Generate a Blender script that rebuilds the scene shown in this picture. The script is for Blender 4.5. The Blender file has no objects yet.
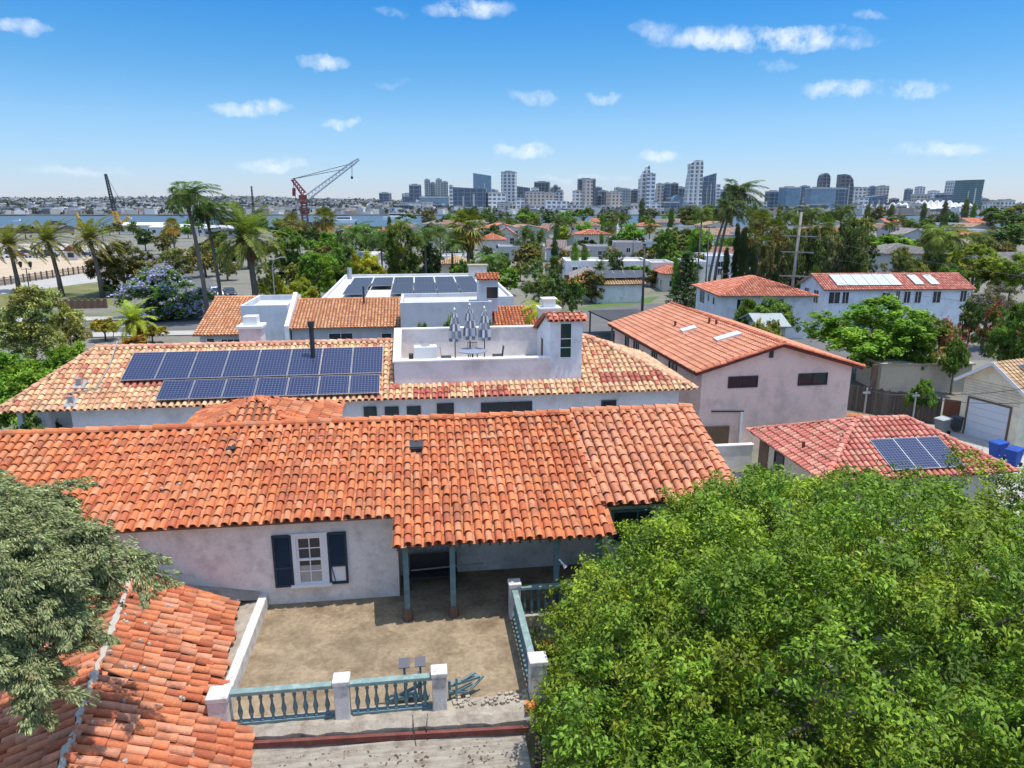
import bpy, bmesh, math, random
import numpy as np
from mathutils import Vector, Matrix

# ------------------------------------------------------------------ camera, light, exposure
scn = bpy.context.scene
COL = scn.collection
FOC = 711.0; PITCH = math.radians(14.1); HGT = 15.0; YAW = math.radians(7.5)
cam = bpy.data.cameras.new("camera"); camo = bpy.data.objects.new("camera", cam); COL.objects.link(camo)
cam.sensor_width = 36.0; cam.lens = FOC / 1024 * 36.0
cam.clip_start = 0.2; cam.clip_end = 12000
camo.location = (0, 0, HGT); camo.rotation_euler = (math.radians(90) - PITCH, 0, -YAW)
scn.camera = camo

SUN = Vector((0.235, -0.075, 0.97)).normalized()
sl = bpy.data.lights.new("sun", 'SUN'); slo = bpy.data.objects.new("sun", sl); COL.objects.link(slo)
sl.energy = 3.8; sl.angle = math.radians(0.55); sl.color = (1.0, 0.955, 0.88)
slo.rotation_euler = (-SUN).to_track_quat('-Z', 'Y').to_euler()
scn.view_settings.view_transform = 'Standard'; scn.view_settings.look = 'None'
scn.view_settings.gamma = 1.0; scn.view_settings.exposure = 0.30
scn.view_settings.use_curve_mapping = False
scn.cycles.max_bounces = 6; scn.cycles.transparent_max_bounces = 8; scn.cycles.volume_bounces = 0

def ray(px, py):
    dx = (px - 512) / FOC; dy = (384 - py) / FOC
    c, s = math.cos(PITCH), math.sin(PITCH)
    d = Vector((dx, c + dy * s, -s + dy * c))
    return Vector((d.x * math.cos(YAW) + d.y * math.sin(YAW), -d.x * math.sin(YAW) + d.y * math.cos(YAW), d.z))
CAMP = Vector((0, 0, HGT))
def at_z(px, py, z=0.0):
    d = ray(px, py); return CAMP + d * ((z - HGT) / d.z)
def at_y(px, py, y):
    d = ray(px, py); return CAMP + d * (y / d.y)
def at_plane(px, py, p, n):
    d = ray(px, py); p = Vector(p); n = Vector(n); return CAMP + d * ((p - CAMP).dot(n) / d.dot(n))
def at_d(px, py, D):
    """point on the ray at depth D along the camera's horizontal heading"""
    d = ray(px, py); k = d.x * math.sin(YAW) + d.y * math.cos(YAW); return CAMP + d * (D / k)
def pix(p):
    x, y, z = p; X = x * math.cos(YAW) - y * math.sin(YAW); Yc = x * math.sin(YAW) + y * math.cos(YAW)
    c, s = math.cos(PITCH), math.sin(PITCH); zz = z - HGT
    dep = Yc * c - zz * s; up = Yc * s + zz * c
    return (512 + FOC * X / dep, 384 - FOC * up / dep, dep)

# sky
world = bpy.data.worlds.new("World"); scn.world = world; world.use_nodes = True
wt = world.node_tree; wn = wt.nodes; wl = wt.links
for n in list(wn): wn.remove(n)
def wmath(op, a, b=None, clamp=False):
    n = wn.new('ShaderNodeMath'); n.operation = op; n.use_clamp = clamp
    for i, v in enumerate((a, b)):
        if v is None: continue
        if isinstance(v, (int, float)): n.inputs[i].default_value = v
        else: wl.new(v, n.inputs[i])
    return n.outputs[0]
sky = wn.new('ShaderNodeTexSky'); sky.sky_type = 'NISHITA'; sky.sun_disc = False
sky.sun_elevation = math.asin(SUN.z); sky.sun_rotation = math.atan2(SUN.x, SUN.y)
sky.air_density = 1.0; sky.dust_density = 0.15; sky.ozone_density = 3.0; sky.altitude = 0
tc = wn.new('ShaderNodeTexCoord')
nz = wn.new('ShaderNodeTexNoise'); nz.inputs['Scale'].default_value = 26; nz.inputs['Detail'].default_value = 6; nz.inputs['Roughness'].default_value = 0.62
wl.new(tc.outputs['Generated'], nz.inputs['Vector'])
sub = wn.new('ShaderNodeVectorMath'); sub.operation = 'SUBTRACT'; sub.inputs[1].default_value = (0.5, 0.5, 0.5)
wl.new(nz.outputs['Color'], sub.inputs[0])
scl = wn.new('ShaderNodeVectorMath'); scl.operation = 'SCALE'; scl.inputs['Scale'].default_value = 0.034
wl.new(sub.outputs[0], scl.inputs[0])
add = wn.new('ShaderNodeVectorMath'); add.operation = 'ADD'
wl.new(tc.outputs['Generated'], add.inputs[0]); wl.new(scl.outputs[0], add.inputs[1])
CLOUDS = [(470,8,46,11,1.0),(325,62,25,9,.9),(252,108,40,9,.9),(340,123,19,6,.75),(272,164,40,9,.95),(525,152,34,8,1.0),
          (535,96,26,9,.7),(605,98,20,6,.8),(762,39,104,13,1.25),(838,89,32,9,1.0),(905,89,36,9,1.0),(660,155,24,7,.95),(942,149,40,8,.75),
          (22,27,26,7,.7),(655,30,26,8,.6),(395,85,20,5,.45),(870,15,14,6,.5),(775,66,16,6,.45),(80,170,50,5,.4),(585,178,60,4,.4),(390,14,18,5,.5)]
acc = None
for (cx, cy, w, h, s) in CLOUDS:
    c = ray(cx, cy).normalized(); rr = ray(cx + 10, cy).normalized() - c; rr = (rr - c * rr.dot(c)).normalized(); uu = rr.cross(c)
    sx = 0.95 * w / FOC; sy = 0.85 * h / FOC
    def dot(v):
        n = wn.new('ShaderNodeVectorMath'); n.operation = 'DOT_PRODUCT'; n.inputs[1].default_value = v
        wl.new(add.outputs[0], n.inputs[0]); return n.outputs['Value']
    q = wmath('ADD', wmath('POWER', wmath('ABSOLUTE', dot(rr / sx)), 2.0), wmath('POWER', wmath('ABSOLUTE', dot(uu / sy)), 2.0))
    f = wmath('MULTIPLY', wmath('SUBTRACT', 1.0, q, True), s)
    f = wmath('MULTIPLY', f, wmath('GREATER_THAN', dot(c), 0.5))
    acc = f if acc is None else wmath('MAXIMUM', acc, f)
nz2 = wn.new('ShaderNodeTexNoise'); nz2.inputs['Scale'].default_value = 30; nz2.inputs['Detail'].default_value = 9; nz2.inputs['Roughness'].default_value = 0.68
wl.new(tc.outputs['Generated'], nz2.inputs['Vector'])
mm = wmath('MULTIPLY', acc, wmath('ADD', wmath('MULTIPLY', nz2.outputs['Fac'], 4.2), -1.45), True)
mm = wmath('MULTIPLY', mm, 0.72, True)
hs = wn.new('ShaderNodeHueSaturation'); hs.inputs['Saturation'].default_value = 1.0
wl.new(sky.outputs[0], hs.inputs['Color'])
mix = wn.new('ShaderNodeMix'); mix.data_type = 'RGBA'
mix.inputs[7].default_value = (5.6, 6.0, 6.4, 1)
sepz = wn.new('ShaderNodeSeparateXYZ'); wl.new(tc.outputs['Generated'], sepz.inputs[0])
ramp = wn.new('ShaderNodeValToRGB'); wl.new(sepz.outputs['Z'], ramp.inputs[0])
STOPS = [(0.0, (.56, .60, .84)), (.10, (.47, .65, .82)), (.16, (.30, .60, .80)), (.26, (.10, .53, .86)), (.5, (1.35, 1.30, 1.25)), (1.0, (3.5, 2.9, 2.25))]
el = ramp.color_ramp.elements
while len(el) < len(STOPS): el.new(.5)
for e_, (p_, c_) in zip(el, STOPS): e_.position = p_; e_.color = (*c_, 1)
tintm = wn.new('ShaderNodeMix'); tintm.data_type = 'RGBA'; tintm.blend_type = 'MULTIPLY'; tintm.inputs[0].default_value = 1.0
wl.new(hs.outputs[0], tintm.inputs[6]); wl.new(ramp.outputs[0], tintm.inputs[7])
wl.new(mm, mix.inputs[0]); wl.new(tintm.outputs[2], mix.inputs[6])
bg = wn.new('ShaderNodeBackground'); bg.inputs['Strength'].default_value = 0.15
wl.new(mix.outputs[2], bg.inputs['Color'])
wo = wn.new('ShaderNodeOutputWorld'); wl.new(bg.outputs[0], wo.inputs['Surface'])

# ------------------------------------------------------------------ object helpers
def thing(name, label, cat, loc=(0, 0, 0), rz=0.0, group=None):
    o = bpy.data.objects.new(name, None); COL.objects.link(o)
    o.empty_display_size = 0.3
    o.location = loc; o.rotation_euler = (0, 0, rz); o['label'] = label; o['category'] = cat
    if group: o['group'] = group
    return o
def tag(o, label, cat, group=None):
    o['label'] = label; o['category'] = cat
    if group: o['group'] = group
    return o
def link(name, me, parent=None):
    o = bpy.data.objects.new(name, me); COL.objects.link(o)
    if parent: o.parent = parent
    return o
def dup(root, loc, rz=0.0, label=None, scale=None, color=None, group=None):
    r = root.copy(); COL.objects.link(r); r.location = loc; r.rotation_euler = (0, 0, rz)
    if label: r['label'] = label
    if group: r['group'] = group
    if scale is not None: r.scale = scale
    for ch in list(root.children):
        c = ch.copy(); COL.objects.link(c); c.parent = r
        if color is not None and ch.get('tint'): c.color = color
        for g in list(ch.children):
            d = g.copy(); COL.objects.link(d); d.parent = c
    return r

class MB:
    def __init__(s): s.v = []; s.f = []; s.c = []
    def face(s, pts, col=None):
        i = len(s.v); s.v.extend([tuple(p) for p in pts]); s.f.append(tuple(range(i, i + len(pts)))); s.c.append(col)
        return s
    def raw(s, verts, faces, col=None):
        i = len(s.v); s.v.extend([tuple(p) for p in verts])
        for f in faces: s.f.append(tuple(i + k for k in f)); s.c.append(col)
        return s
    def ob(s, c, ax, ay, az, col=None):
        c, ax, ay, az = map(Vector, (c, ax, ay, az))
        if ax.cross(ay).dot(az) < 0: ax = -ax
        P = [c + ax * i + ay * j + az * k for k in (-1, 1) for j in (-1, 1) for i in (-1, 1)]
        return s.raw(P, [(0, 2, 3, 1), (4, 5, 7, 6), (0, 1, 5, 4), (2, 6, 7, 3), (0, 4, 6, 2), (1, 3, 7, 5)], col)
    def box(s, x0, x1, y0, y1, z0, z1, col=None):
        return s.ob(((x0 + x1) / 2, (y0 + y1) / 2, (z0 + z1) / 2), ((x1 - x0) / 2, 0, 0), (0, (y1 - y0) / 2, 0), (0, 0, (z1 - z0) / 2), col)
    def bar(s, p0, p1, w, h=None, up=(0, 0, 1), col=None):
        p0, p1 = Vector(p0), Vector(p1); d = p1 - p0; L = d.length; d = d / L; up = Vector(up)
        if abs(d.dot(up)) > 0.97: up = Vector((1, 0, 0))
        r = d.cross(up).normalized(); u = r.cross(d)
        return s.ob((p0 + p1) / 2, r * w / 2, d * L / 2, u * (h or w) / 2, col)
    def tube(s, pts, rad, n=8, caps=True, col=None):
        pts = [Vector(p) for p in pts]
        if not hasattr(rad, '__len__'): rad = [rad] * len(pts)
        base = len(s.v); ref = Vector((0, 0, 1))
        for i, p in enumerate(pts):
            d = (pts[min(i + 1, len(pts) - 1)] - pts[max(i - 1, 0)]).normalized()
            rf = ref if abs(d.dot(ref)) < 0.95 else Vector((0, 1, 0))
            a = d.cross(rf).normalized(); b = a.cross(d)
            for k in range(n):
                t = 2 * math.pi * k / n; s.v.append(tuple(p + (a * math.cos(t) + b * math.sin(t)) * rad[i]))
        for i in range(len(pts) - 1):
            for k in range(n):
                k2 = (k + 1) % n
                s.f.append((base + i * n + k, base + i * n + k2, base + (i + 1) * n + k2, base + (i + 1) * n + k)); s.c.append(col)
        if caps:
            s.f.append(tuple(base + k for k in reversed(range(n)))); s.c.append(col)
            e = base + (len(pts) - 1) * n; s.f.append(tuple(e + k for k in range(n))); s.c.append(col)
        return s
    def lathe(s, c, prof, n=10, col=None):
        return s.tube([Vector(c) + Vector((0, 0, z)) for r, z in prof], [r for r, z in prof], n, True, col)
    def prism(s, poly, axis, t0, t1, col=None):
        """poly in 2D; axis 'z': (x,y) poly; 'y': (x,z) poly extruded along y; 'x': (y,z) poly extruded along x"""
        def P(a, b, t): return {'z': (a, b, t), 'y': (a, t, b), 'x': (t, a, b)}[axis]
        n = len(poly); A = [P(a, b, t0) for a, b in poly]; B = [P(a, b, t1) for a, b in poly]
        s.raw(A + B, [tuple(reversed(range(n))), tuple(range(n, 2 * n))] + [(i, (i + 1) % n, n + (i + 1) % n, n + i) for i in range(n)], col)
        return s
    def mesh(s, name, mat, smooth=False):
        me = bpy.data.meshes.new(name); me.from_pydata(s.v, [], s.f); me.materials.append(mat)
        if any(c is not None for c in s.c):
            at = me.color_attributes.new('Col', 'FLOAT_COLOR', 'CORNER')
            arr = []
            for f, c in zip(s.f, s.c):
                c = c or (1, 1, 1); arr.extend([c[0], c[1], c[2], 1.0] * len(f))
            at.data.foreach_set('color', arr)
        if smooth: me.polygons.foreach_set('use_smooth', [True] * len(s.f))
        me.update(); return me
    def build(s, name, mat, parent=None, smooth=False, bevel=0.0):
        o = link(name, s.mesh(name, mat, smooth), parent)
        if bevel:
            m = o.modifiers.new('bevel', 'BEVEL'); m.width = bevel; m.segments = 2; m.limit_method = 'ANGLE'
        return o

# ------------------------------------------------------------------ materials
MATS = {}
def nodes(name):
    m = bpy.data.materials.new(name); m.use_nodes = True; t = m.node_tree
    for n in list(t.nodes): t.nodes.remove(n)
    return m, t
def mnode(t, typ, **kw):
    n = t.nodes.new(typ)
    for k, v in kw.items(): setattr(n, k, v)
    return n
def surf(name, c, rough=0.8, var=0.15, scale=3.0, stain=0.0, stain_c=(0.1, 0.08, 0.06), stain_scale=0.6, bump=0.0, bscale=30, metal=0.0,
         spec=0.4, tint=False, attr=False, emit=0.0, stretch=(1, 1, 1), fine=0.0):
    """one procedural surface: base colour (x object tint or face colour) with mottling, blotchy stains, bump"""
    if name in MATS: return MATS[name]
    m, t = nodes(name); L = t.links
    out = mnode(t, 'ShaderNodeOutputMaterial'); b = mnode(t, 'ShaderNodeBsdfPrincipled')
    L.new(b.outputs[0], out.inputs[0])
    b.inputs['Roughness'].default_value = rough; b.inputs['Metallic'].default_value = metal
    b.inputs['Specular IOR Level'].default_value = spec
    tcn = mnode(t, 'ShaderNodeTexCoord'); mp = mnode(t, 'ShaderNodeMapping'); mp.inputs['Scale'].default_value = stretch
    L.new(tcn.outputs['Object'], mp.inputs[0])
    def noise(sc, det=5, rg=0.6):
        n = mnode(t, 'ShaderNodeTexNoise'); n.inputs['Scale'].default_value = sc; n.inputs['Detail'].default_value = det
        n.inputs['Roughness'].default_value = rg; L.new(mp.outputs[0], n.inputs['Vector']); return n.outputs['Fac']
    def mrange(x, a, bb, c0, d):
        n = mnode(t, 'ShaderNodeMapRange'); L.new(x, n.inputs[0])
        for i, v in enumerate((a, bb, c0, d)): n.inputs[i + 1].default_value = v
        return n.outputs[0]
    def mul(a, bb):
        n = mnode(t, 'ShaderNodeMix', data_type='RGBA', blend_type='MULTIPLY'); n.inputs[0].default_value = 1
        for i, v in ((6, a), (7, bb)):
            if isinstance(v, tuple): n.inputs[i].default_value = (*v, 1)
            else: L.new(v, n.inputs[i])
        return n.outputs[2]
    col = (c[0], c[1], c[2])
    if tint:
        oi = mnode(t, 'ShaderNodeObjectInfo'); col = mul(oi.outputs['Color'], col)
    if attr:
        a = mnode(t, 'ShaderNodeAttribute'); a.attribute_name = 'Col'; col = mul(a.outputs['Color'], col)
    if var:
        cmb = mnode(t, 'ShaderNodeCombineColor'); x = mrange(noise(scale), 0.25, 0.75, 1 - var, 1 + var)
        for i in range(3): L.new(x, cmb.inputs[i])
        col = mul(cmb.outputs[0], col)
    if fine:
        cmb = mnode(t, 'ShaderNodeCombineColor'); x = mrange(noise(scale * 9, 4, .75), 0.3, 0.7, 1 - fine, 1 + fine)
        for i in range(3): L.new(x, cmb.inputs[i])
        col = mul(cmb.outputs[0], col)
    if stain:
        mx = mnode(t, 'ShaderNodeMix', data_type='RGBA'); L.new(mrange(noise(stain_scale, 9, .68), 0.48, 0.7, 0, stain), mx.inputs[0])
        if isinstance(col, tuple): mx.inputs[6].default_value = (*col, 1)
        else: L.new(col, mx.inputs[6])
        mx.inputs[7].default_value = (*stain_c, 1); col = mx.outputs[2]
    if isinstance(col, tuple): b.inputs['Base Color'].default_value = (*col, 1)
    else: L.new(col, b.inputs['Base Color'])
    if bump:
        bp = mnode(t, 'ShaderNodeBump'); bp.inputs['Strength'].default_value = bump; bp.inputs['Distance'].default_value = 0.03
        L.new(noise(bscale, 6, .65), bp.inputs['Height']); L.new(bp.outputs[0], b.inputs['Normal'])
    MATS[name] = m; return m

def leafmat(name, rough=0.6, trans=0.3, spec=0.14):
    if name in MATS: return MATS[name]
    m, t = nodes(name); L = t.links
    out = mnode(t, 'ShaderNodeOutputMaterial'); b = mnode(t, 'ShaderNodeBsdfPrincipled'); tr = mnode(t, 'ShaderNodeBsdfTranslucent'); ms = mnode(t, 'ShaderNodeMixShader')
    b.inputs['Roughness'].default_value = rough; b.inputs['Specular IOR Level'].default_value = spec
    a = mnode(t, 'ShaderNodeAttribute'); a.attribute_name = 'Col'; oi = mnode(t, 'ShaderNodeObjectInfo')
    n = mnode(t, 'ShaderNodeMix', data_type='RGBA', blend_type='MULTIPLY'); n.inputs[0].default_value = 1
    L.new(a.outputs['Color'], n.inputs[6]); L.new(oi.outputs['Color'], n.inputs[7])
    L.new(n.outputs[2], b.inputs['Base Color'])
    br = mnode(t, 'ShaderNodeMix', data_type='RGBA', blend_type='MULTIPLY'); br.inputs[0].default_value = 1
    L.new(n.outputs[2], br.inputs[6]); br.inputs[7].default_value = (1.2, 1.3, 0.4, 1); L.new(br.outputs[2], tr.inputs['Color'])
    ms.inputs[0].default_value = trans
    L.new(b.outputs[0], ms.inputs[1]); L.new(tr.outputs[0], ms.inputs[2]); L.new(ms.outputs[0], out.inputs[0])
    MATS[name] = m; return m

def grid_mat(name, cell, line, px, pz, lw, rough=0.2, metal=0.0, lw2=None, px2=None, line2=None, var=0.1, axis2='Y', tint=False):
    """regular grid of thin lines in object coordinates (x and y or z) over a mottled base: solar cells, panes"""
    if name in MATS: return MATS[name]
    m, t = nodes(name); L = t.links
    out = mnode(t, 'ShaderNodeOutputMaterial'); b = mnode(t, 'ShaderNodeBsdfPrincipled'); L.new(b.outputs[0], out.inputs[0])
    b.inputs['Roughness'].default_value = rough; b.inputs['Metallic'].default_value = metal
    tcn = mnode(t, 'ShaderNodeTexCoord'); sp = mnode(t, 'ShaderNodeSeparateXYZ'); L.new(tcn.outputs['Object'], sp.inputs[0])
    def M(op, a, bb):
        n = mnode(t, 'ShaderNodeMath', operation=op)
        for i, v in enumerate((a, bb)):
            if isinstance(v, (int, float)): n.inputs[i].default_value = v
            else: L.new(v, n.inputs[i])
        return n.outputs[0]
    def ln(ax, per, w): return M('LESS_THAN', M('FRACT', M('DIVIDE', M('ADD', sp.outputs[ax], 500 * per), per), 0), w / per)
    f = M('MAXIMUM', ln('X', px, lw), ln(axis2, pz, lw2 or lw))
    nzn = mnode(t, 'ShaderNodeTexNoise'); nzn.inputs['Scale'].default_value = 2.0; L.new(tcn.outputs['Object'], nzn.inputs['Vector'])
    mx0 = mnode(t, 'ShaderNodeMix', data_type='RGBA'); L.new(nzn.outputs['Fac'], mx0.inputs[0])
    mx0.inputs[6].default_value = (*[k * (1 - var) for k in cell], 1); mx0.inputs[7].default_value = (*[k * (1 + var) for k in cell], 1)
    mx = mnode(t, 'ShaderNodeMix', data_type='RGBA'); L.new(f, mx.inputs[0]); L.new(mx0.outputs[2], mx.inputs[6]); mx.inputs[7].default_value = (*line, 1)
    if tint:
        oi = mnode(t, 'ShaderNodeObjectInfo'); mu = mnode(t, 'ShaderNodeMix', data_type='RGBA', blend_type='MULTIPLY'); mu.inputs[0].default_value = 1
        L.new(mx.outputs[2], mu.inputs[6]); L.new(oi.outputs['Color'], mu.inputs[7]); L.new(mu.outputs[2], b.inputs['Base Color'])
    else: L.new(mx.outputs[2], b.inputs['Base Color'])
    MATS[name] = m; return m

M_TILE = surf('terracotta_tile', (1, 1, 1), 0.85, 0.18, 2.5, 0.6, (0.19, 0.105, 0.07), 1.5, 0.25, 40, spec=0.25, attr=True, fine=0.14)
M_TILE_OLD = surf('weathered_clay_tile', (1, 1, 1), 0.88, 0.2, 2.0, 0.7, (0.23, 0.12, 0.075), 1.7, 0.35, 40, spec=0.2, attr=True, fine=0.2)
M_TILE_FAR = surf('clay_tile_distant', (1, 1, 1), 0.85, 0.12, 0.8, 0.3, (0.25, 0.12, 0.08), 0.7, spec=0.2, attr=True)
M_STUCCO = surf('stucco', (1, 1, 1), 0.9, 0.07, 0.9, 0.45, (0.36, 0.31, 0.27), 0.8, 0.25, 60, spec=0.15, tint=True, fine=0.05)
M_STUCCO_OLD = surf('old_plaster', (0.82, 0.75, 0.68), 0.92, 0.12, 1.3, 0.55, (0.34, 0.28, 0.22), 1.6, 0.5, 18, spec=0.1, fine=0.08)
M_CONC = surf('weathered_concrete', (0.37, 0.32, 0.26), 0.92, 0.22, 1.8, 0.7, (0.16, 0.12, 0.085), 2.6, 0.4, 25, spec=0.15, fine=0.16)
M_TERR = surf('terrace_screed', (0.275, 0.21, 0.135), 0.95, 0.3, 0.8, 0.9, (0.145, 0.10, 0.062), 1.3, 0.4, 18, spec=0.08, fine=0.26)
M_WHITE = surf('white_paint', (0.80, 0.79, 0.77), 0.7, 0.06, 2, 0.3, (0.45, 0.42, 0.38), 2.0, 0.1, 40, fine=0.04)
M_TEAL = surf('faded_teal_paint', (0.115, 0.195, 0.21), 0.65, 0.2, 4, 0.5, (0.26, 0.33, 0.32), 5, 0.15, 40, fine=0.1)
M_OLDWHITE = surf('chipped_white_paint', (0.66, 0.63, 0.59), 0.85, 0.12, 3, 0.75, (0.30, 0.23, 0.17), 3.2, 0.4, 30, fine=0.12)
M_TEALLT = surf('pale_teal_paint', (0.185, 0.27, 0.25), 0.7, 0.2, 4, 0.5, (0.5, 0.55, 0.5), 5, 0.15, 40, fine=0.12)
M_NAVY = surf('navy_shutter_paint', (0.018, 0.035, 0.055), 0.6, 0.2, 3)
M_WOOD = surf('dark_weathered_wood', (0.115, 0.095, 0.08), 0.9, 0.3, 3.5, 0.5, (0.2, 0.17, 0.145), 3, 0.3, 30, stretch=(1, 1, 0.15), fine=0.15)
M_BROWN = surf('brown_timber', (0.16, 0.10, 0.065), 0.85, 0.2, 3, fine=0.1)
M_BARK = surf('bark', (0.16, 0.125, 0.095), 0.95, 0.3, 3, bump=0.5, bscale=14, stretch=(1, 1, 0.4), fine=0.15)
M_PALMBARK = surf('palm_bark', (0.15, 0.125, 0.105), 0.95, 0.3, 5, bump=0.6, bscale=8, stretch=(0.4, 0.4, 2.2))
M_GLASS = surf('dark_window_glass', (0.025, 0.033, 0.04), 0.08, 0.3, 1.0, spec=0.6)
M_GLASSG = surf('green_tinted_glass', (0.02, 0.05, 0.048), 0.1, 0.2, 1.0, spec=0.6)
M_ROOFGREY = surf('flat_roof_membrane', (0.5, 0.49, 0.47), 0.9, 0.15, 0.5, 0.4, (0.3, 0.28, 0.26), 0.35, fine=0.1)
M_DKROOF = surf('dark_felt_roof', (0.055, 0.053, 0.055), 0.9, 0.2, 0.8, 0.3, (0.12, 0.11, 0.1), 0.6, fine=0.1)
M_ASPH = surf('asphalt', (0.13, 0.125, 0.12), 0.9, 0.15, 0.3, 0.35, (0.085, 0.08, 0.078), 0.25, fine=0.1)
M_PAVE = surf('concrete_paving', (0.40, 0.375, 0.34), 0.9, 0.13, 0.35, 0.4, (0.26, 0.235, 0.2), 0.3, fine=0.08)
M_SAND = surf('sandy_lot', (0.48, 0.37, 0.25), 0.95, 0.15, 0.12, 0.5, (0.36, 0.28, 0.19), 0.1, fine=0.1)
M_GRASS = surf('dry_lawn', (0.145, 0.15, 0.05), 0.95, 0.3, 0.3, 0.7, (0.27, 0.20, 0.09), 0.16, fine=0.2)
M_LAWN = surf('green_lawn', (0.09, 0.15, 0.035), 0.95, 0.25, 0.5, 0.4, (0.16, 0.16, 0.05), 0.4, fine=0.2)
M_SOIL = surf('town_ground', (0.20, 0.185, 0.15), 0.95, 0.25, 0.06, 0.95, (0.075, 0.095, 0.035), 0.06, fine=0.2)
M_METAL = surf('galvanised_metal', (0.42, 0.42, 0.42), 0.5, 0.15, 3, metal=0.6)
M_DKMETAL = surf('dark_metal', (0.05, 0.05, 0.055), 0.5, 0.2, 3, metal=0.3)
M_MAROON = surf('maroon_fascia', (0.16, 0.045, 0.035), 0.8, 0.25, 2.5, 0.5, (0.26, 0.13, 0.1), 3, fine=0.12)
M_CORR = surf('weathered_sheet_roof', (0.33, 0.29, 0.235), 0.85, 0.18, 2, 0.85, (0.14, 0.095, 0.06), 2.3, 0.2, 30, fine=0.14, stretch=(1, 2.2, 1))
M_PAINT = surf('painted_surface', (1, 1, 1), 0.6, 0.08, 1.2, tint=True, fine=0.04)
M_CARPAINT = surf('car_paint', (1, 1, 1), 0.25, 0.03, 1.0, tint=True, spec=0.6)
M_RUBBER = surf('tyre_rubber', (0.02, 0.02, 0.02), 0.9, 0.2, 4)
M_CELL = grid_mat('solar_cells', (0.010, 0.015, 0.062), (0.17, 0.20, 0.27), 0.1635, 0.166, 0.014, 0.28)
M_CELLDK = grid_mat('dark_solar_cells', (0.035, 0.042, 0.06), (0.12, 0.13, 0.15), 0.33, 0.33, 0.02, 0.5)
M_LEAF = leafmat('leaf'); M_LEAFDRY = leafmat('dull_leaf', 0.7, 0.18, 0.2)
# ------------------------------------------------------------------ tile roofs, windows, generic houses
R = random.Random(7)
def lerp(a, b, t): return tuple(a[i] + (b[i] - a[i]) * t for i in range(3))
PAL_ORANGE = [(0.55, 0.175, 0.070), (0.62, 0.215, 0.09), (0.49, 0.14, 0.058), (0.59, 0.24, 0.12), (0.45, 0.13, 0.062), (0.57, 0.185, 0.075)]
PAL_OLD = [(0.52, 0.165, 0.075), (0.60, 0.21, 0.095), (0.44, 0.125, 0.06), (0.56, 0.21, 0.11), (0.60, 0.26, 0.15)]
PAL_CREAM = [(0.66, 0.40, 0.215), (0.72, 0.49, 0.285), (0.60, 0.32, 0.18), (0.68, 0.44, 0.235), (0.57, 0.27, 0.15), (0.70, 0.42, 0.27)]
PAL_RED = [(0.42, 0.115, 0.08), (0.46, 0.14, 0.10)]
PAL_PINK = [(0.60, 0.255, 0.15), (0.63, 0.285, 0.175), (0.56, 0.23, 0.135)]
PAL_SALMON = [(0.56, 0.19, 0.14), (0.60, 0.22, 0.165), (0.52, 0.165, 0.12), (0.63, 0.30, 0.21)]
def palfn(pal, rnd, var=0.12):
    def f(a, b):
        c = rnd.choice(pal); k = 1 + rnd.uniform(-var, var); return (c[0] * k, c[1] * k, c[2] * k)
    return f

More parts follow.
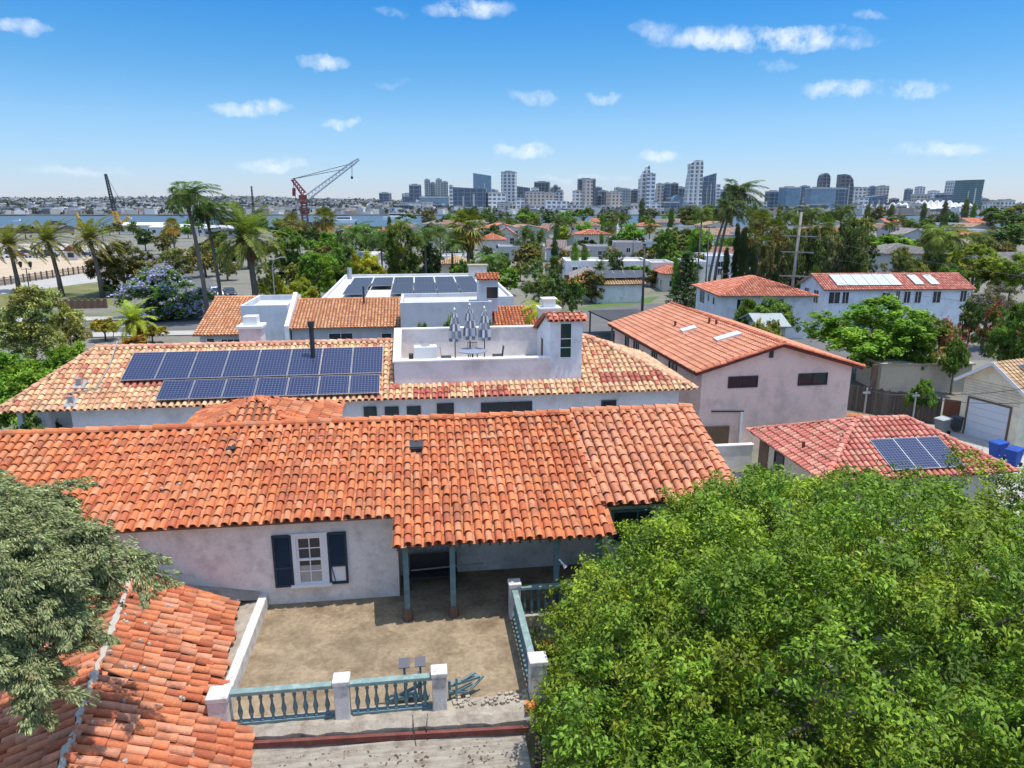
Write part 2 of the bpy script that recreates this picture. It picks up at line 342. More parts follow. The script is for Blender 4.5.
def tile_plane(mb, pts, sp, ex, colf, seg=6, pans=True, jit=1.0, rise=0.38, seed=1, lift=0.0, sheet=True, holes=(), sag=0.0):
    """clay barrel tiles over one roof plane; pts = [eave left, eave right, top right, (top left)] seen from outside"""
    rd = random.Random(seed)
    P = [Vector(p) for p in pts]
    E = (P[1] - P[0]).normalized()
    N = E.cross(P[2] - P[0]).normalized(); S = N.cross(E)
    o = P[0]; poly = [((p - o).dot(E), (p - o).dot(S)) for p in P]
    def inside(a, b, m=0.0):
        n = len(poly)
        for i in range(n):
            (x0, y0), (x1, y1) = poly[i], poly[(i + 1) % n]
            L = math.hypot(x1 - x0, y1 - y0)
            if L < 1e-6: continue
            if ((x1 - x0) * (b - y0) - (y1 - y0) * (a - x0)) / L < -m: return False
        return True
    if sheet:
        mb.face([p + N * (0.005 + lift) for p in P], (0.20, 0.09, 0.055))
    amin = min(p[0] for p in poly); amax = max(p[0] for p in poly); bmax = max(p[1] for p in poly)
    ncol = max(1, int(round((amax - amin) / sp))); sp = (amax - amin) / ncol
    nrow = int(math.ceil(bmax / ex))
    r0 = sp * 0.37
    for i in range(ncol):
        ac = amin + (i + 0.5) * sp; cj = rd.uniform(-1, 1) * 0.03 * jit
        for j in range(nrow):
            b = j * ex
            if not inside(ac, b + ex * 0.35, 0.12 * sp): continue
            if (i, j) in holes: continue
            jj = jit * (1.0 if rd.random() > 0.05 else 2.6)
            da = rd.uniform(-0.012, 0.012) * jj; rot = rd.uniform(-0.035, 0.035) * jj
            db = cj + rd.uniform(-0.02, 0.02) * jj; col = colf(ac, b)
            hz = lift + 0.035 + rd.uniform(0, 0.012) * jj
            if sag: hz += sag * (math.sin(ac * 0.9 + b * 0.5) + math.sin(ac * 0.37 + 1.3)) * 0.5
            b0 = b - 0.04 + db; b1 = min(b + ex + 0.06 + db, bmax + 0.04)
            ra, rb = r0 * 1.04, r0 * 0.86
            h0 = hz + 0.035; h1 = hz - 0.012
            V = []; thick = 0.018 if pans else 0.0
            for (bb, r, h) in ((b0, ra, h0), (b1, rb, h1)):
                for k in range(seg + 1):
                    t = math.pi * k / seg
                    a = ac + da + r * math.cos(t) + rot * (bb - b0); z = h + r * math.sin(t) * (rise / 0.37) - 0.02
                    V.append(o + E * a + S * bb + N * z)
            F = [(k, k + 1, seg + 2 + k, seg + 1 + k) for k in range(seg)]
            if pans:
                n0 = len(V)
                for k in range(seg + 1):
                    t = math.pi * k / seg; r = ra - thick
                    V.append(o + E * (ac + da + r * math.cos(t)) + S * (b0 + 0.002) + N * (h0 + r * math.sin(t) * (rise / 0.37) - 0.02))
                F += [(k + 1, k, n0 + k, n0 + k + 1) for k in range(seg)]
            mb.raw(V, F, col)
            if pans:
                c2 = tuple(x * 0.92 for x in colf(ac, b)); ap = ac + sp / 2
                if inside(ap, b + ex * 0.35, 0.1 * sp):
                    V = []
                    for (bb, h) in ((b0 + 0.02, lift + 0.05), (b1, lift + 0.035)):
                        for k in range(4):
                            t = k / 3.0; a = ap + (t - 0.5) * sp * 0.86; z = h - 0.035 * math.sin(math.pi * t)
                            V.append(o + E * a + S * bb + N * z)
                    mb.raw(V, [(k, k + 1, 5 + k, 4 + k) for k in range(3)], c2)
    return mb

def ridge_caps(mb, p0, p1, r, length, colf, up=(0, 0, 1), seg=6, jit=1.0, seed=3, lift=0.02):
    rd = random.Random(seed)
    p0, p1 = Vector(p0), Vector(p1); d = p1 - p0; L = d.length; d /= L
    side = d.cross(Vector(up)).normalized(); u = side.cross(d)
    n = max(1, int(round(L / length))); st = L / n
    for i in range(n):
        q0 = p0 + d * (i * st - 0.04) + side * rd.uniform(-.02, .02) * jit; q1 = p0 + d * ((i + 1) * st + 0.04)
        V = []; z0 = lift + 0.03 + rd.uniform(0, .02) * jit
        for (q, rr, h) in ((q0, r * 1.05, z0), (q1, r * 0.9, z0 - 0.03)):
            for k in range(seg + 1):
                t = math.pi * k / seg; V.append(q + side * (-rr * math.cos(t)) + u * (h + rr * math.sin(t) - r * 0.35))
        F = [(k, seg + 1 + k, seg + 2 + k, k + 1) for k in range(seg)] + [tuple(range(seg + 1))]
        mb.raw(V, F, colf(i, 0))
    return mb

def window(parent, p, rx, w, h, mframe, mglass, mull=(), fw=0.07, dep=0.06, name='window', sill=False, label=None):
    """framed window on a wall: p = centre on the wall face, rx = unit vector to the right as seen from outside"""
    rx = Vector(rx).normalized(); up = Vector((0, 0, 1)); n = rx.cross(up); p = Vector(p)
    mb = MB()
    for s in (-1, 1):
        mb.ob(p + rx * s * (w / 2 - fw / 2) + n * dep / 2, rx * fw / 2, up * h / 2, n * (dep / 2 + .001))
        mb.ob(p + up * s * (h / 2 - fw / 2) + n * dep / 2, rx * (w / 2 - fw), up * fw / 2, n * (dep / 2 - .001))
    for (kind, t) in mull:
        if kind == 'v': mb.ob(p + rx * (t - .5) * w + n * (dep * .4), rx * .022, up * (h / 2 - fw), n * dep * .38)
        else: mb.ob(p + up * (t - .5) * h + n * (dep * .4), rx * (w / 2 - fw), up * .02, n * dep * .36)
    if sill: mb.ob(p - up * (h / 2 + .03) + n * .07, rx * (w / 2 + .08), up * .03, n * .07)
    f = mb.build(name, mframe, parent)
    if label: f['label'] = label
    MB().ob(p + n * 0.008, rx * (w / 2 - fw * .9), up * (h / 2 - fw * .9), n * 0.006).build('pane', mglass, f)
    return f

def tint(o, c): o.color = (c[0], c[1], c[2], 1); o['tint'] = 1; return o

def house(name, label, cat, loc, rz, w, d, h, roof='hip', rh=1.6, over=0.4, wallc=(0.7, 0.68, 0.64), pal=None, rd=None, sp=0.42, ex=0.5,
          seg=3, wins=(), roofc=(0.5, 0.49, 0.47), ridge=None, group=None, tiles=True, parapet=0.5, glass=None, door=None, base=0.0):
    """a whole house in local space: front wall on y=0 facing -y, x to the right; wins = (side, u, z, w, h, mullions)"""
    rd = rd or random.Random(hash(label) % 1000 if False else len(label))
    T = thing(name, label, cat, loc, rz, group)
    wb = MB(); wb.box(0, w, 0, d, base, h)
    rb = MB(); colf = palfn(pal or PAL_ORANGE, rd)
    o = over; dz = 0
    if roof == 'flat':
        wb.v = []; wb.f = []; wb.c = []
        wb.box(0, w, 0, 0.25, base, h + parapet); wb.box(0, w, d - .25, d, base, h + parapet)
        wb.box(0, .25, .252, d - .252, base, h + parapet); wb.box(w - .25, w, .252, d - .252, base, h + parapet)
        rb.box(.26, w - .26, .26, d - .26, h - .3, h + .02)
    elif roof in ('hip', 'gable_x', 'gable_y'):
        if roof == 'gable_x':
            wb.raw([(0, 0, h), (0, d, h), (0, d / 2, h + rh), (.2, 0, h), (.2, d, h), (.2, d / 2, h + rh)], [(0, 1, 2), (3, 5, 4), (0, 2, 5, 3), (1, 4, 5, 2)])
            wb.raw([(w - .2, 0, h), (w - .2, d, h), (w - .2, d / 2, h + rh), (w, 0, h), (w, d, h), (w, d / 2, h + rh)], [(0, 1, 2), (3, 5, 4), (0, 2, 5, 3), (1, 4, 5, 2)])
            k = rh / (d / 2); e = h - k * o + .03; top = h + rh + .03
            planes = [[(-o, -o, e), (w + o, -o, e), (w + o, d / 2, top), (-o, d / 2, top)], [(w + o, d + o, e), (-o, d + o, e), (-o, d / 2, top), (w + o, d / 2, top)]]
            ridges = [((-o, d / 2, top), (w + o, d / 2, top))]
        elif roof == 'gable_y':
            wb.raw([(0, 0, h), (w, 0, h), (w / 2, 0, h + rh), (0, .2, h), (w, .2, h), (w / 2, .2, h + rh)], [(0, 1, 2), (3, 5, 4), (0, 2, 5, 3), (1, 4, 5, 2)])
            k = rh / (w / 2); e = h - k * o + .03; top = h + rh + .03
            planes = [[(-o, d + o, e), (-o, -o, e), (w / 2, -o, top), (w / 2, d + o, top)], [(w + o, -o, e), (w + o, d + o, e), (w / 2, d + o, top), (w / 2, -o, top)]]
            ridges = [((w / 2, -o, top), (w / 2, d + o, top))]
        else:
            m = min(w, d) / 2 + o; k = rh / m; e = h + .02; top = h + rh
            if w >= d: a, b = (m - o, d / 2, top), (w - m + o, d / 2, top)
            else: a, b = (w / 2, m - o, top), (w / 2, d - m + o, top)
            c00, c10, c11, c01 = (-o, -o, e), (w + o, -o, e), (w + o, d + o, e), (-o, d + o, e)
            if w >= d: planes = [[c00, c10, b, a], [c10, c11, b], [c11, c01, a, b], [c01, c00, a]]; ridges = [(a, b), (c00, a), (c10, b), (c11, b), (c01, a)]
            else: planes = [[c00, c10, a], [c10, c11, b, a], [c11, c01, b], [c01, c00, a, b]]; ridges = [(a, b), (c00, a), (c10, a), (c11, b), (c01, b)]
        for i, P in enumerate(planes):
            if tiles: tile_plane(rb, P, sp, ex, colf, seg, False, 0.6, 0.3, seed=i + 5)
            else: rb.face(P)
            n = (Vector(P[1]) - Vector(P[0])).cross(Vector(P[2]) - Vector(P[0])).normalized()
            rb.face([Vector(p) - n * .12 for p in reversed(P)], (0.3, .27, .24) if tiles else None)
            for a_, b_ in ((0, 1),):
                rb.face([Vector(P[a_]) - n * .12, Vector(P[b_]) - n * .12, Vector(P[b_]), Vector(P[a_])], (0.3, .27, .24) if tiles else None)
            if roof != 'hip':
                for a_, b_ in ((1, 2), (3, 0)):
                    rb.face([Vector(P[a_]) - n * .12, Vector(P[b_]) - n * .12, Vector(P[b_]), Vector(P[a_])], (0.3, .27, .24) if tiles else None)
        if tiles:
            for i, (a, b) in enumerate(ridges):
                if (Vector(a) - Vector(b)).length > .4: ridge_caps(rb, a, b, sp * .5, ex * 1.1, colf, seg=3, seed=i, jit=.5)
    tint(wb.build('wall', M_STUCCO, T), wallc)
    ro = rb.build('roof', M_TILE_FAR if (tiles and roof != 'flat') else surf('plain_roof', (1, 1, 1), 0.9, 0.12, 0.5, 0.3, (0.28, 0.25, 0.22), 0.4, tint=True, fine=.08), T)
    if not tiles or roof == 'flat': tint(ro, roofc)
    frame = M_WHITE
    for (side, u, z, ww, hh, mu) in wins:
        p, rx = {'f': ((u, 0, z), (1, 0, 0)), 'l': ((0, u, z), (0, -1, 0)), 'r': ((w, u, z), (0, 1, 0)), 'b': ((u, d, z), (-1, 0, 0))}[side]
        window(T, p, rx, ww, hh, frame, glass or M_GLASS, mu, fw=.06)
    if door:
        u, dw, dh, c = door
        tint(MB().box(u - dw / 2, u + dw / 2, -.06, .02, base, dh).build('door', M_PAINT, T), c)
    return T
# ------------------------------------------------------------------ foreground house and terrace
KS = 0.326
def mz(y): return 6.15 + KS * (y - 19.55)
XL, XP0, XP1, XR = -19.0, -0.95, 5.35, 9.75
RY = 24.2; RZ = mz(RY)
H = thing('house', 'old plastered house with an orange barrel tile roof and a covered porch onto the terrace', 'house', (0, 0, 0))
rb = MB(); cf = palfn(PAL_ORANGE, R, 0.10)
tile_plane(rb, [(XL, 19.55, mz(19.55)), (XP0, 19.55, mz(19.55)), (XP0, RY, RZ), (XL, RY, RZ)], 0.288, 0.40, cf, 8, seed=11, sag=.03, jit=1.25)
tile_plane(rb, [(XP0, 18.35, mz(18.35)), (XP1, 18.35, mz(18.35)), (XP1, RY, RZ), (XP0, RY, RZ)], 0.285, 0.40, cf, 8, seed=12, sag=.03, jit=1.25, holes={(2, 10), (2, 11)})
cf2 = palfn([(0.60, 0.235, 0.12), (0.66, 0.28, 0.15), (0.55, 0.20, 0.10), (0.63, 0.26, 0.15)], R, 0.10)
tile_plane(rb, [(XP1 + .02, 19.5, mz(19.5)), (XR, 19.5, mz(19.5)), (XR, RY, RZ), (XP1 + .02, RY, RZ)], 0.335, 0.46, cf2, 8, seed=13, sag=.02, lift=.06, jit=1.5)
tile_plane(rb, [(XR, 28.8, 6.17), (XL, 28.8, 6.17), (XL, RY, RZ), (XR, RY, RZ)], 0.3, 0.45, cf, 4, False, seed=14)
rm = random.Random(5)
for k in range(30):
    x = rm.uniform(-9, 9); y = rm.uniform(19.9, 24); r = rm.uniform(.03, .08)
    rb.lathe((x, y, mz(y) + .12), [(r, -.03), (r * .8, .01), (r * .2, .02)], 6, (.52, .42, .35))
roof = rb.build('roof', M_TILE, H)
rc = MB(); ridge_caps(rc, (XL, RY, RZ + .05), (XP1, RY, RZ + .05), 0.15, 0.42, cf, seed=4, jit=1.4); ridge_caps(rc, (XP1, RY, RZ + .10), (XR + .1, RY, RZ + .10), 0.165, 0.45, cf2, seed=5, jit=1.4)
ridge_caps(rc, (XR + .02, 19.5, mz(19.5) + .06), (XR + .02, RY, RZ + .06), 0.14, 0.42, cf2, seed=6)
ridge_caps(rc, (XP1 + .02, 19.6, mz(19.6) + .02), (XP1 - .05, RY, RZ + .02), 0.10, 0.42, cf2, seed=8, jit=2)
rc.build('ridge_tile', M_TILE, roof)
v = MB(); vp = Vector((XP0 + .72, 22.45, mz(22.45)))
v.ob(vp + Vector((0, 0, .10)), (0.2, 0, 0), (0, .02, .0), (0, 0, .09)); v.ob(vp + Vector((0, .2, .2)), (.22, 0, 0), (0, .24, .07), (0, -.006, .02))
v.build('roof_vent', M_DKMETAL, roof)
v = MB(); vp = Vector((-6.2, 22.9, mz(22.9))); v.ob(vp + Vector((0, 0, .13)), (.13, 0, 0), (0, .12, .03), (0, 0, .03)); v.ob(vp + Vector((0, -.12, .06)), (.09, 0, 0), (0, .01, 0), (0, 0, .05))
v.build('roof_vent', M_DKMETAL, roof)
# boarding beneath the tiles
eb = MB()
def slab(x0, x1, y0, y1, off=-0.06, th=.07):
    n = Vector((0, -KS, 1)).normalized(); c = Vector(((x0 + x1) / 2, (y0 + y1) / 2, mz((y0 + y1) / 2))) + n * (off - th / 2)
    eb.ob(c, ((x1 - x0) / 2, 0, 0), (0, (y1 - y0) / 2, KS * (y1 - y0) / 2), n * th / 2)
slab(XL, XP0 - .01, 19.62, RY); slab(XP0, XP1, 18.45, RY); slab(XP1 + .01, XR - .05, 19.6, RY)
for k in range(22): eb.bar((XP0 + .15 + k * .29, 18.5, mz(18.5) - .2), (XP0 + .15 + k * .29, 20.9, mz(20.9) - .2), .06, .10)
eb.build('roof_boarding', M_BROWN, H)
# walls
wb = MB()
wb.box(XL, -0.86, 20.0, 20.3, 0, 6.16); wb.box(-1.16, -0.86, 20.302, 21.5, 0, 6.1)
wb.box(-0.858, 5.6, 21.25, 21.5, 0, 6.4); wb.box(5.602, 9.35, 20.0, 20.3, 0, 6.16); wb.box(5.602, 5.85, 20.302, 21.5, 0, 6.1)
wb.box(9.1, 9.35, 20.302, 28.2, 0, 6.1); wb.box(XL, 9.098, 28.0, 28.25, 0, 6.1)
wb.raw([(9.1, 20.302, 6.1), (9.1, 28.2, 6.1), (9.1, RY, RZ - .14), (9.35, 20.302, 6.1), (9.35, 28.2, 6.1), (9.35, RY, RZ - .14)], [(0, 1, 2), (3, 5, 4), (0, 2, 5, 3), (1, 4, 5, 2)])
wb.build('wall', M_STUCCO_OLD, H)
# rear hipped wing
hb = MB(); pk = (-5.95, 26.2, 8.12); e = 7.0; hw = 2.75
cc = [(pk[0] - hw, pk[1] - hw, e), (pk[0] + hw, pk[1] - hw, e), (pk[0] + hw, pk[1] + hw, e), (pk[0] - hw, pk[1] + hw, e)]
for i in range(4):
    tile_plane(hb, [cc[i], cc[(i + 1) % 4], pk], .27, .38, cf, 6, False, seed=31 + i); ridge_caps(hb, cc[i], pk, .12, .4, cf, seed=35 + i)
hb.build('hipped_wing_roof', M_TILE, H)
# window with shutters
wx, wz = -3.46, 4.74
fr = MB()
for s in (-1, 1): fr.box(wx + s * .47 - .09, wx + s * .47 + .09, 19.94, 20.02, wz - .80, wz + .85)
fr.box(wx - .38, wx + .38, 19.945, 20.02, wz + .74, wz + .85); fr.box(wx - .60, wx + .60, 19.86, 20.02, wz - .88, wz - .801)
wf = fr.build('window', M_WHITE, H)
for (z0, z1, yy) in ((wz - .02, wz + .738, 19.985), (wz - .798, wz + .03, 19.965)):
    s = MB(); s.box(wx - .378, wx - .31, yy - .02, yy + .015, z0, z1); s.box(wx + .31, wx + .378, yy - .02, yy + .015, z0, z1)
    s.box(wx - .309, wx + .309, yy - .021, yy + .014, z0, z0 + .06); s.box(wx - .309, wx + .309, yy - .021, yy + .014, z1 - .06, z1)
    s.box(wx - .015, wx + .015, yy - .012, yy + .01, z0 + .061, z1 - .061); s.box(wx - .308, wx - .016, yy - .011, yy + .009, (z0 + z1) / 2 - .015, (z0 + z1) / 2 + .015); s.box(wx + .016, wx + .308, yy - .011, yy + .009, (z0 + z1) / 2 - .015, (z0 + z1) / 2 + .015)
    s.build('sash', M_WHITE, wf)
MB().box(wx - .309, wx + .309, 19.99, 19.996, wz - .74, wz + .68).build('pane', M_GLASS, wf)
MB().box(wx - .3, wx + .3, 19.972, 19.978, wz - .735, wz - .2).build('blind', surf('pale_blind', (.42, .38, .34), .9, .1, 4), wf)
for s, x0, lab in ((0, -4.52, 'closed dark shutter'), (1, -2.93, 'dark shutter with its lower louvres missing')):
    f = MB(); x1 = x0 + .56; y0, y1 = 19.93, 19.985; z0, z1 = wz - .86, wz + .83; zm = z0 + .62
    f.box(x0, x0 + .07, y0, y1, z0, z1); f.box(x1 - .07, x1, y0, y1, z0, z1)
    for zc in (z0 + .04, zm, z1 - .04): f.box(x0 + .071, x1 - .071, y0 + .002, y1 - .002, zc - .04, zc + .04)
    rng = [(zm + .05, z1 - .09)] + ([(z0 + .09, zm - .05)] if s == 0 else [])
    for a, b in rng:
        n = int((b - a) / .055)
        for k in range(n): z = a + (k + .5) * (b - a) / n; f.ob(((x0 + x1) / 2, (y0 + y1) / 2, z), ((x1 - x0) / 2 - .072, 0, 0), (0, .02, .02), (0, -.003, .003))
    if s == 1: f.bar((x0 + .08, y0 + .02, zm - .05), (x0 + .17, y0 + .02, z0 + .1), .02)
    o = f.build('shutter', M_NAVY, H); o['label'] = lab
MB().box(-2.86, -2.44, 19.97, 19.99, wz - .78, wz - .29).build('board', M_WHITE, H)
window(H, (6.45, 20.0, 5.2), (1, 0, 0), 1.35, 1.15, M_TEAL, M_GLASS, (('v', .62),), .08)
window(H, (8.2, 20.0, 5.2), (1, 0, 0), 1.1, 1.15, M_TEAL, M_GLASS, (('v', .5),), .08)
# porch
for x in (-0.6, 0.73, 3.78, 5.05):
    p = MB(); p.box(x - .08, x + .08, 18.62, 18.78, 3.62, mz(18.7) - .28); p.box(x - .11, x + .11, 18.59, 18.81, mz(18.7) - .279, mz(18.7) - .2)
    po = p.build('porch_post', M_TEAL, H, bevel=.01)
    b = MB(); b.lathe((x, 18.7, 3.3), [(.17, 0), (.16, .1), (.13, .3), (.12, .34)], 8); b.build('post_base', M_BROWN, po)
b = MB(); b.box(-.86, 5.3, 18.6, 18.8, mz(18.7) - .2, mz(18.7) - .06); b.box(1.4, 3.6, 20.2, 20.35, 5.35, 5.6); b.bar((1.2, 20.28, 5.5), (1.4, 20.28, 5.1), .1); b.bar((3.5, 20.28, 5.4), (3.75, 20.28, 4.95), .08)
b.build('porch_beam', M_BROWN, H)
MB().tube([(3.84, 18.6, 4.95), (3.95, 18.45, 4.85), (4.0, 18.4, 4.78)], [.03, .03, .07], 8).build('porch_lamp', M_WHITE, H)
# terrace deck
tf = MB(); tf.box(-4.85, 2.5, 14.6, 21.24, 3.12, 3.3); tf.box(2.501, 5.59, 18.35, 21.24, 3.12, 3.298)
tf.build('terrace_floor', M_TERR, H)
st = MB(); st.box(-4.86, 2.5, 14.63, 20.0, 0, 3.115); st.build('terrace_wall', M_CONC, H)
tc_ = MB(); rr = random.Random(2)
prof = []
for k in range(37):
    x = -4.55 + k * (6.9 / 36); prof.append((x, 14.46 - .34 * k / 36 + rr.uniform(-.04, .05), 3.27 + rr.uniform(-.02, .02)))
for a, bb in zip(prof[:-1], prof[1:]):
    tc_.raw([(a[0], a[1], 3.0), (a[0], a[1], a[2] - .05), (a[0], a[1] + .16, a[2] + .08), (a[0], 14.95, 3.36), (a[0], 15.0, 3.3),
             (bb[0], bb[1], 3.0), (bb[0], bb[1], bb[2] - .05), (bb[0], bb[1] + .16, bb[2] + .08), (bb[0], 14.95, 3.36), (bb[0], 15.0, 3.3)], [(k, k + 1, 6 + k, 5 + k)[::-1] for k in range(4)])
tc_.build('terrace_curb', M_CONC, H, smooth=False)
fa = MB(); fa.bar((-4.45, 14.37, 3.10), (2.25, 14.03, 3.10), .1, .13); fa.build('fascia_board', M_MAROON, H)
# left parapet of the terrace with the concrete valley beside the tiles
pp = MB(); pp.box(-5.0, -4.76, 14.55, 19.99, 3.0, 3.72); pp.build('parapet', M_OLDWHITE, H, bevel=.03)
cv = MB(); cv.raw([(-5.0, 14.6, 3.55), (-5.0, 20.0, 3.6), (-5.62, 20.0, 3.5), (-5.1, 14.6, 3.35), (-5.0, 14.6, 2.8), (-5.0, 20, 2.8), (-5.62, 20, 2.8), (-5.1, 14.6, 2.8)], [(0, 1, 2, 3), (3, 2, 6, 7), (0, 3, 7, 4)])
cv.raw([(-9.5, 19.2, 4.2), (-5.0, 19.75, 3.62), (-5.0, 20.0, 3.78), (-9.5, 20.0, 4.6)], [(0, 1, 2, 3)])
cv.build('concrete_valley', M_CONC, H)

# balustrades
def baluster(mb, x, y, z0, z1):
    hh = z1 - z0
    mb.lathe((x, y, z0), [(.055, 0), (.055, .04 * hh), (.035, .08 * hh), (.03, .16 * hh), (.062, .34 * hh), (.05, .46 * hh), (.026, .62 * hh), (.03, .78 * hh), (.05, .84 * hh), (.035, .9 * hh), (.055, .95 * hh), (.055, hh)], 8)
def pillar(parent, x, y, h=1.12, w=.17):
    m = MB(); m.box(x - w, x + w, y - w, y + w, 3.28, 3.3 + h - .13); m.box(x - w - .025, x + w + .025, y - w - .025, y + w + .025, 3.3 + h - .129, 3.3 + h)
    return m.build('pillar', M_OLDWHITE, parent, bevel=.02)
B1 = thing('balustrade', 'teal turned balustrade with white pillars along the front edge of the terrace', 'balustrade', (0, 0, 0))
for x in (-4.8, -2.06, 0.2): pillar(B1, x, 14.75, 1.08 if x > -4 else .95, .17 if x > -4 else .22)
for x0, x1, n in ((-4.5, -2.3, 9), (-1.84, -0.02, 8)):
    m = MB(); m.box(x0 - .06, x1 + .06, 14.66, 14.84, 4.14, 4.24); m.build('handrail', M_TEALLT, B1, bevel=.015)
    m = MB(); m.box(x0, x1, 14.68, 14.82, 3.36, 3.42); m.build('bottom_rail', M_TEAL, B1)
    for k in range(n):
        m = MB(); x = x0 + (k + .5) * (x1 - x0) / n
        baluster(m, x + rr.uniform(-.015, .015), 14.75, 3.42, 4.14); m.build('baluster', M_TEAL, B1, smooth=True)
B2 = thing('balustrade', 'teal topped side balustrade running back from the front corner to the porch', 'balustrade', (0, 0, 0))
pillar(B2, 2.5, 18.45, 1.12, .16); pillar(B2, 2.58, 14.85, 1.12, .2)
m = MB(); m.box(2.40, 2.58, 15.06, 18.28, 4.14, 4.24); m.build('handrail', M_TEALLT, B2, bevel=.015)
m = MB(); m.box(2.42, 2.56, 15.06, 18.28, 3.34, 3.41); m.build('bottom_rail', M_TEAL, B2)
for k in range(15):
    m = MB(); baluster(m, 2.49, 15.2 + k * .212, 3.41, 4.14); m.build('baluster', M_TEAL, B2, smooth=True)
B3 = thing('balustrade', 'short shaded teal balustrade beside the porch, running right from the far white pillar', 'balustrade', (0, 0, 0))
m = MB(); m.box(2.67, 4.9, 18.37, 18.53, 4.14, 4.24); m.build('handrail', M_TEALLT, B3, bevel=.015)
m = MB(); m.box(2.67, 4.9, 18.3, 18.6, 3.0, 3.34); m.build('curb', M_CONC, B3)
for k in range(10):
    m = MB(); baluster(m, 2.8 + k * .21, 18.45, 3.34, 4.14); m.build('baluster', M_TEAL, B3, smooth=True)
# broken railing pieces hung on and lying by the front balustrade
def debris(name, label, cat, bars, loc=(0, 0, 0)):
    m = MB()
    for a, b, w in bars: m.bar(a, b, w, w * .8)
    return tag(m.build(name, M_TEAL, None), label, cat)
debris('broken_railing', 'tangled teal railing pieces lying behind the balusters left of the right hand pillar', 'railing',
       [((-1.1, 15.0, 3.4), (-.15, 15.15, 3.75), .07), ((-1.0, 15.25, 3.36), (-.3, 14.98, 3.5), .07), ((-.62, 15.1, 3.33), (-.6, 15.0, 4.1), .06), ((-.3, 15.05, 3.33), (-.28, 15.0, 4.15), .06), ((-1.2, 15.05, 3.95), (.0, 15.05, 3.98), .06), ((-.85, 14.98, 3.5), (-.45, 15.2, 3.4), .1), ((-.55, 15.3, 3.36), (-.05, 15.1, 3.4), .08)])
debris('broken_railing', 'snapped teal railing end jutting right past the right hand pillar', 'railing',
       [((.45, 14.95, 3.75), (1.2, 15.25, 3.72), .08), ((.45, 14.95, 3.5), (1.0, 15.15, 3.6), .07), ((.6, 14.9, 3.33), (.62, 14.95, 3.95), .07), ((.42, 14.9, 3.62), (.9, 15.1, 3.42), .07), ((.95, 15.1, 3.45), (1.3, 15.28, 3.7), .05), ((.45, 15.0, 3.35), (.44, 14.95, 3.9), .08), ((.75, 15.05, 3.78), (1.1, 15.22, 3.86), .05)])
for x, lab in ((-.62, 'small dark square plate on a teal upright, the left of the pair'), (-.24, 'small dark square plate on a teal upright, the one nearer the white pillar')):
    t = thing('plate_stand', lab, 'plate', (x, 15.05, 3.3))
    m = MB(); m.ob((0, .05, 1.07), (.13, 0, 0), (0, .11, .06), (0, -.007, .013)); m.build('plate', surf('slate_plate', (.06, .06, .085), .5, .15, 6), t)
    m = MB(); m.bar((0, 0, 0), (0, .05, 1.05), .05); m.build('upright', M_TEAL, t)
m = MB()
for k in range(60):
    x = rr.uniform(.5, 2.3); y = rr.uniform(14.62, 14.98); r = rr.uniform(.02, .05)
    m.ob((x, y, 3.37 + r * .5), (r, r * .3, 0), (-r * .2, r * .8, 0), (0, 0, r * .6))
o = m.build('rubble', M_CONC); o['kind'] = 'stuff'; o['label'] = 'crumbled concrete bits where the balustrade is gone'
t = MB(); t.ob((2.35, 14.42, 3.42), (.13, 0, 0), (0, .1, .06), (0, -.01, .02)); t.ob((2.28, 14.3, 3.45), (.03, .02, .05), (0, .08, .0), (.05, 0, -.02)); t.ob((2.42, 14.38, 3.46), (.05, .02, .06), (0, .06, .0), (.04, 0, -.02))
tag(t.build('broken_tile', surf('bright_clay', (.62, .19, .06), .8, .2, 6)), 'bright orange broken tile lying at the front right corner of the terrace', 'tile')
w = MB(); w.tube([(-.45, 14.5, 3.37), (-.42, 14.15, 3.25), (-.40, 14.1, 3.0), (-.36, 13.9, 2.9)], .012, 5); w.tube([(-.1, 14.5, 3.37), (-.13, 14.15, 3.25), (-.12, 14.1, 3.0)], .012, 5)
tag(w.build('cable', M_DKMETAL), 'thin dark cables trailing over the concrete curb below the broken railing', 'cable')
# porch furniture in the shade
t = thing('bench', 'dark slatted bench in the shade at the left of the porch', 'bench', (.2, 20.45, 3.3))
m = MB(); [m.box(-.75, .75, -.25 + k * .12, -.15 + k * .12, .42, .46) for k in range(5)]; m.build('seat', M_DKMETAL, t)
m = MB(); m.box(-.75, .75, .33, .38, .46, .95); m.build('backrest', M_DKMETAL, t)
for sx in (-.7, .7):
    for sy in (-.2, .32): MB().bar((sx, sy, 0), (sx, sy, .43), .05).build('leg', M_DKMETAL, t)
m = MB(); m.bar((-.7, .1, .62), (1.6, .2, .66), .035); tag(m.build('pole', M_METAL), 'thin pale pole lying across the porch bench', 'pole'); bpy.data.objects['pole'].location = (.2, 20.3, 3.3)

# ------------------------------------------------------------------ lower wing with hand laid tiles at the left, sheet roof in front
LW = thing('wing', 'low wing roofed with weathered hand laid orange tiles beside the terrace', 'building', (0, 0, 0))
lb = MB(); co = palfn(PAL_OLD, R, 0.16)
g0, g1 = Vector((-8.35, 20.3, 4.98)), Vector((-5.9, 8.0, 4.98))
e0, e1 = Vector((-5.55, 19.6, 3.62)), Vector((-3.6, 8.0, 3.62))
k1 = Vector((-5.02, 14.95, 3.62))
tile_plane(lb, [k1, e0, Vector((-8.2, 19.3, 4.98)), Vector((-7.35, 14.95, 4.98))], 0.26, 0.40, co, 8, seed=41, jit=2.2, sag=.05)
lo0, lo1 = Vector((-4.2, 14.75, 3.22)), Vector((-2.95, 7.5, 3.22))
tile_plane(lb, [lo1, lo0, Vector((-7.3, 14.75, 4.94)), Vector((-5.95, 7.5, 4.94))], 0.27, 0.42, co, 8, seed=42, jit=2.4, sag=.06)
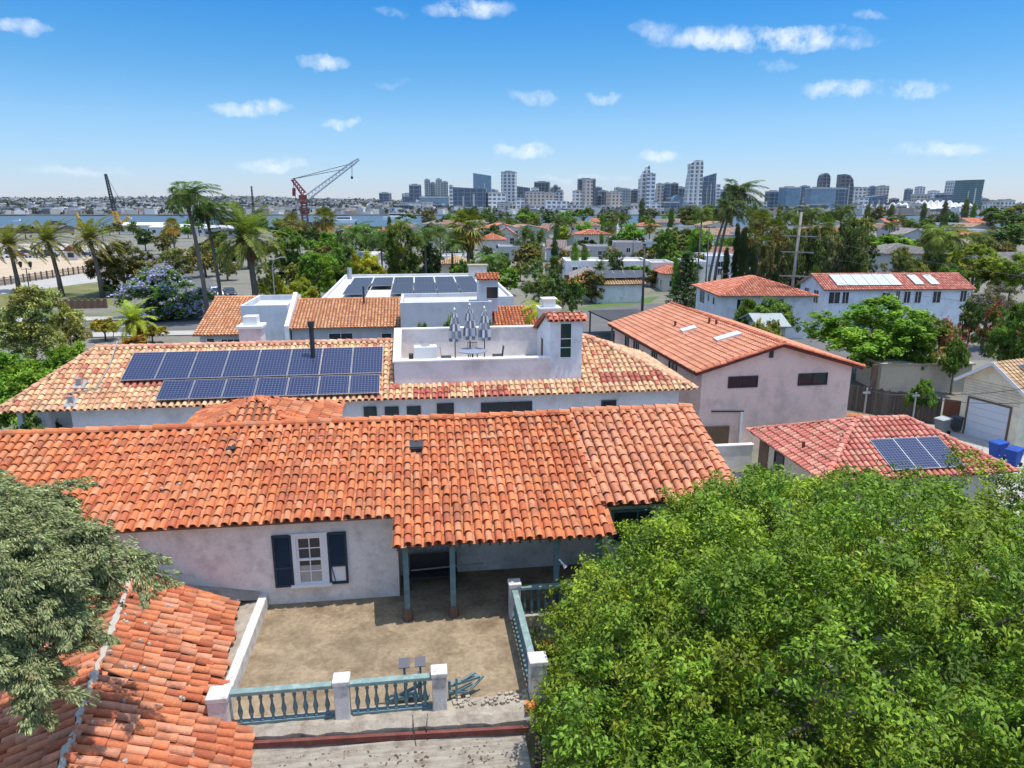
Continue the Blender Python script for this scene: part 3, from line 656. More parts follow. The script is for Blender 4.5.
tile_plane(lb, [Vector((-12.0, 19.3, 3.3)), Vector((-10.0, 7.5, 3.3)), Vector((-5.95, 7.5, 4.96)), Vector((-8.2, 19.3, 4.99))], 0.30, 0.42, co, 8, seed=43, jit=2.2, sag=.05)
for k in range(60):
    a, b = rm.uniform(0, 1), rm.uniform(.05, .95); p = e0.lerp(Vector((-4.1, 11, 3.4)), a).lerp(Vector((-8.2, 19.3, 4.98)).lerp(Vector((-6.6, 11, 4.96)), a), b); r = rm.uniform(.03, .065)
    lb.lathe(p + Vector((0, 0, .11)), [(r, -.06), (r * .8, .0), (r * .3, .015)], 6, (.5, .43, .36))
lr = lb.build('roof', M_TILE_OLD, LW)
rc = MB(); q_ = [Vector((-8.2, 19.3, 4.99)).lerp(Vector((-6.0, 7.8, 4.96)), i / 70) + Vector((rm.uniform(-.03, .03), 0, rm.uniform(-.02, .02))) for i in range(71)]; rc.tube(q_, [rm.uniform(.05, .115) for _ in q_], 7)
rc.build('mortar_ridge', surf('lime_mortar', (.48, .42, .35), .95, .25, 3, .5, (.3, .24, .18), 3, fine=.2), lr)
wb = MB(); wb.prism([(-5.3, 19.5), (-4.75, 14.9), (-4.1, 14.5), (-3.2, 8.2), (-10, 8.2), (-11.8, 19.5)], 'z', 0, 3.2); wb.build('wall', M_STUCCO_OLD, LW)
wb = MB(); wb.raw([(-5.3, 19.4, 3.2), (-8.2, 19.4, 4.9), (-11.8, 19.4, 3.2)], [(0, 1, 2)]); wb.build('gable', M_STUCCO_OLD, LW)

SR = thing('shed', 'shed roofed with stained pale corrugated sheets in front of the terrace', 'shed', (0, 0, 0))
sb = MB(); n = 150; ys = [9.0 + k * (14.5 - 9.0) / n for k in range(n + 1)]
def cz(y): return 2.68 + (y - 9) * .058 + .034 * math.sin(y * 2 * math.pi / .21)
xs = [-4.08, -2.5, -.9, .7, 2.1]
for i in range(4):
    V = []; off = (i % 2) * .012
    for y in ys: V += [(xs[i] - .04, y, cz(y) + off), (xs[i + 1] + .04, y, cz(y) + off)]
    sb.raw(V, [(2 * k, 2 * k + 1, 2 * k + 3, 2 * k + 2) for k in range(n)])
sb.build('roof', M_CORR, SR)
wb = MB(); wb.box(-3.9, 1.9, 9.2, 13.9, 0, 2.45); wb.build('wall', M_STUCCO_OLD, SR)
lv = MB(); rl = random.Random(9)
for k in range(200):
    cx, cy = rl.choice([(-3.2, 13.6), (-1.0, 13.55), (.9, 13.5), (-3.5, 12.9), (-1.8, 13.2), (1.6, 13.2), (0, 13)]); x = cx + rl.gauss(0, .5); y = min(14.0, cy + .15 + rl.gauss(0, .25)); a = rl.uniform(0, 6.28); r = rl.uniform(.015, .04)
    if not -4 < x < 2: continue
    lv.ob((x, y, cz(y) + .02), (r * math.cos(a), r * math.sin(a), .005), (-r * .5 * math.sin(a), r * .5 * math.cos(a), 0), (0, 0, .003))
o = lv.build('leaf_litter', surf('dead_leaves', (.13, .085, .05), .95, .4, 5)); o['kind'] = 'stuff'; o['label'] = 'brown dead leaves scattered on the corrugated sheets'
# ------------------------------------------------------------------ ground, streets, park
def sheet(name, mat, poly, z, kind='structure'):
    m = MB(); m.face([(x, y, z) for x, y in poly]); o = m.build(name, mat); o['kind'] = kind; return o
def quadpx(name, mat, pts, z):
    P = [at_z(a, b, z) for a, b in pts]; m = MB(); m.face(P)
    if (P[1] - P[0]).cross(P[2] - P[0]).z < 0: m.f = [tuple(reversed(m.f[0]))]
    o = m.build(name, mat); o['kind'] = 'structure'; return o
sheet('ground', M_SOIL, [(-4500, -60), (4500, -60), (4500, 9000), (-4500, 9000)], 0.0)
sheet('garden', M_GRASS, [(-60, -20), (40, -20), (40, 16), (-60, 16)], 0.004)
sheet('yard', M_PAVE, [(-25, 28.4), (31, 28.4), (31, 36.5), (-25, 36.5)], 0.008)
sheet('street', M_ASPH, [(-140, 91), (14, 91), (14, 100.5), (-140, 100.5)], 0.004)
sheet('pavement', M_PAVE, [(-140, 87.6), (14, 87.6), (14, 90.8), (-140, 90.8)], 0.10)
sheet('pavement', M_PAVE, [(-140, 100.7), (-34, 100.7), (-36, 104.2), (-140, 104.2)], 0.10)
sheet('side_street', M_ASPH, [(-34, 99), (-23.5, 99), (-44, 160), (-72, 235), (-84, 232), (-54, 158)], 0.008)
sheet('alley', M_PAVE, [(30.8, 28), (37.2, 28), (36.4, 44), (32, 44)], 0.012)
sheet('alley', M_ASPH, [(14, 70), (60, 62), (62, 112), (14, 104)], 0.006)
sheet('lawn', M_LAWN, [(-120, 104.4), (-47, 104.4), (-49, 112), (-120, 112)], 0.012)
sheet('lawn', M_GRASS, [(-120, 115), (-47, 115), (-55, 150), (-130, 156)], 0.016)
quadpx('footpath', M_PAVE, [(-20, 297), (-20, 288), (100, 271), (104, 281)], 0.030)
quadpx('sandy_lot', M_SAND, [(-60, 284), (100, 272), (104, 256), (-60, 262)], 0.020)
quadpx('car_park', surf('pale_car_park', (.42, .37, .31), .95, .1, .1, .3, (.3, .26, .21), .08, fine=.06), [(-60, 262), (108, 256.5), (108, 243), (-60, 244)], 0.024)
quadpx('lawn', M_LAWN, [(560, 312), (650, 303), (660, 296), (600, 303)], .012)
mk = MB()
for k in range(6): mk.box(-31.5 + k * 1.3, -30.8 + k * 1.3, 101.5, 104.3, .016, .02)
for k in range(14): mk.box(-120 + k * 9, -117 + k * 9, 95.6, 95.75, .012, .016)
o = mk.build('road_marking', M_WHITE); o['kind'] = 'structure'

# ------------------------------------------------------------------ house with the roof deck
N = thing('house', 'pale house with mottled cream and orange tiles and a white walled roof deck', 'house', (0, 0, 0))
ez, ey, ry, rz_ = 5.2, 36.1, 41.0, 7.4
kx = (rz_ - ez) / (ry - ey)
rd1 = random.Random(21)
def cmid(a, b):
    if b < 1.9 and (10.5 < a < 12.2 or 12.8 < a < 13.6) and b > .3: c = rd1.choice(PAL_RED)
    elif b < .8 and (20.2 < a < 22.0 or 23.4 < a < 25.2) and rd1.random() < .8: c = rd1.choice(PAL_RED)
    elif 30.5 < a < 34 and .7 < b < 1.5 and rd1.random() < .85: c = rd1.choice(PAL_RED)
    elif 5 < a < 9 and 1.4 < b < 2.2 and rd1.random() < .5: c = rd1.choice(PAL_RED)
    elif rd1.random() < .06: c = rd1.choice(PAL_RED)
    else: c = rd1.choice(PAL_CREAM)
    k = 1 + rd1.uniform(-.12, .12); return (c[0] * k, c[1] * k, c[2] * k)
c0, c1, c2, c3 = (-20.6, ey, ez), (15.0, ey, ez), (15.0, 46, ez), (-20.6, 46, ez)
a0, a1 = (-17.6, ry, rz_), (9.9, ry, rz_)
nb = MB()
qx0, qx1, qy = -1.42, 8.78, 37.2; qr = 41.95; zr2 = rz_ - kx * (qr - ry) * .98; zq = ez + kx * (qy - ey)
def csh(off): return lambda a, b: cmid(a + off, b)
tile_plane(nb, [c0, (qx0, ey, ez), (qx0, ry, rz_), a0], .32, .42, cmid, 7, True, 1.0, seed=51)
tile_plane(nb, [(qx0, ey, ez), (qx1, ey, ez), (qx1, qy, zq), (qx0, qy, zq)], .32, .42, csh(qx0 + 20.6), 7, True, 1.0, seed=50)
tile_plane(nb, [(qx1, ey, ez), c1, a1, (qx1, ry, rz_)], .32, .42, csh(qx1 + 20.6), 7, True, 1.0, seed=49)
tile_plane(nb, [c1, c2, a1], .32, .42, palfn(PAL_CREAM, R), 6, False, seed=52)
tile_plane(nb, [(qx0, 46, ez), c3, a0, (qx0, ry, rz_)], .34, .5, palfn(PAL_CREAM, R), 3, False, seed=53)
tile_plane(nb, [c2, (qx1, 46, ez), (qx1, ry, rz_), a1], .34, .5, palfn(PAL_CREAM, R), 3, False, seed=48)
tile_plane(nb, [(qx1, 46, ez), (qx0, 46, ez), (qx0, qr, zr2), (qx1, qr, zr2)], .34, .5, palfn(PAL_CREAM, R), 3, False, seed=47)
tile_plane(nb, [c3, c0, a0], .32, .42, palfn(PAL_CREAM, R), 6, False, seed=54)
nr = nb.build('roof', M_TILE, N)
rc = MB(); pc = palfn([(0.62, 0.32, 0.2), (0.58, 0.26, 0.16), (0.66, 0.38, 0.24)], R)
ridge_caps(rc, a0, (qx0 - .05, ry, rz_), .17, .45, pc, seed=55, lift=.05); ridge_caps(rc, c0, a0, .16, .45, pc, seed=56, lift=.05); rc.build('ridge_tile', M_TILE, nr); rc = MB(); ridge_caps(rc, (qx1, ry, rz_), a1, .17, .45, pc, seed=46, lift=.05); ridge_caps(rc, c1, a1, .16, .45, pc, seed=57, lift=.05)
rc.build('ridge_tile', M_TILE, nr)
wb = MB(); wb.box(-17.4, 14.2, 36.7, 45.4, 0, 5.18); wb.box(-20, -17.402, 38.6, 45.4, 0, 5.18); tint(wb.build('wall', M_STUCCO, N), (.74, .73, .74))
eb = MB(); eb.box(-20.3, 14.7, 36.25, 36.9, 5.19, 5.25); eb.build('soffit', M_BROWN, N)
for x in (-19.8, -18.6): tint(MB().box(x - .12, x + .12, 36.7, 36.95, 0, 5.18).build('post', M_STUCCO, N), (.7, .69, .7))
for (x0, x1, y, hh, g) in ((364, 377, 415, 1.1, 0), (385, 399, 415, 1.1, 0), (407, 421, 414.5, 1.1, 0), (437, 454, 413.5, 1.3, 1), (481, 532, 411, 1.1, 1), (601, 616, 406.5, .9, 1)):
    A = at_y(x0, y, 36.7); B = at_y(x1, y, 36.7)
    window(N, ((A.x + B.x) / 2, 36.7, A.z - .25), (1, 0, 0), B.x - A.x, hh + .3, M_DKMETAL, M_GLASS if g else M_GLASSG, (('v', .66),) if B.x - A.x > 2 else (), .07)
# roof deck
DX0, DX1, DY0, DY1, DT = -1.4, 8.75, 37.25, 41.9, 7.02; DB = 8.0
dk = MB(); dk.box(DX0, 7.0, DY0, DY0 + .3, 5.3, DT - .09); dk.prism([(DY0 + .302, 5.3), (DY1 - .302, 5.3), (DY1 - .302, DB - .09), (DY0 + .302, DT - .09)], 'x', DX0, DX0 + .3); dk.box(DX0, 7.0, DY1 - .3, DY1, 5.3, DB - .09)
tint(dk.build('deck_wall', M_STUCCO, N), (.88, .78, .73))
cp = MB(); cp.box(DX0 - .06, 7.05, DY0 - .075, DY0 + .36, DT - .088, DT); cp.prism([(DY0 + .361, DT - .087), (DY1 - .361, DB - .087), (DY1 - .361, DB), (DY0 + .361, DT - .001)], 'x', DX0 - .06, DX0 + .36); cp.box(DX0 - .06, 7.0, DY1 - .36, DY1 + .06, DB - .086, DB + .001)
tint(cp.build('deck_coping', M_STUCCO, N), (.83, .81, .79))
tint(MB().box(DX0 + .301, DX1 - .301, DY0 + .301, DY1 - .301, 5.6, 6.25).build('deck_floor', M_ROOFGREY, N), (1, 1, 1))
# stair tower
tb = MB(); TX0, TX1, TY0, TY1 = 6.98, 8.75, 37.245, 38.9
tb.box(TX0, TX1, TY0, TY1, 5.3, 8.95)
tb.raw([(TX0, TY1, 8.9), (TX1, TY1, 8.9), (TX1, 42.6, 7.3), (TX0, 42.6, 7.3), (TX0, TY1, 5.4), (TX1, TY1, 5.4), (TX1, 42.6, 5.4), (TX0, 42.6, 5.4)], [(0, 1, 2, 3), (7, 6, 5, 4), (3, 7, 4, 0), (1, 5, 6, 2), (2, 6, 7, 3)])
tint(tb.build('stair_tower', M_STUCCO, N), (.80, .79, .80))
tr_ = MB(); pr = palfn([(0.52, .17, .1), (.6, .26, .16), (.45, .14, .09)], R)
tile_plane(tr_, [(TX0 - .15, TY0 - .15, 8.97), (TX1 + .18, TY0 - .15, 8.97), (TX1 + .18, TY0 + .75, 9.28), (TX0 - .15, TY0 + .75, 9.28)], .3, .42, pr, 7, seed=58)
tile_plane(tr_, [(TX1 + .18, 42.7, 7.45), (TX0 - .15, 42.7, 7.45), (TX0 - .15, TY0 + .75, 9.28), (TX1 + .18, TY0 + .75, 9.28)], .3, .42, pr, 7, seed=59)
tr_.face([(TX0 - .15, TY0 - .15, 8.955), (TX1 + .18, TY0 - .15, 8.955), (TX1 + .18, TY0 + .75, 9.2), (TX0 - .15, TY0 + .75, 9.2)], (.3, .15, .1))
for xx in (TX0 - .151, TX1 + .181): tr_.raw([(xx, TY0 - .15, 8.9), (xx, TY0 + .75, 9.2), (xx, 42.7, 7.36), (xx, TY0 - .15, 8.98), (xx, TY0 + .75, 9.29), (xx, 42.7, 7.46)], [(0, 1, 4, 3), (1, 2, 5, 4)], (.48, .16, .1))
tr_.build('tower_roof', M_TILE, N)
tw = window(N, (7.84, TY0, 7.9), (1, 0, 0), .68, 1.95, M_WHITE, M_GLASSG, (('h', .55), ('h', .3)), .05, .03)
MB().box(TX0 - .02, TX0 - .004, 39.4, 40.0, 5.9, 7.6).build('door', M_BROWN, N)
# chimneys, pipes on this house
ch = MB(); ch.box(-10.2, -9.0, 41.6, 42.8, 5, 8.2); cho = ch.build('chimney', M_STUCCO, N); tint(cho, (.74, .66, .66))
MB().box(-10.3, -8.88, 41.5, 42.9, 8.2, 8.34).build('chimney_cap', M_WHITE, cho); MB().box(-9.95, -9.2, 41.8, 42.6, 8.341, 8.85).build('flue_housing', M_WHITE, cho)
ch = MB(); ch.box(8.0, 9.2, 46.0, 47.2, 4, 8.35); cho = ch.build('chimney', M_STUCCO, N); tint(cho, (.8, .79, .77))
MB().box(7.85, 9.35, 45.85, 47.35, 8.35, 8.45).build('chimney_cap', M_WHITE, cho); MB().box(8.2, 9.0, 46.15, 47.05, 8.451, 8.95).build('flue_housing', M_WHITE, cho); MB().box(8.1, 9.1, 46.05, 47.15, 8.951, 9.03).build('flue_top', M_WHITE, cho)
MB().tube([(-5.83, 39.3, 6.5), (-5.83, 39.3, 8.75)], .13, 10).build('vent_pipe', M_DKMETAL, N)
MB().tube([(-5.83, 39.3, 8.6), (-5.83, 39.3, 8.9)], .18, 10).build('pipe_cowl', M_DKMETAL, N)
for px_, py_ in ((80, 387), (72, 405)):
    p = at_plane(px_, py_, (0, ey, ez), (0, -kx, 1)); m = MB(); m.ob(p + Vector((0, 0, .1)), (.3, 0, 0), (0, .3, .13), (0, -.02, .05)); m.ob(p + Vector((0, 0, .3)), (.12, 0, 0), (0, .12, 0), (0, 0, .16)); m.build('roof_vent', M_METAL, N)
pa, pb, pc_ = (at_plane(a, b, (0, ey, ez), (0, -kx, 1)) + Vector((0, 0, .22)) for a, b in ((118, 345), (110, 370), (97, 393)))
MB().tube([pa, pb, pc_, pc_ + Vector((-1.5, -.3, -.15))], .03, 6).build('roof_conduit', M_METAL, N)
# solar array: two rows of panels
SA = thing('solar_array', 'blue gridded solar array in two rows on the mottled tile roof left of the deck', 'solar array', (-15.3, 37.75, 6.1))
def panel(parent, c, w, d, tilt, mat, rotz=0.0, name='solar_panel', fr=True):
    p = bpy.data.objects.new(name, None); p = MB().box(-w / 2, w / 2, -d / 2, d / 2, -.02, .02).build(name, mat, parent)
    p.location = c; p.rotation_euler = (tilt, 0, rotz)
    if fr:
        f = MB(); t = .02
        f.box(-w / 2 - t, w / 2 + t, -d / 2 - t, -d / 2, -.025, .024); f.box(-w / 2 - t, w / 2 + t, d / 2, d / 2 + t, -.025, .024); f.box(-w / 2 - t, -w / 2, -d / 2, d / 2, -.025, .023); f.box(w / 2, w / 2 + t, -d / 2, d / 2, -.025, .023)
        f.build('frame', M_METAL, p)
    return p
ta = math.atan(kx)
for row, (x0, n, y0, dd) in enumerate(((-15.35, 8, 38.95, 2.25), (-13.2, 7, 37.0, 1.45))):
    wp = (13.3 if row == 0 else 11.05) / n
    for k in range(n):
        y = y0; z = ez + kx * (y - ey) + .28
        panel(SA, Vector((x0 + (k + .5) * wp, y, z)) - SA.location, wp - .07, dd / math.cos(ta) - .06, ta, M_CELL)
# things on the deck
for i, (px_, sc, lab) in enumerate(((455, .96, 'folded grey and white striped parasol, leftmost of three on the deck'), (470, 1.04, 'folded grey and white striped parasol, tallest and middle of three on the deck'), (484.5, .98, 'folded grey and white striped parasol, rightmost of three on the deck'))):
    p = at_y(px_, 340, 40.2); U = thing('parasol', lab, 'parasol', (p.x, 40.2, 6.25), .4 * i)
    MB().lathe((0, 0, 0), [(.3, 0), (.3, .06), (.05, .1)], 10).build('base', M_DKMETAL, U)
    MB().tube([(0, 0, .1), (0, 0, 3.2 * sc)], .03, 6).build('pole', M_BROWN, U)
    m = MB(); n = 16; zs = [1.25, 1.45, 1.9, 2.3, 2.7, 2.95, 3.15]; rs = [.28, .31, .28, .225, .165, .11, .05]; V = []; bi = len(m.v)
    for z, r in zip(zs, rs):
        for k in range(n): t = 2 * math.pi * k / n; q = r * (1 + .28 * (1 if k % 2 else -1)) ; V.append((q * math.cos(t), q * math.sin(t), z * sc))
    for j in range(len(zs) - 1):
        for k in range(n):
            c = (.62, .62, .64) if (k // 2 + j) % 2 else (.20, .21, .24)
            m.raw([V[j * n + k], V[j * n + (k + 1) % n], V[(j + 1) * n + (k + 1) % n], V[(j + 1) * n + k]], [(0, 1, 2, 3)], c)
    m.build('canopy', surf('striped_canvas', (1, 1, 1), .9, .1, 3, attr=True), U); MB().lathe((0, 0, 3.12 * sc), [(.05, 0), (.07, .05), (.02, .15)], 8).build('finial', M_WHITE, U)
t = thing('deck_table', 'round dark table under the folded parasols on the roof deck', 'table', (2.95, 39.6, 6.25))
MB().lathe((0, 0, .72), [(.85, 0), (.85, .04)], 20).build('tabletop', surf('bluegrey_top', (.25, .28, .36), .5, .1, 2), t); MB().lathe((0, 0, 0), [(.3, 0), (.3, .04), (.05, .08), (.05, .72)], 10).build('pedestal', M_DKMETAL, t)
for i, (dx, dy, r, lab) in enumerate(((-1.5, 0, 1.57, 'dark wire deck chair at the left of the round table'), (1.45, .1, -1.57, 'dark wire deck chair at the right of the round table'), (.1, 1.4, 3.14, 'dark wire deck chair behind the round table'))):
    c = thing('deck_chair', lab, 'chair', (2.95 + dx, 39.6 + dy * .8, 6.25), -r, 'chairs on the roof deck')
    MB().box(-.28, .28, -.28, .28, .42, .46).build('seat', M_DKMETAL, c)
    m = MB()
    for k in range(7): m.bar((-.27 + k * .09, -.27, .46), (-.27 + k * .09, -.33, .95), .02)
    m.bar((-.29, -.33, .95), (.29, -.33, .95), .035); m.build('backrest', M_DKMETAL, c)
    for sx in (-.26, .26):
        for sy in (-.26, .26): MB().bar((sx, sy, 0), (sx, sy, .42), .03).build('leg', M_DKMETAL, c)
t = thing('air_conditioner', 'white boxed air conditioner against the left deck wall', 'air conditioner', (.3, 40.6, 6.25)); MB().box(-.65, .65, -.35, .35, .08, .9).build('casing', M_WHITE, t, bevel=.03); MB().lathe((0, 0, .9), [(.28, 0), (.28, .03)], 14).build('fan_guard', M_METAL, t); MB().box(-.95, -.7, -.2, .2, 0, .45).build('pipe_box', M_DKMETAL, t)

# ------------------------------------------------------------------ pink gabled house
PKA = math.radians(1.4); pk0 = Vector((16.35, 39.7, 0))
K = thing('house', 'two storey pink stucco house with a plain orange gabled roof and two skylights', 'house', pk0, PKA)
W, D, EZ, PZ = 11.0, 18.6, 5.25, 6.85
wb = MB(); wb.box(.55, W - .55, .35, D - .3, 0, EZ); k = (PZ - EZ) / (W / 2)
zi = EZ + k * .55
for y0, y1 in ((.35, .6), (D - .55, D - .3)):
    wb.prism([(.55, EZ), (W - .55, EZ), (W - .55, zi - .08), (W / 2, PZ - .1), (.55, zi - .08)], 'y', y0, y1)
tint(wb.build('wall', M_STUCCO, K), (.96, .69, .57))
rb = MB(); cs = palfn(PAL_PINK, R, .06)
L0, L1, Rr0, Rr1, T0, T1 = (0, 0, EZ), (0, D, EZ), (W, 0, EZ), (W, D, EZ), (W / 2, 0, PZ), (W / 2, D, PZ)
tile_plane(rb, [L1, L0, T0, T1], .30, .45, cs, 5, False, .4, .30, seed=61); tile_plane(rb, [Rr0, Rr1, T1, T0], .30, .45, cs, 5, False, .4, .30, seed=62)
pr_ = rb.build('roof', M_TILE_FAR, K)
rc = MB(); cs2 = palfn([(.55, .17, .09), (.6, .2, .11), (.5, .15, .08)], R)
ridge_caps(rc, T0, T1, .16, .42, cs2, seed=63, lift=.07)
for a, b, s in ((L0, T0, 64), (Rr0, T0, 65)): ridge_caps(rc, Vector(a) + Vector((0, .02, 0)), Vector(b) + Vector((0, .02, 0)), .13, .42, cs2, seed=s, lift=.05)
rc.build('ridge_tile', M_TILE_FAR, pr_)
fb = MB(); n1 = Vector((-k, 0, 1)).normalized(); n2 = Vector((k, 0, 1)).normalized()
for (a, b, n) in ((L0, T0, n1), (T0, Rr0, n2)): fb.bar(Vector(a) - n * .1 + Vector((0, .04, 0)), Vector(b) - n * .1 + Vector((0, .04, 0)), .08, .17)
fb.bar((0.05, 0, EZ - .1), (0.05, D, EZ - .1), .09, .16); fb.bar((W - .05, 0, EZ - .1), (W - .05, D, EZ - .1), .09, .16)
for (a, b, n) in ((L0, T0, n1), (T0, Rr0, n2)):
    A, B = Vector(a) - n * .12, Vector(b) - n * .12; fb.face([A, B, B + Vector((0, D, 0)), A + Vector((0, D, 0))])
fb.build('fascia', M_MAROON, K)
def loc(p): return Matrix.Rotation(-PKA, 3, 'Z') @ (Vector(p) - pk0)
fn = Matrix.Rotation(PKA, 3, 'Z') @ Vector((0, -1, 0)); fp = pk0 + Matrix.Rotation(PKA, 3, 'Z') @ Vector((0, .35, 0))
for (a, b, c, d) in ((728, 757.5, 376, 387.5), (798, 827, 373, 385)):
    A = loc(at_plane(a, (c + d) / 2, fp, fn)); B = loc(at_plane(b, (c + d) / 2, fp, fn)); t_ = loc(at_plane((a + b) / 2, c, fp, fn)); b_ = loc(at_plane((a + b) / 2, d, fp, fn))
    window(K, ((A.x + B.x) / 2, .35, (t_.z + b_.z) / 2), (1, 0, 0), B.x - A.x, t_.z - b_.z, M_DKMETAL, M_GLASS, (('v', .5),), .06)
A = loc(at_plane(771, 352, fp, fn)); MB().box(A.x - .1, A.x + .16, .3, .36, A.z - .35, A.z + .3).build('gable_vent', M_DKMETAL, K)
A = loc(at_plane(711, 411, fp, fn)); B = loc(at_plane(743, 411, fp, fn)); MB().tube([(A.x, .27, A.z), (B.x, .27, B.z)], .05, 6).build('wall_pipe', M_DKMETAL, K)
A = loc(at_plane(714, 440, fp, fn)); m = MB(); m.box(A.x - 1.0, A.x + .9, .22, .36, 0, 1.75); m.build('garage_opening', M_BROWN, K)
MB().box(3.2, 3.35, .2, .35, .0, 2.6).build('downpipe', M_WHITE, K)
for (yy, zz, ww, hh) in ((12.6, 4.2, 1.2, 1.7), (8.6, 4.3, 1.0, 1.0), (5.0, 4.0, 1.4, 1.9), (14.9, 4.0, .9, 1.9)):
    window(K, (.55, yy, zz), (0, -1, 0), ww, hh, M_DKMETAL, M_GLASS, (('v', .5),), .06)
rot = Matrix.Rotation(PKA, 3, 'Z')
def onroof(px_, py_):
    n = rot @ n1; return loc(at_plane(px_, py_, pk0 + rot @ Vector(L0), n))
for a, b, ln in (((682, 333), (696, 329), 1.6), ((716, 342), (740, 335), 2.6)):
    A, B = onroof(*a), onroof(*b); d = (B - A).normalized(); s = n1.cross(d); m = MB(); c = (A + B) / 2 + n1 * .14
    m.ob(c, d * (B - A).length / 2, s * .42, n1 * .09); sk = m.build('skylight', M_WHITE, K)
    m = MB(); m.ob(c + n1 * .096, d * ((B - A).length / 2 - .1), s * .34, n1 * .012); m.build('skylight_pane', surf('milky_pane', (.62, .64, .66), .25, .1, 2), sk)
for a, b in ((675, 327), (709, 324), (716, 326)):
    p = onroof(a, b); MB().tube([p - n1 * .1, p + Vector((0, 0, .45))], .09, 8).build('vent_pipe', M_MAROON, K)

# red hipped garage with solar
gx0, gx1, gy0, gy1, gz, gt = 18.3, 28.2, 28.6, 36.4, 2.6, 4.28
G = thing('garage', 'low garage with a salmon red hipped tile roof rising behind the big green tree', 'garage', (0, 0, 0))
rb = MB(); cg = palfn(PAL_SALMON, R, .09)
q0, q1, q2, q3 = (gx0, gy0, gz), (gx1, gy0, gz), (gx1, gy1, gz), (gx0, gy1, gz); t0, t1 = (22.15, 32.5, gt), (24.95, 32.5, gt)
for i, P in enumerate(([q0, q1, t1, t0], [q1, q2, t1], [q2, q3, t0, t1], [q3, q0, t0])): tile_plane(rb, P, .31, .40, cg, 6, i != 2, .6, seed=71 + i)
gr = rb.build('roof', M_TILE, G)
rc = MB(); 
for i, (a, b) in enumerate(((t0, t1), (q0, t0), (q1, t1), (q2, t1), (q3, t0))): ridge_caps(rc, a, b, .14, .42, cg, seed=76 + i, lift=.06)
rc.build('ridge_tile', M_TILE, gr)
wb = MB(); wb.box(gx0 + .5, gx1 - .5, gy0 + .5, gy1 - .5, 0, 2.58); tint(wb.build('wall', M_STUCCO, G), (.62, .55, .46))
MB().box(gx0 + .1, gx1 - .1, gy0 + .1, gy1 - .1, 2.5, 2.57).build('soffit', M_BROWN, G)
window(G, (gx0 + .5, 33.6, 1.7), (0, -1, 0), 1.0, 1.0, M_DKMETAL, M_GLASS, (), .06)
MB().box(gx0 + .44, gx0 + .5, 34.8, 35.8, 0, 2.2).build('door', M_BROWN, G)
p_ = at_plane(803, 450, (gx0, 32.5, gz), Vector((-(gt - gz) / (22.15 - gx0), 0, 1)))
MB().tube([p_, p_ + Vector((0, 0, .45))], .08, 8).build('vent_pipe', M_MAROON, G)
SG = thing('solar_array', 'small blue solar array on the salmon red garage roof', 'solar array', (24.2, 30.6, 3.5))
kg = (gt - gz) / (32.5 - gy0); tg = math.atan(kg)
for k_ in range(3): panel(SG, Vector((21.95 + k_ * 1.24 + .55, 29.85, gz + kg * (29.85 - gy0) + .2)) - SG.location, 1.2, 1.95 / math.cos(tg), tg, M_CELL)
# garden wall, low tiled wall, fences
w = thing('garden_wall', 'low white garden wall between the pink house and the salmon roofed garage', 'wall', (0, 0, 0)); m = MB(); m.box(13.5, 19.2, 37.4, 37.65, 0, 1.35); tint(m.build('wall', M_STUCCO, w), (.78, .75, .7)); MB().box(13.45, 19.25, 37.35, 37.7, 1.35, 1.42).build('coping', M_WHITE, w)
w = thing('tiled_wall', 'low wall capped with curved orange tiles at the right corner of the pink house', 'wall', (0, 0, 0)); a_, b_ = Vector((22.6, 43.2, 0)), Vector((29.3, 40.2, 0)); m = MB(); m.bar(a_ + Vector((0, 0, 1.0)), b_ + Vector((0, 0, .75)), .3, 2.1 - .25); m.v = [(x, y, max(z, 0)) for x, y, z in m.v]; tint(m.build('wall', M_STUCCO, w), (.6, .5, .42))
rc = MB(); ridge_caps(rc, b_ + Vector((0, 0, 1.62)), a_ + Vector((0, 0, 2.0)), .3, .45, palfn([(.56, .19, .08), (.6, .22, .1)], R), seed=90); rc.build('tile_cap', M_TILE, w)
FE = thing('fence', 'tall weathered grey board fence running behind the garage to the alley', 'fence', (0, 0, 0)); m = MB(); rf = random.Random(4)
A, B = Vector((31.3, 48.6, 0)), Vector((36.0, 43.3, 0)); A = Vector((27.5, 50.4, 0)); n = 90
path = [Vector((27.3, 50.6, 0)), Vector((31.8, 48.2, 0)), Vector((36.0, 43.5, 0))]
def pathpt(t):
    L1 = (path[1] - path[0]).length; L2 = (path[2] - path[1]).length; s = t * (L1 + L2)
    return path[0].lerp(path[1], s / L1) if s < L1 else path[1].lerp(path[2], (s - L1) / L2)
for i in range(n):
    p = pathpt((i + .02) / n); q = pathpt((i + .98) / n); hh = 1.95 + rf.uniform(-.07, .07); kk = rf.uniform(.75, 1.2); off = (i % 2) * .008
    d = (q - p).normalized(); s = Vector((-d.y, d.x, 0)); c = (p + q) / 2 + s * off; m.ob(c + Vector((0, 0, hh / 2)), (q - p) / 2, s * .012, (0, 0, hh / 2), (kk, kk, kk))
m.build('boards', surf('fence_boards', (.125, .10, .085), .92, .25, 2, .5, (.22, .19, .16), 1.5, attr=True, stretch=(1, 1, .12), fine=.2), FE)
for i in range(6): p = pathpt(i / 5); MB().box(p.x - .06, p.x + .06, p.y + .04, p.y + .16, 0, 1.9).build('post', M_WOOD, FE)
g = thing('gate', 'reddish brown timber gate at the end of the board fence beside the cream garage', 'gate', (0, 0, 0)); m = MB(); m.bar((36.05, 43.35, 1.0), (36.75, 42.6, 1.0), .05, 1.95); m.build('boards', surf('red_timber', (.22, .085, .045), .85, .2, 3, stretch=(1, 1, .2)), g); m = MB(); m.bar((36.05, 43.35, 1.9), (36.75, 42.6, 1.9), .08, .08); m.build('rail', M_BROWN, g)
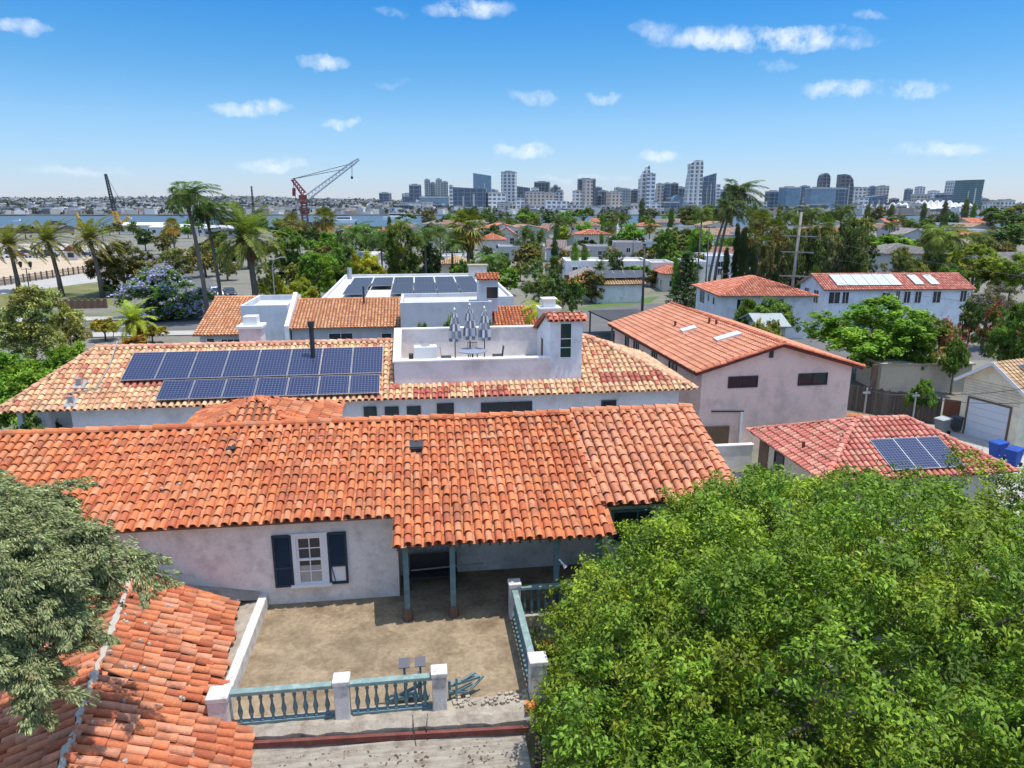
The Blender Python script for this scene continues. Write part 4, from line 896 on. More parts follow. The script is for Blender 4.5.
# cream garage at the right
ga = math.atan2(-.969, .246); g0 = Vector((36.2, 42.0, 0)); gR = Matrix.Rotation(ga, 3, 'Z'); gn = gR @ Vector((0, -1, 0))
def gl(px_, py_): return gR.inverted() @ (at_plane(px_, py_, g0, gn) - g0)
C = thing('garage', 'cream boarded garage with a white roll door at the right edge', 'garage', g0, ga)
lc = gl(957, 374); pkp = gl(997, 362.5); gw = 2 * pkp.x; gh = lc.z; gp = pkp.z; GD = 8.0
wb = MB(); wb.box(0, gw, 0.002, GD, 0, gh); wb.prism([(0, gh), (gw, gh), (gw / 2, gp)], 'y', 0.002, .2); wb.prism([(0, gh), (gw, gh), (gw / 2, gp)], 'y', GD - .2, GD)
tint(wb.build('wall', M_STUCCO, C), (.86, .76, .55))
rb = MB(); kk = (gp - gh) / (gw / 2); o_ = .45
sh = palfn([(.50, .33, .18), (.46, .29, .15), (.54, .37, .21)], R)
for P in ([(-o_, GD + .3, gh - kk * o_ + .05), (-o_, -.4, gh - kk * o_ + .05), (gw / 2, -.4, gp + .05), (gw / 2, GD + .3, gp + .05)], [(gw + o_, -.4, gh - kk * o_ + .05), (gw + o_, GD + .3, gh - kk * o_ + .05), (gw / 2, GD + .3, gp + .05), (gw / 2, -.4, gp + .05)]):
    tile_plane(rb, P, .35, .3, sh, 2, False, .6, .08, seed=95); n = (Vector(P[1]) - Vector(P[0])).cross(Vector(P[2]) - Vector(P[0])).normalized(); rb.face([Vector(p) - n * .1 for p in reversed(P)], (.5, .4, .3))
rb.build('roof', M_TILE_FAR, C)
m = MB(); m.bar((-o_, -.42, gh - kk * o_ - .02), (gw / 2, -.42, gp - .02), .05, .2); m.bar((gw / 2, -.42, gp - .02), (gw + o_, -.42, gh - kk * o_ - .02), .05, .2); m.build('barge_board', M_WHITE, C)
d0, d1 = gl(966, 397), gl(1024, 418); dl = gl(962, 432)
m = MB(); dx0, dx1, dh = .55, gw - .6, d0.z
for i in range(5): m.box(dx0, dx1, -.03 + .004 * (i % 2), .0, i * dh / 5 + .01, (i + 1) * dh / 5 - .01)
m.build('roller_door', surf('white_door', (.66, .68, .72), .6, .05, 1, .2, (.5, .5, .5), 1), C)
m = MB(); m.box(dx0 - .13, dx0 - .005, -.05, 0, 0, dh + .12); m.box(dx1 + .005, dx1 + .13, -.05, 0, 0, dh + .12); m.box(dx0 - .004, dx1 + .004, -.05, 0, dh + .004, dh + .12); m.build('door_frame', M_BROWN, C)
m = MB()
for i in range(13): m.box(.05 if i * .2 < 2 else .05, gw - .05, -.012, -.001, dh + .2 + i * .18, dh + .212 + i * .18) if dh + .2 + i * .18 < gh else None
m.build('siding_joint', M_BROWN, C) if m.v else None
pn = Vector((kk, 0, 1)).normalized()
SP = thing('solar_array', 'dark solar panels on the tan roof of the cream garage at the right edge', 'solar array', g0 + gR @ Vector((gw * .78, 3.2, gh + kk * gw * .22 + .2)), ga)
for i in range(2): pnl = panel(SP, (0, -1.0 + i * 1.9, 0), 1.3, 1.8, 0, M_CELLDK); pnl.rotation_euler = (0, math.atan(kk), 0)
# bins
def bin_(loc, rz, c, label, lidc=None):
    T = thing('wheelie_bin', label, 'bin', loc, rz, 'wheelie bins along the alley')
    m = MB(); m.raw([(-.27, -.3, .12), (.27, -.3, .12), (.27, .3, .12), (-.27, .3, .12), (-.34, -.4, 1.02), (.34, -.4, 1.02), (.34, .4, 1.02), (-.34, .4, 1.02)], [(3, 2, 1, 0), (4, 5, 6, 7), (0, 1, 5, 4), (1, 2, 6, 5), (2, 3, 7, 6), (3, 0, 4, 7)]); m.box(-.36, .36, -.42, .42, .96, 1.021)
    tint(m.build('body', M_PAINT, T, bevel=.03), c)
    m = MB(); m.raw([(-.37, -.44, 1.03), (.37, -.44, 1.03), (.37, .44, 1.06), (-.37, .44, 1.06), (-.33, -.36, 1.09), (.33, -.36, 1.09), (.33, .4, 1.16), (-.33, .4, 1.16)], [(3, 2, 1, 0), (4, 5, 6, 7), (0, 1, 5, 4), (1, 2, 6, 5), (2, 3, 7, 6), (3, 0, 4, 7)]); m.tube([(-.3, .5, 1.05), (.3, .5, 1.05)], .025, 6)
    tint(m.build('lid', M_PAINT, T, bevel=.02), lidc or c)
    for s in (-.3, .3): MB().tube([(s - .04, .33, .13), (s + .04, .33, .13)], .13, 12).build('wheel', M_RUBBER, T)
    return T
bin_(Vector(at_z(941, 433.5)), ga, (.16, .19, .19), 'grey wheelie bin with a pale lid standing by the board fence', (.38, .4, .4))
bin_(Vector(at_z(957.5, 431.5)), ga + .1, (.065, .075, .08), 'darker grey wheelie bin in the shade against the cream garage')
bin_(Vector(at_z(996, 459)), ga - .1, (.012, .075, .36), 'blue wheelie bin further from the camera, standing at the left of the blue pair')
bin_(Vector(at_z(1012, 466)), ga + .15, (.01, .065, .33), 'blue wheelie bin nearest the camera with its lid propped askew')
# wall behind fence
w = thing('shed', 'beige stucco outbuilding half hidden below the broad bright green tree', 'shed', (37.6, 52.6, 0), -.12); m = MB(); m.box(0, 7.5, 0, 4, 0, 2.3); tint(m.build('wall', M_STUCCO, w), (.62, .52, .39)); tint(MB().box(-.15, 7.65, -.15, 4.15, 2.3, 2.42).build('roof', surf('plain_roof_tan', (1, 1, 1), .9, .15, .6, .3, (.3, .25, .2), .5, tint=True), w), (.45, .38, .3)); m = MB(); m.box(-.8, -.3, -.1, .05, 0, 2.3); m.build('door', M_BROWN, w)
# ------------------------------------------------------------------ vegetation
def quads_mesh(name, V, cols, mat, per=4, smooth=False):
    """V (n, per, 3) polygons, cols (n,3)"""
    n = V.shape[0]; me = bpy.data.meshes.new(name)
    me.vertices.add(n * per); me.loops.add(n * per); me.polygons.add(n)
    me.vertices.foreach_set('co', V.reshape(-1).astype(np.float32))
    me.loops.foreach_set('vertex_index', np.arange(n * per, dtype=np.int32))
    me.polygons.foreach_set('loop_start', np.arange(0, n * per, per, dtype=np.int32))
    at = me.color_attributes.new('Col', 'FLOAT_COLOR', 'POINT')
    c = np.ones((n, per, 4), np.float32); c[:, :, :3] = cols[:, None, :]
    at.data.foreach_set('color', c.reshape(-1))
    me.materials.append(mat); me.update(calc_edges=True); return me
def unit(a): return a / np.maximum(np.linalg.norm(a, axis=-1, keepdims=True), 1e-9)
def leaf_quads(C, D, Nn, L, Wd, fold=0.25, droop=0.0):
    D = unit(D); B = unit(np.cross(D, Nn)); U = np.cross(B, D)
    L = L[:, None]; Wd = Wd[:, None]
    base = C - D * L * .5; tip = C + D * L * .5 - np.array([0, 0, 1]) * (L * droop); mid = C + U * 0 + D * L * -.05
    return np.stack([base, mid + B * Wd * .5 + U * Wd * fold, tip, mid - B * Wd * .5 + U * Wd * fold], 1)
def crown_quads(g, centers, radii, n, size, aspect=0.45, droop=0.2, shell=0.72, updir=0.5, flat=0.8, lumpvar=0.28, leafvar=0.22, clump=0, bias_up=0.35, hue=0.0):
    """leaves spread through the shells of many lumps; colour = per-lump and per-leaf tone"""
    centers = np.asarray(centers, float); radii = np.asarray(radii, float)
    w = radii ** 2; w = w / w.sum(); li = g.choice(len(radii), n, p=w)
    d = unit(g.normal(size=(n, 3))); d[:, 2] = np.where(d[:, 2] < -bias_up, -d[:, 2], d[:, 2])
    r = radii[li] * (shell + (1 - shell) * g.random(n)) * (1 + .12 * g.normal(size=n))
    off = d * r[:, None]; off[:, 2] *= flat
    if clump:   # gather leaves on twig ends
        k = len(radii) * clump; cd = unit(g.normal(size=(k, 3))); cd[:, 2] = np.where(cd[:, 2] < -bias_up, -cd[:, 2], cd[:, 2])
        cl = np.repeat(np.arange(len(radii)), clump); ci = g.integers(0, clump, n) + li * clump
        cr = radii[cl] * (shell + (1 - shell) * g.random(k)); tone_c = 1 + lumpvar * .8 * g.normal(size=k)
        off = cd[ci] * cr[ci][:, None] + g.normal(size=(n, 3)) * radii[li][:, None] * .145; off[:, 2] *= flat
        d = unit(cd[ci] + .5 * g.normal(size=(n, 3)))
    C = centers[li] + off
    Nn = unit(d * .7 + g.normal(size=(n, 3)) * .55 + np.array([0, 0, updir])); D = unit(np.cross(Nn, g.normal(size=(n, 3))) + d * .6 + np.array([0, 0, -droop]))
    L = size * (0.7 + .6 * g.random(n)); V = leaf_quads(C, D, Nn, L, L * aspect, .15, droop * .3)
    tone = np.clip((1 + lumpvar * g.normal(size=len(radii)))[li] * (1 + leafvar * g.normal(size=n)), .35, 2.0)
    if clump: tone = np.clip(tone * tone_c[ci], .35, 2.0)
    yl = np.clip(hue * g.normal(size=len(radii))[li] + hue * .6 * g.normal(size=n), -.16, .8)
    cols = np.stack([tone * (1 + yl), tone * (1 + yl * .25), tone * (1 - yl * .3)], 1)
    return V, cols
def limbs(mb, base, top, lumps, r0, rnd, n=9):
    base, top = Vector(base), Vector(top)
    mid = base.lerp(top, .5) + Vector((rnd.uniform(-.1, .1), rnd.uniform(-.1, .1), 0)) * (top - base).length
    mb.tube([base, base.lerp(mid, .5), mid, top], [r0 * 1.15, r0 * .9, r0 * .75, r0 * .45], 8)
    for c in rnd.sample(list(lumps), min(n, len(lumps))):
        c = Vector(c); s = base.lerp(top, rnd.uniform(.5, .98)); m = s.lerp(c, .5) + Vector((0, 0, .08 * (c - s).length))
        mb.tube([s, m, c], [r0 * .38, r0 * .24, r0 * .08], 6)

# ---- the big tree in the foreground
gN = np.random.default_rng(3); rT = random.Random(3)
OUT = [(1040, 505), (1000, 497), (960, 484), (900, 478), (860, 470), (800, 480), (765, 472), (735, 478), (690, 492), (660, 500), (640, 520), (612, 548), (580, 562), (556, 590), (549, 622), (560, 650), (541, 672), (528, 700), (526, 740), (528, 800)]
def inside_out(x, y):
    if x > 1024: x = 1024
    for (x0, y0), (x1, y1) in zip(OUT[:-1], OUT[1:]):
        pass
    # left limit as a function of y below 560, top limit as a function of x above it
    top = np.interp(x, [528, 549, 580, 612, 640, 690, 735, 765, 800, 860, 900, 960, 1000, 1040], [640, 592, 562, 548, 515, 492, 478, 472, 480, 470, 478, 484, 497, 505])
    left = np.interp(y, [560, 590, 622, 650, 672, 700, 740, 800], [590, 556, 549, 556, 541, 528, 526, 528])
    return y > top and (x > left if y > 560 else True)
cen = []; rad = []
BC = np.array([10.6, 13.6, 3.5]); BR = np.array([10.4, 8.8, 5.7])
tries = 0
while len(cen) < 900 and tries < 90000:
    tries += 1
    outer = len(cen) < 330 and tries < 45000
    d = unit(gN.normal(size=3)); d[2] = abs(d[2]) * 1.0 - .30
    d = unit(d); rr_ = gN.uniform(.88, 1.0) if outer else gN.uniform(.3, .76); r = gN.uniform(.42, .95) if outer else gN.uniform(.5, .9)
    p = BC + BR * d * rr_
    if p[2] < 1.6 or (p[1] > 18.6 and p[0] < 10.2): continue
    px_, py_, dp = pix(p)
    if py_ > 900 or px_ > 1250: continue
    e = r * 0.80 * FOC / dp
    if not all(inside_out(px_ + e * math.cos(a), py_ - e * .75 * math.sin(a)) for a in (0, .8, 1.57, 2.35, 3.14, -2.6)): continue
    if cen and np.min(np.linalg.norm(np.array(cen) - p, axis=1)) < (.84 if outer else .52): continue
    cen.append(p); rad.append(r)
for (x_, y_, z_) in [(6.6, 17.9, 5.5), (7.4, 18.0, 6.1), (8.2, 17.9, 6.5), (9.0, 18.1, 6.7), (9.8, 18.4, 6.8), (10.6, 18.6, 6.9), (7.0, 17.2, 5.8), (8.0, 17.1, 6.4), (9.2, 17.2, 6.9), (10.2, 17.5, 7.1), (8.6, 18.3, 5.9), (9.6, 18.5, 6.0), (7.8, 18.3, 5.4), (6.9, 18.2, 4.9),
                     (2.55, 11.4, 4.3), (2.75, 12.4, 4.2), (2.9, 13.4, 4.0), (3.1, 14.4, 3.9), (3.3, 15.4, 3.9), (3.5, 16.4, 3.9), (3.8, 17.3, 4.1), (3.2, 12.0, 3.2), (3.5, 13.5, 3.0), (4.2, 16.8, 4.8), (4.9, 17.4, 5.0), (5.6, 17.8, 5.2), (18.5, 18.6, 6.6), (19.6, 17.8, 6.7), (17.6, 19.3, 6.5), (20.6, 17.0, 6.6), (19.0, 17.0, 7.0), (20.0, 16.2, 7.0), (18.2, 17.6, 7.0), (19.6, 18.4, 5.8), (20.8, 17.6, 5.7), (18.6, 19.2, 5.6)]:
    for k_ in range(2): cen.append(np.array([x_, y_, z_]) + gN.normal(size=3) * .25); rad.append(.75)
V, Cc = crown_quads(gN, cen, rad, 420000, 0.112, aspect=.45, droop=.4, shell=.55, updir=.85, flat=.85, lumpvar=.20, leafvar=.30, clump=10, hue=.17)
yl = np.array([0.160, 0.245, 0.022])
BT = thing('tree', 'huge dense green leafed tree filling the lower right in front of the houses', 'tree', (10.2, 13.6, 0))
cr = link('crown', quads_mesh('crown', V - np.array([10.2, 13.6, 0]), Cc * yl, leafmat('broad_leaf', .55, .22, .2)), BT)
m = MB(); limbs(m, (0, 0, 0), (.3, -.3, 4.2), [Vector(c) - Vector((10.2, 13.6, 0)) for c in cen], .3, rT, 7); m.build('trunk', M_BARK, BT, smooth=True)
print('big tree lumps', len(cen))

# ---- feathery conifer at the left
gC = np.random.default_rng(5); rC = random.Random(8)
CT = thing('conifer_tree', 'feathery grey green conifer hanging over the low tiled wing at the left', 'tree', (-12.6, 12.2, 0))
tw = MB(); PTS = []; DIR = []; TON = []
def spray(p0, p1, wdt, n, sag):
    p0, p1 = Vector(p0), Vector(p1); d = p1 - p0
    path = [p0.lerp(p1, t) + Vector((0, 0, sag * (4 * t * (1 - t)) - .25 * d.length * t * t * .4)) for t in [k / 7 for k in range(8)]]
    tw.tube(path, [max(.012, .05 * (1 - k / 7.5)) for k in range(8)], 5)
    a = np.array([tuple(q) for q in path]); t = gC.random(n) ** .8 * 6.999; i = t.astype(int); f = (t - i)[:, None]
    P = a[i] * (1 - f) + a[i + 1] * f; dd = unit(a[i + 1] - a[i])
    taper = wdt * (1 - .75 * (t / 7)) [:, None] + .05
    kk = max(6, n // 26); ko = gC.normal(size=(kk, 3)); ci = (t / 7 * kk * .999).astype(int); ci = np.clip(ci + gC.integers(-2, 3, n), 0, kk - 1)
    o = ko[ci] * taper * .95 + gC.normal(size=(n, 3)) * (taper * .22 + .015); o[:, 2] *= .6
    TON.append(np.clip(1 + .22 * gC.normal(size=kk), .5, 1.6)[ci])
    # secondary twiglets
    PTS.append(P + o); DIR.append(unit(dd * .9 + unit(o) * .7 + gC.normal(size=(n, 3)) * .25 + np.array([0, 0, -.12])))
bases = Vector((-12.6, 12.2, 0))
SPR = [((-40, 470), (56, 508), 15.0, 14.2, .16), ((-60, 480), (104, 532), 13.5, 13.8, .34), ((-40, 505), (172, 568), 13.2, 13.8, .34), ((-40, 525), (150, 550), 13.8, 14.3, .28), ((-40, 545), (112, 590), 12.6, 13.2, .36), ((-60, 565), (128, 562), 12.8, 13.4, .36), ((-40, 575), (88, 628), 12.2, 12.6, .32),
       ((-60, 605), (60, 672), 11.8, 12.0, .26), ((-60, 620), (52, 716), 11.5, 11.6, .13), ((-60, 590), (60, 600), 12.0, 12.4, .36), ((-80, 650), (8, 660), 11.4, 11.6, .3), ((-80, 495), (60, 560), 12.6, 13.0, .38), ((-60, 525), (30, 590), 12.0, 12.3, .38), ((-60, 490), (78, 498), 14.2, 14.4, .2), ((-60, 540), (70, 535), 13.0, 13.2, .36), ((-60, 610), (92, 612), 12.0, 12.5, .24), ((-80, 505), (110, 560), 12.8, 13.4, .36)]
for (a, b, ya, yb, wd) in SPR:
    p0 = at_y(a[0], a[1], ya); p1 = at_y(b[0], b[1], yb)
    spray(p0 - bases, p1 - bases, wd * .58, 4600, .15)
    tw.tube([Vector((0, 0, max(2.5, p0.z - 1.2))), Vector((0, 0, p0.z)).lerp(p0 - bases, .6), p0 - bases], [.1, .07, .05], 6)
    for k in range(5):
        q = p0.lerp(p1, rC.uniform(.25, .9)); e = q + Vector((rC.uniform(-.2, 1.1), rC.uniform(-.9, .5), rC.uniform(-.75, .15)))
        spray(q - bases, e - bases, wd * .38, 1400, .05)
C_ = np.concatenate(PTS); D_ = np.concatenate(DIR); n = len(C_)
Nn = unit(gC.normal(size=(n, 3)) + np.array([0, 0, .8])); L = .07 * (.6 + .8 * gC.random(n))
V = leaf_quads(C_, D_, Nn, L, L * .34, .1, .1)
tn = (np.concatenate(TON) * np.clip(1 + .22 * gC.normal(size=n), .4, 1.7))[:, None]; cc = np.array([.29, .325, .15]) * tn; br = gC.random(n) < .06; cc[br] = np.array([.24, .18, .11]) * tn[br]
link('crown', quads_mesh('crown', V, cc, M_LEAFDRY), CT)
tw.tube([(0, 0, 0), (.1, 0, 4), (.05, .1, 8), (0, .2, 10.5)], [.34, .28, .18, .05], 9); tw.build('trunk', M_BARK, CT, smooth=True)

# ---- tree prototypes in unit space (radius 1, crown centre at the origin of the crown; trunk below)
def proto_crown(seed, kind, n, size):
    g = np.random.default_rng(seed); c = []; r = []
    if kind == 'round':
        for _ in range(48):
            d = unit(g.normal(size=3)); d[2] = d[2] + .12; q = d * g.uniform(.45, .78); c.append(q); r.append(g.uniform(.2, .36))
        return crown_quads(g, c, r, n, size, .55, .25, .6, 1.1, .9, .2, .22, 8, hue=.14)
    if kind == 'loose':
        for _ in range(52):
            d = unit(g.normal(size=3)); q = d * np.array([1, 1, .95]) * g.uniform(.3, .85); c.append(q); r.append(g.uniform(.14, .27))
        return crown_quads(g, c, r, n, size * .9, .4, .4, .4, .9, .9, .2, .25, 11, hue=.16, bias_up=.7)
    if kind == 'umbrella':
        for _ in range(30):
            a = g.uniform(0, 6.28); q = g.uniform(.1, .85) ** .6; c.append(np.array([q * math.cos(a), q * math.sin(a), .55 - .6 * q * q + g.normal() * .08])); r.append(g.uniform(.16, .28))
        return crown_quads(g, c, r, n, size, .5, .2, .5, 1.1, .7, .2, .22, 7, hue=.13)
    if kind == 'column':
        for k in range(22):
            z = -1 + 2 * (k + .5) / 22; w = .95 * math.sqrt(max(0.02, 1 - abs(z) ** 2.2)) ; c.append(np.array([g.normal() * .12, g.normal() * .12, z])); r.append(.25 + .55 * w)
        V, cc = crown_quads(g, np.array(c) * np.array([1, 1, 1]), np.array(r) * .9, n, size, .35, -.8, .6, .2, .12, .12, .22, 0); return V, cc
    if kind == 'conifer':
        C, D = [], []
        for k in range(13):
            z = -1 + 2 * k / 13; R_ = .98 * (1 - (k / 13.0)) ** .85 + .05
            for j in range(9):
                a = j * .698 + k * .4 + g.normal() * .1; m_ = n // 117; t = g.random(m_) ** .7
                P = np.stack([t * R_ * math.cos(a), t * R_ * math.sin(a), z + t * R_ * .16 - .02 + 0 * t], 1) + g.normal(size=(m_, 3)) * np.array([.07, .07, .03]); C.append(P); D.append(np.tile([math.cos(a), math.sin(a), .1], (m_, 1)))
        C = np.concatenate(C); D = np.concatenate(D); m_ = len(C); L = size * (.7 + .6 * g.random(m_)); V = leaf_quads(C, D + g.normal(size=(m_, 3)) * .3, unit(g.normal(size=(m_, 3)) * .4 + np.array([0, 0, 1])), L, L * .4)
        t = np.clip(1 + .25 * g.normal(size=m_), .4, 1.8)[:, None]; return V, np.repeat(t, 3, 1)
    if kind == 'bush':
        for _ in range(26):
            d = unit(g.normal(size=3)); d[2] = abs(d[2]) * .9 - .1; c.append(d * g.uniform(.4, .75)); r.append(g.uniform(.2, .36))
        return crown_quads(g, c, r, n, size, .5, .3, .6, 1.1, .85, .18, .22, 8, hue=.15)
PROTO = {}
def crown_mesh(kind, var, lod):
    """lod 0 = near (many small leaves), 1 = middle, 2 = far"""
    key = (kind, var, lod)
    if key not in PROTO:
        n, s = {0: (26000, .062), 1: (8000, .108), 2: (2600, .185)}[lod]
        if kind == 'conifer': n, s = {0: (9000, .11), 1: (4000, .15), 2: (1500, .22)}[lod]
        V, c = proto_crown(hash((len(kind), var)) % 97 + var * 13, kind, n, s)
        PROTO[key] = quads_mesh('crown_' + kind, V, c, M_LEAF if kind in ('round', 'bush', 'umbrella') else M_LEAFDRY)
    return PROTO[key]
TRUNKS = {}
def trunk_mesh(kind):
    if kind not in TRUNKS:
        rnd = random.Random(len(kind)); m = MB()
        if kind in ('column', 'conifer'): m.tube([(0, 0, -1), (0, 0, 0)], [.12, .07], 7); m.tube([(0, 0, 0), (0, 0, 1.6)], [.07, .02], 6)
        else:
            m.tube([(0, 0, -1), (.03, .02, -.5), (-.02, .03, -.05), (0, 0, .1)], [.13, .1, .085, .07], 8)
            for k in range(8):
                a = k * .785 + rnd.uniform(-.3, .3); m.tube([(0, 0, rnd.uniform(-.35, -.1)), (.35 * math.cos(a), .35 * math.sin(a), -.05), (.75 * math.cos(a), .75 * math.sin(a), rnd.uniform(.0, .08))], [.055, .04, .012], 5)
        TRUNKS[kind] = m.mesh('trunk_' + kind, M_BARK, True)
    return TRUNKS[kind]
def tree(label, x, y, h, rx, rz, col, kind='round', var=0, lod=1, ry=None, group=None, name=None, cat=None, bark=None, flowers=None, seed=0):
    """tree at ground point; h = height of the crown's centre; rx, rz crown radii in metres"""
    if kind == 'bush': top = h + rz * .9; h, rz = top * .45, top * .62
    elif kind in ('round', 'loose') and h > rz: gap = h - rz; h -= gap * .3; rz += gap * .3
    T = thing(name or {'column': 'cypress_tree', 'conifer': 'pine_tree', 'bush': 'shrub'}.get(kind, 'tree'), label, cat or ('shrub' if kind == 'bush' else 'tree'), (x, y, 0), (seed * 1.7 + x * .37) % 6.28, group)
    c = link('crown', crown_mesh(kind, var, lod), T); c.location = (0, 0, h); c.scale = (rx, ry or rx, rz); c.color = (col[0] * 1.65, col[1] * 1.65, col[2] * 1.05, 1)
    if h > rz * .35 or kind in ('column', 'conifer'):
        t = link('trunk', trunk_mesh(kind), T); t.location = (0, 0, h - (rz * .8 if kind in ('column', 'conifer') else 0)); bw = max(.16, min(rx, rz) * .55) / .13 * .13
        t.scale = (bw if kind not in ('column', 'conifer') else rx * .9, bw if kind not in ('column', 'conifer') else rx * .9, max(h - (rz * .8 if kind in ('column', 'conifer') else 0), .2))
    if flowers:
        g = np.random.default_rng(seed + 5); fc, nf, fr = flowers; me = crown_mesh(kind, var, lod); nv = len(me.vertices); co = np.empty(nv * 3, np.float32); me.vertices.foreach_get('co', co); co = co.reshape(-1, 4, 3)
        ctr = co.mean(1); up = ctr[:, 2] + .35 * np.linalg.norm(ctr, axis=1); cand = np.where(up > .1)[0]; k = g.choice(cand, nf); base = ctr[k]; P = (base[:, None, :] * 1.05 + g.normal(size=(nf, 14, 3)) * .055).reshape(-1, 3); m_ = len(P)
        D = g.normal(size=(m_, 3)); Nn = unit(g.normal(size=(m_, 3)) + np.array([0, 0, 1])); L = fr * (.7 + .6 * g.random(m_)); V = leaf_quads(P, D, Nn, L, L * .8)
        tn = np.clip(1 + .22 * g.normal(size=m_), .5, 1.6)[:, None]
        f = link('blossom', quads_mesh('blossom', V, np.array(fc) * tn, M_LEAFDRY), T); f.location = (0, 0, h); f.scale = (rx, ry or rx, rz)
    return T
def tree_px(label, px_, py_, D, rxp, rzp, col, kind='round', var=0, lod=1, **kw):
    p = at_d(px_, py_, D); s = D / FOC
    return tree(label, p.x, p.y, max(p.z, rzp * s * .3), rxp * s, rzp * s, col, kind, var, lod, **kw)

# ---- palms
def frond(g, L, e0, curl, az, nl, ll, lw, wind, up_v=.35):
    t = np.linspace(0, 1, 12); ang = e0 - curl * t ** 1.3; dl = L / 11
    h = np.concatenate([[0], np.cumsum(np.cos(ang[:-1]) * dl)]); z = np.concatenate([[0], np.cumsum(np.sin(ang[:-1]) * dl)])
    P = np.stack([h * math.cos(az), h * math.sin(az), z], 1); P = P + np.outer(t ** 2, wind) * L
    tan = unit(np.gradient(P, axis=0)); s = np.linspace(.10, 1, nl); idx = s * 11; i0 = np.minimum(idx.astype(int), 10); f = (idx - i0)[:, None]
    B = P[i0] * (1 - f) + P[i0 + 1] * f; T = unit(tan[i0] * (1 - f) + tan[i0 + 1] * f)
    side = unit(np.cross(T, np.array([0, 0, 1.0]))); upv = np.cross(side, T); Q = []
    env = np.sin(np.pi * np.clip(s * .86 + .14, 0, 1)) ** .6 * ll
    for sg in (-1, 1):
        d = unit(T * .75 + side * sg * 1.0 + upv * up_v + g.normal(size=(nl, 3)) * .1 + wind * .5 + np.array([0, 0, -.15]))
        L_ = env * (.85 + .3 * g.random(nl)); C = B + d * L_[:, None] * .5; Q.append(leaf_quads(C, d, upv, L_, np.full(nl, lw), .1, .16))
    R_ = np.stack([P[:-1] - side[0] * lw * .3, P[:-1] + side[0] * lw * .3, P[1:] + side[0] * lw * .2, P[1:] - side[0] * lw * .2], 1); Q.append(R_)
    return np.concatenate(Q)
def fan(g, az, e0, pet, rad, nb, droop, wind):
    d = np.array([math.cos(az) * math.cos(e0), math.sin(az) * math.cos(e0), math.sin(e0)]); hub = d * pet; side = unit(np.cross(d, np.array([0, 0, 1.0]))); upv = np.cross(side, d)
    a = np.linspace(-1.5, 1.5, nb); D = np.cos(a)[:, None] * d + np.sin(a)[:, None] * side + g.normal(size=(nb, 3)) * .05 + wind * .3 + upv * .12
    L = rad * (.85 + .25 * g.random(nb)); C = hub + unit(D) * L[:, None] * .5; q = leaf_quads(C, D, upv, L, np.full(nb, rad * .13), .1, droop)
    st = np.stack([[side * -.02, side * .02, hub + side * .02, hub - side * .02]], 0)
    return np.concatenate([q, st])
def palm_mesh(seed, kind, R_, nf, wind=(0, 0, 0), lw=None, nl=26, scale_l=1.0):
    g = np.random.default_rng(seed); wind = np.array(wind, float); Q, cols = [], []
    for k in range(nf):
        u = (k + .5) / nf; az = k * 2.39996 + g.normal() * .15
        if kind == 'date': e0, curl, ll = 1.45 - 1.75 * u, 1.0 + .75 * u + g.normal() * .1, .105
        elif kind == 'queen': e0, curl, ll = 1.35 - 1.3 * u, 1.9 + .5 * u + g.normal() * .2, .20
        else: e0, curl, ll = 1.4 - 2.3 * u, 0, 0
        if kind == 'fan': q = fan(g, az, e0, R_ * .5, R_ * .55, 12, .2 + .3 * u, wind)
        else: q = frond(g, R_ * (1.25 if kind == 'queen' else 1.15) * (.9 + .2 * g.random()), e0, curl, az, nl, R_ * ll * 2 * scale_l, lw or R_ * .022, wind, .25 if kind == 'date' else -.1)
        tn = (1 + .2 * g.normal()) * np.clip(1 + .15 * g.normal(size=len(q)), .6, 1.5); dead = kind == 'fan' and u > .8
        c = np.stack([tn * (1.0 + .25 * u), tn, tn * .9], 1)
        if dead: c = np.stack([tn * 2.6, tn * 1.35, tn * 1.0], 1)
        Q.append(q); cols.append(c)
    return quads_mesh('palm_crown', np.concatenate(Q), np.concatenate(cols), M_LEAF)
PALMS = {}
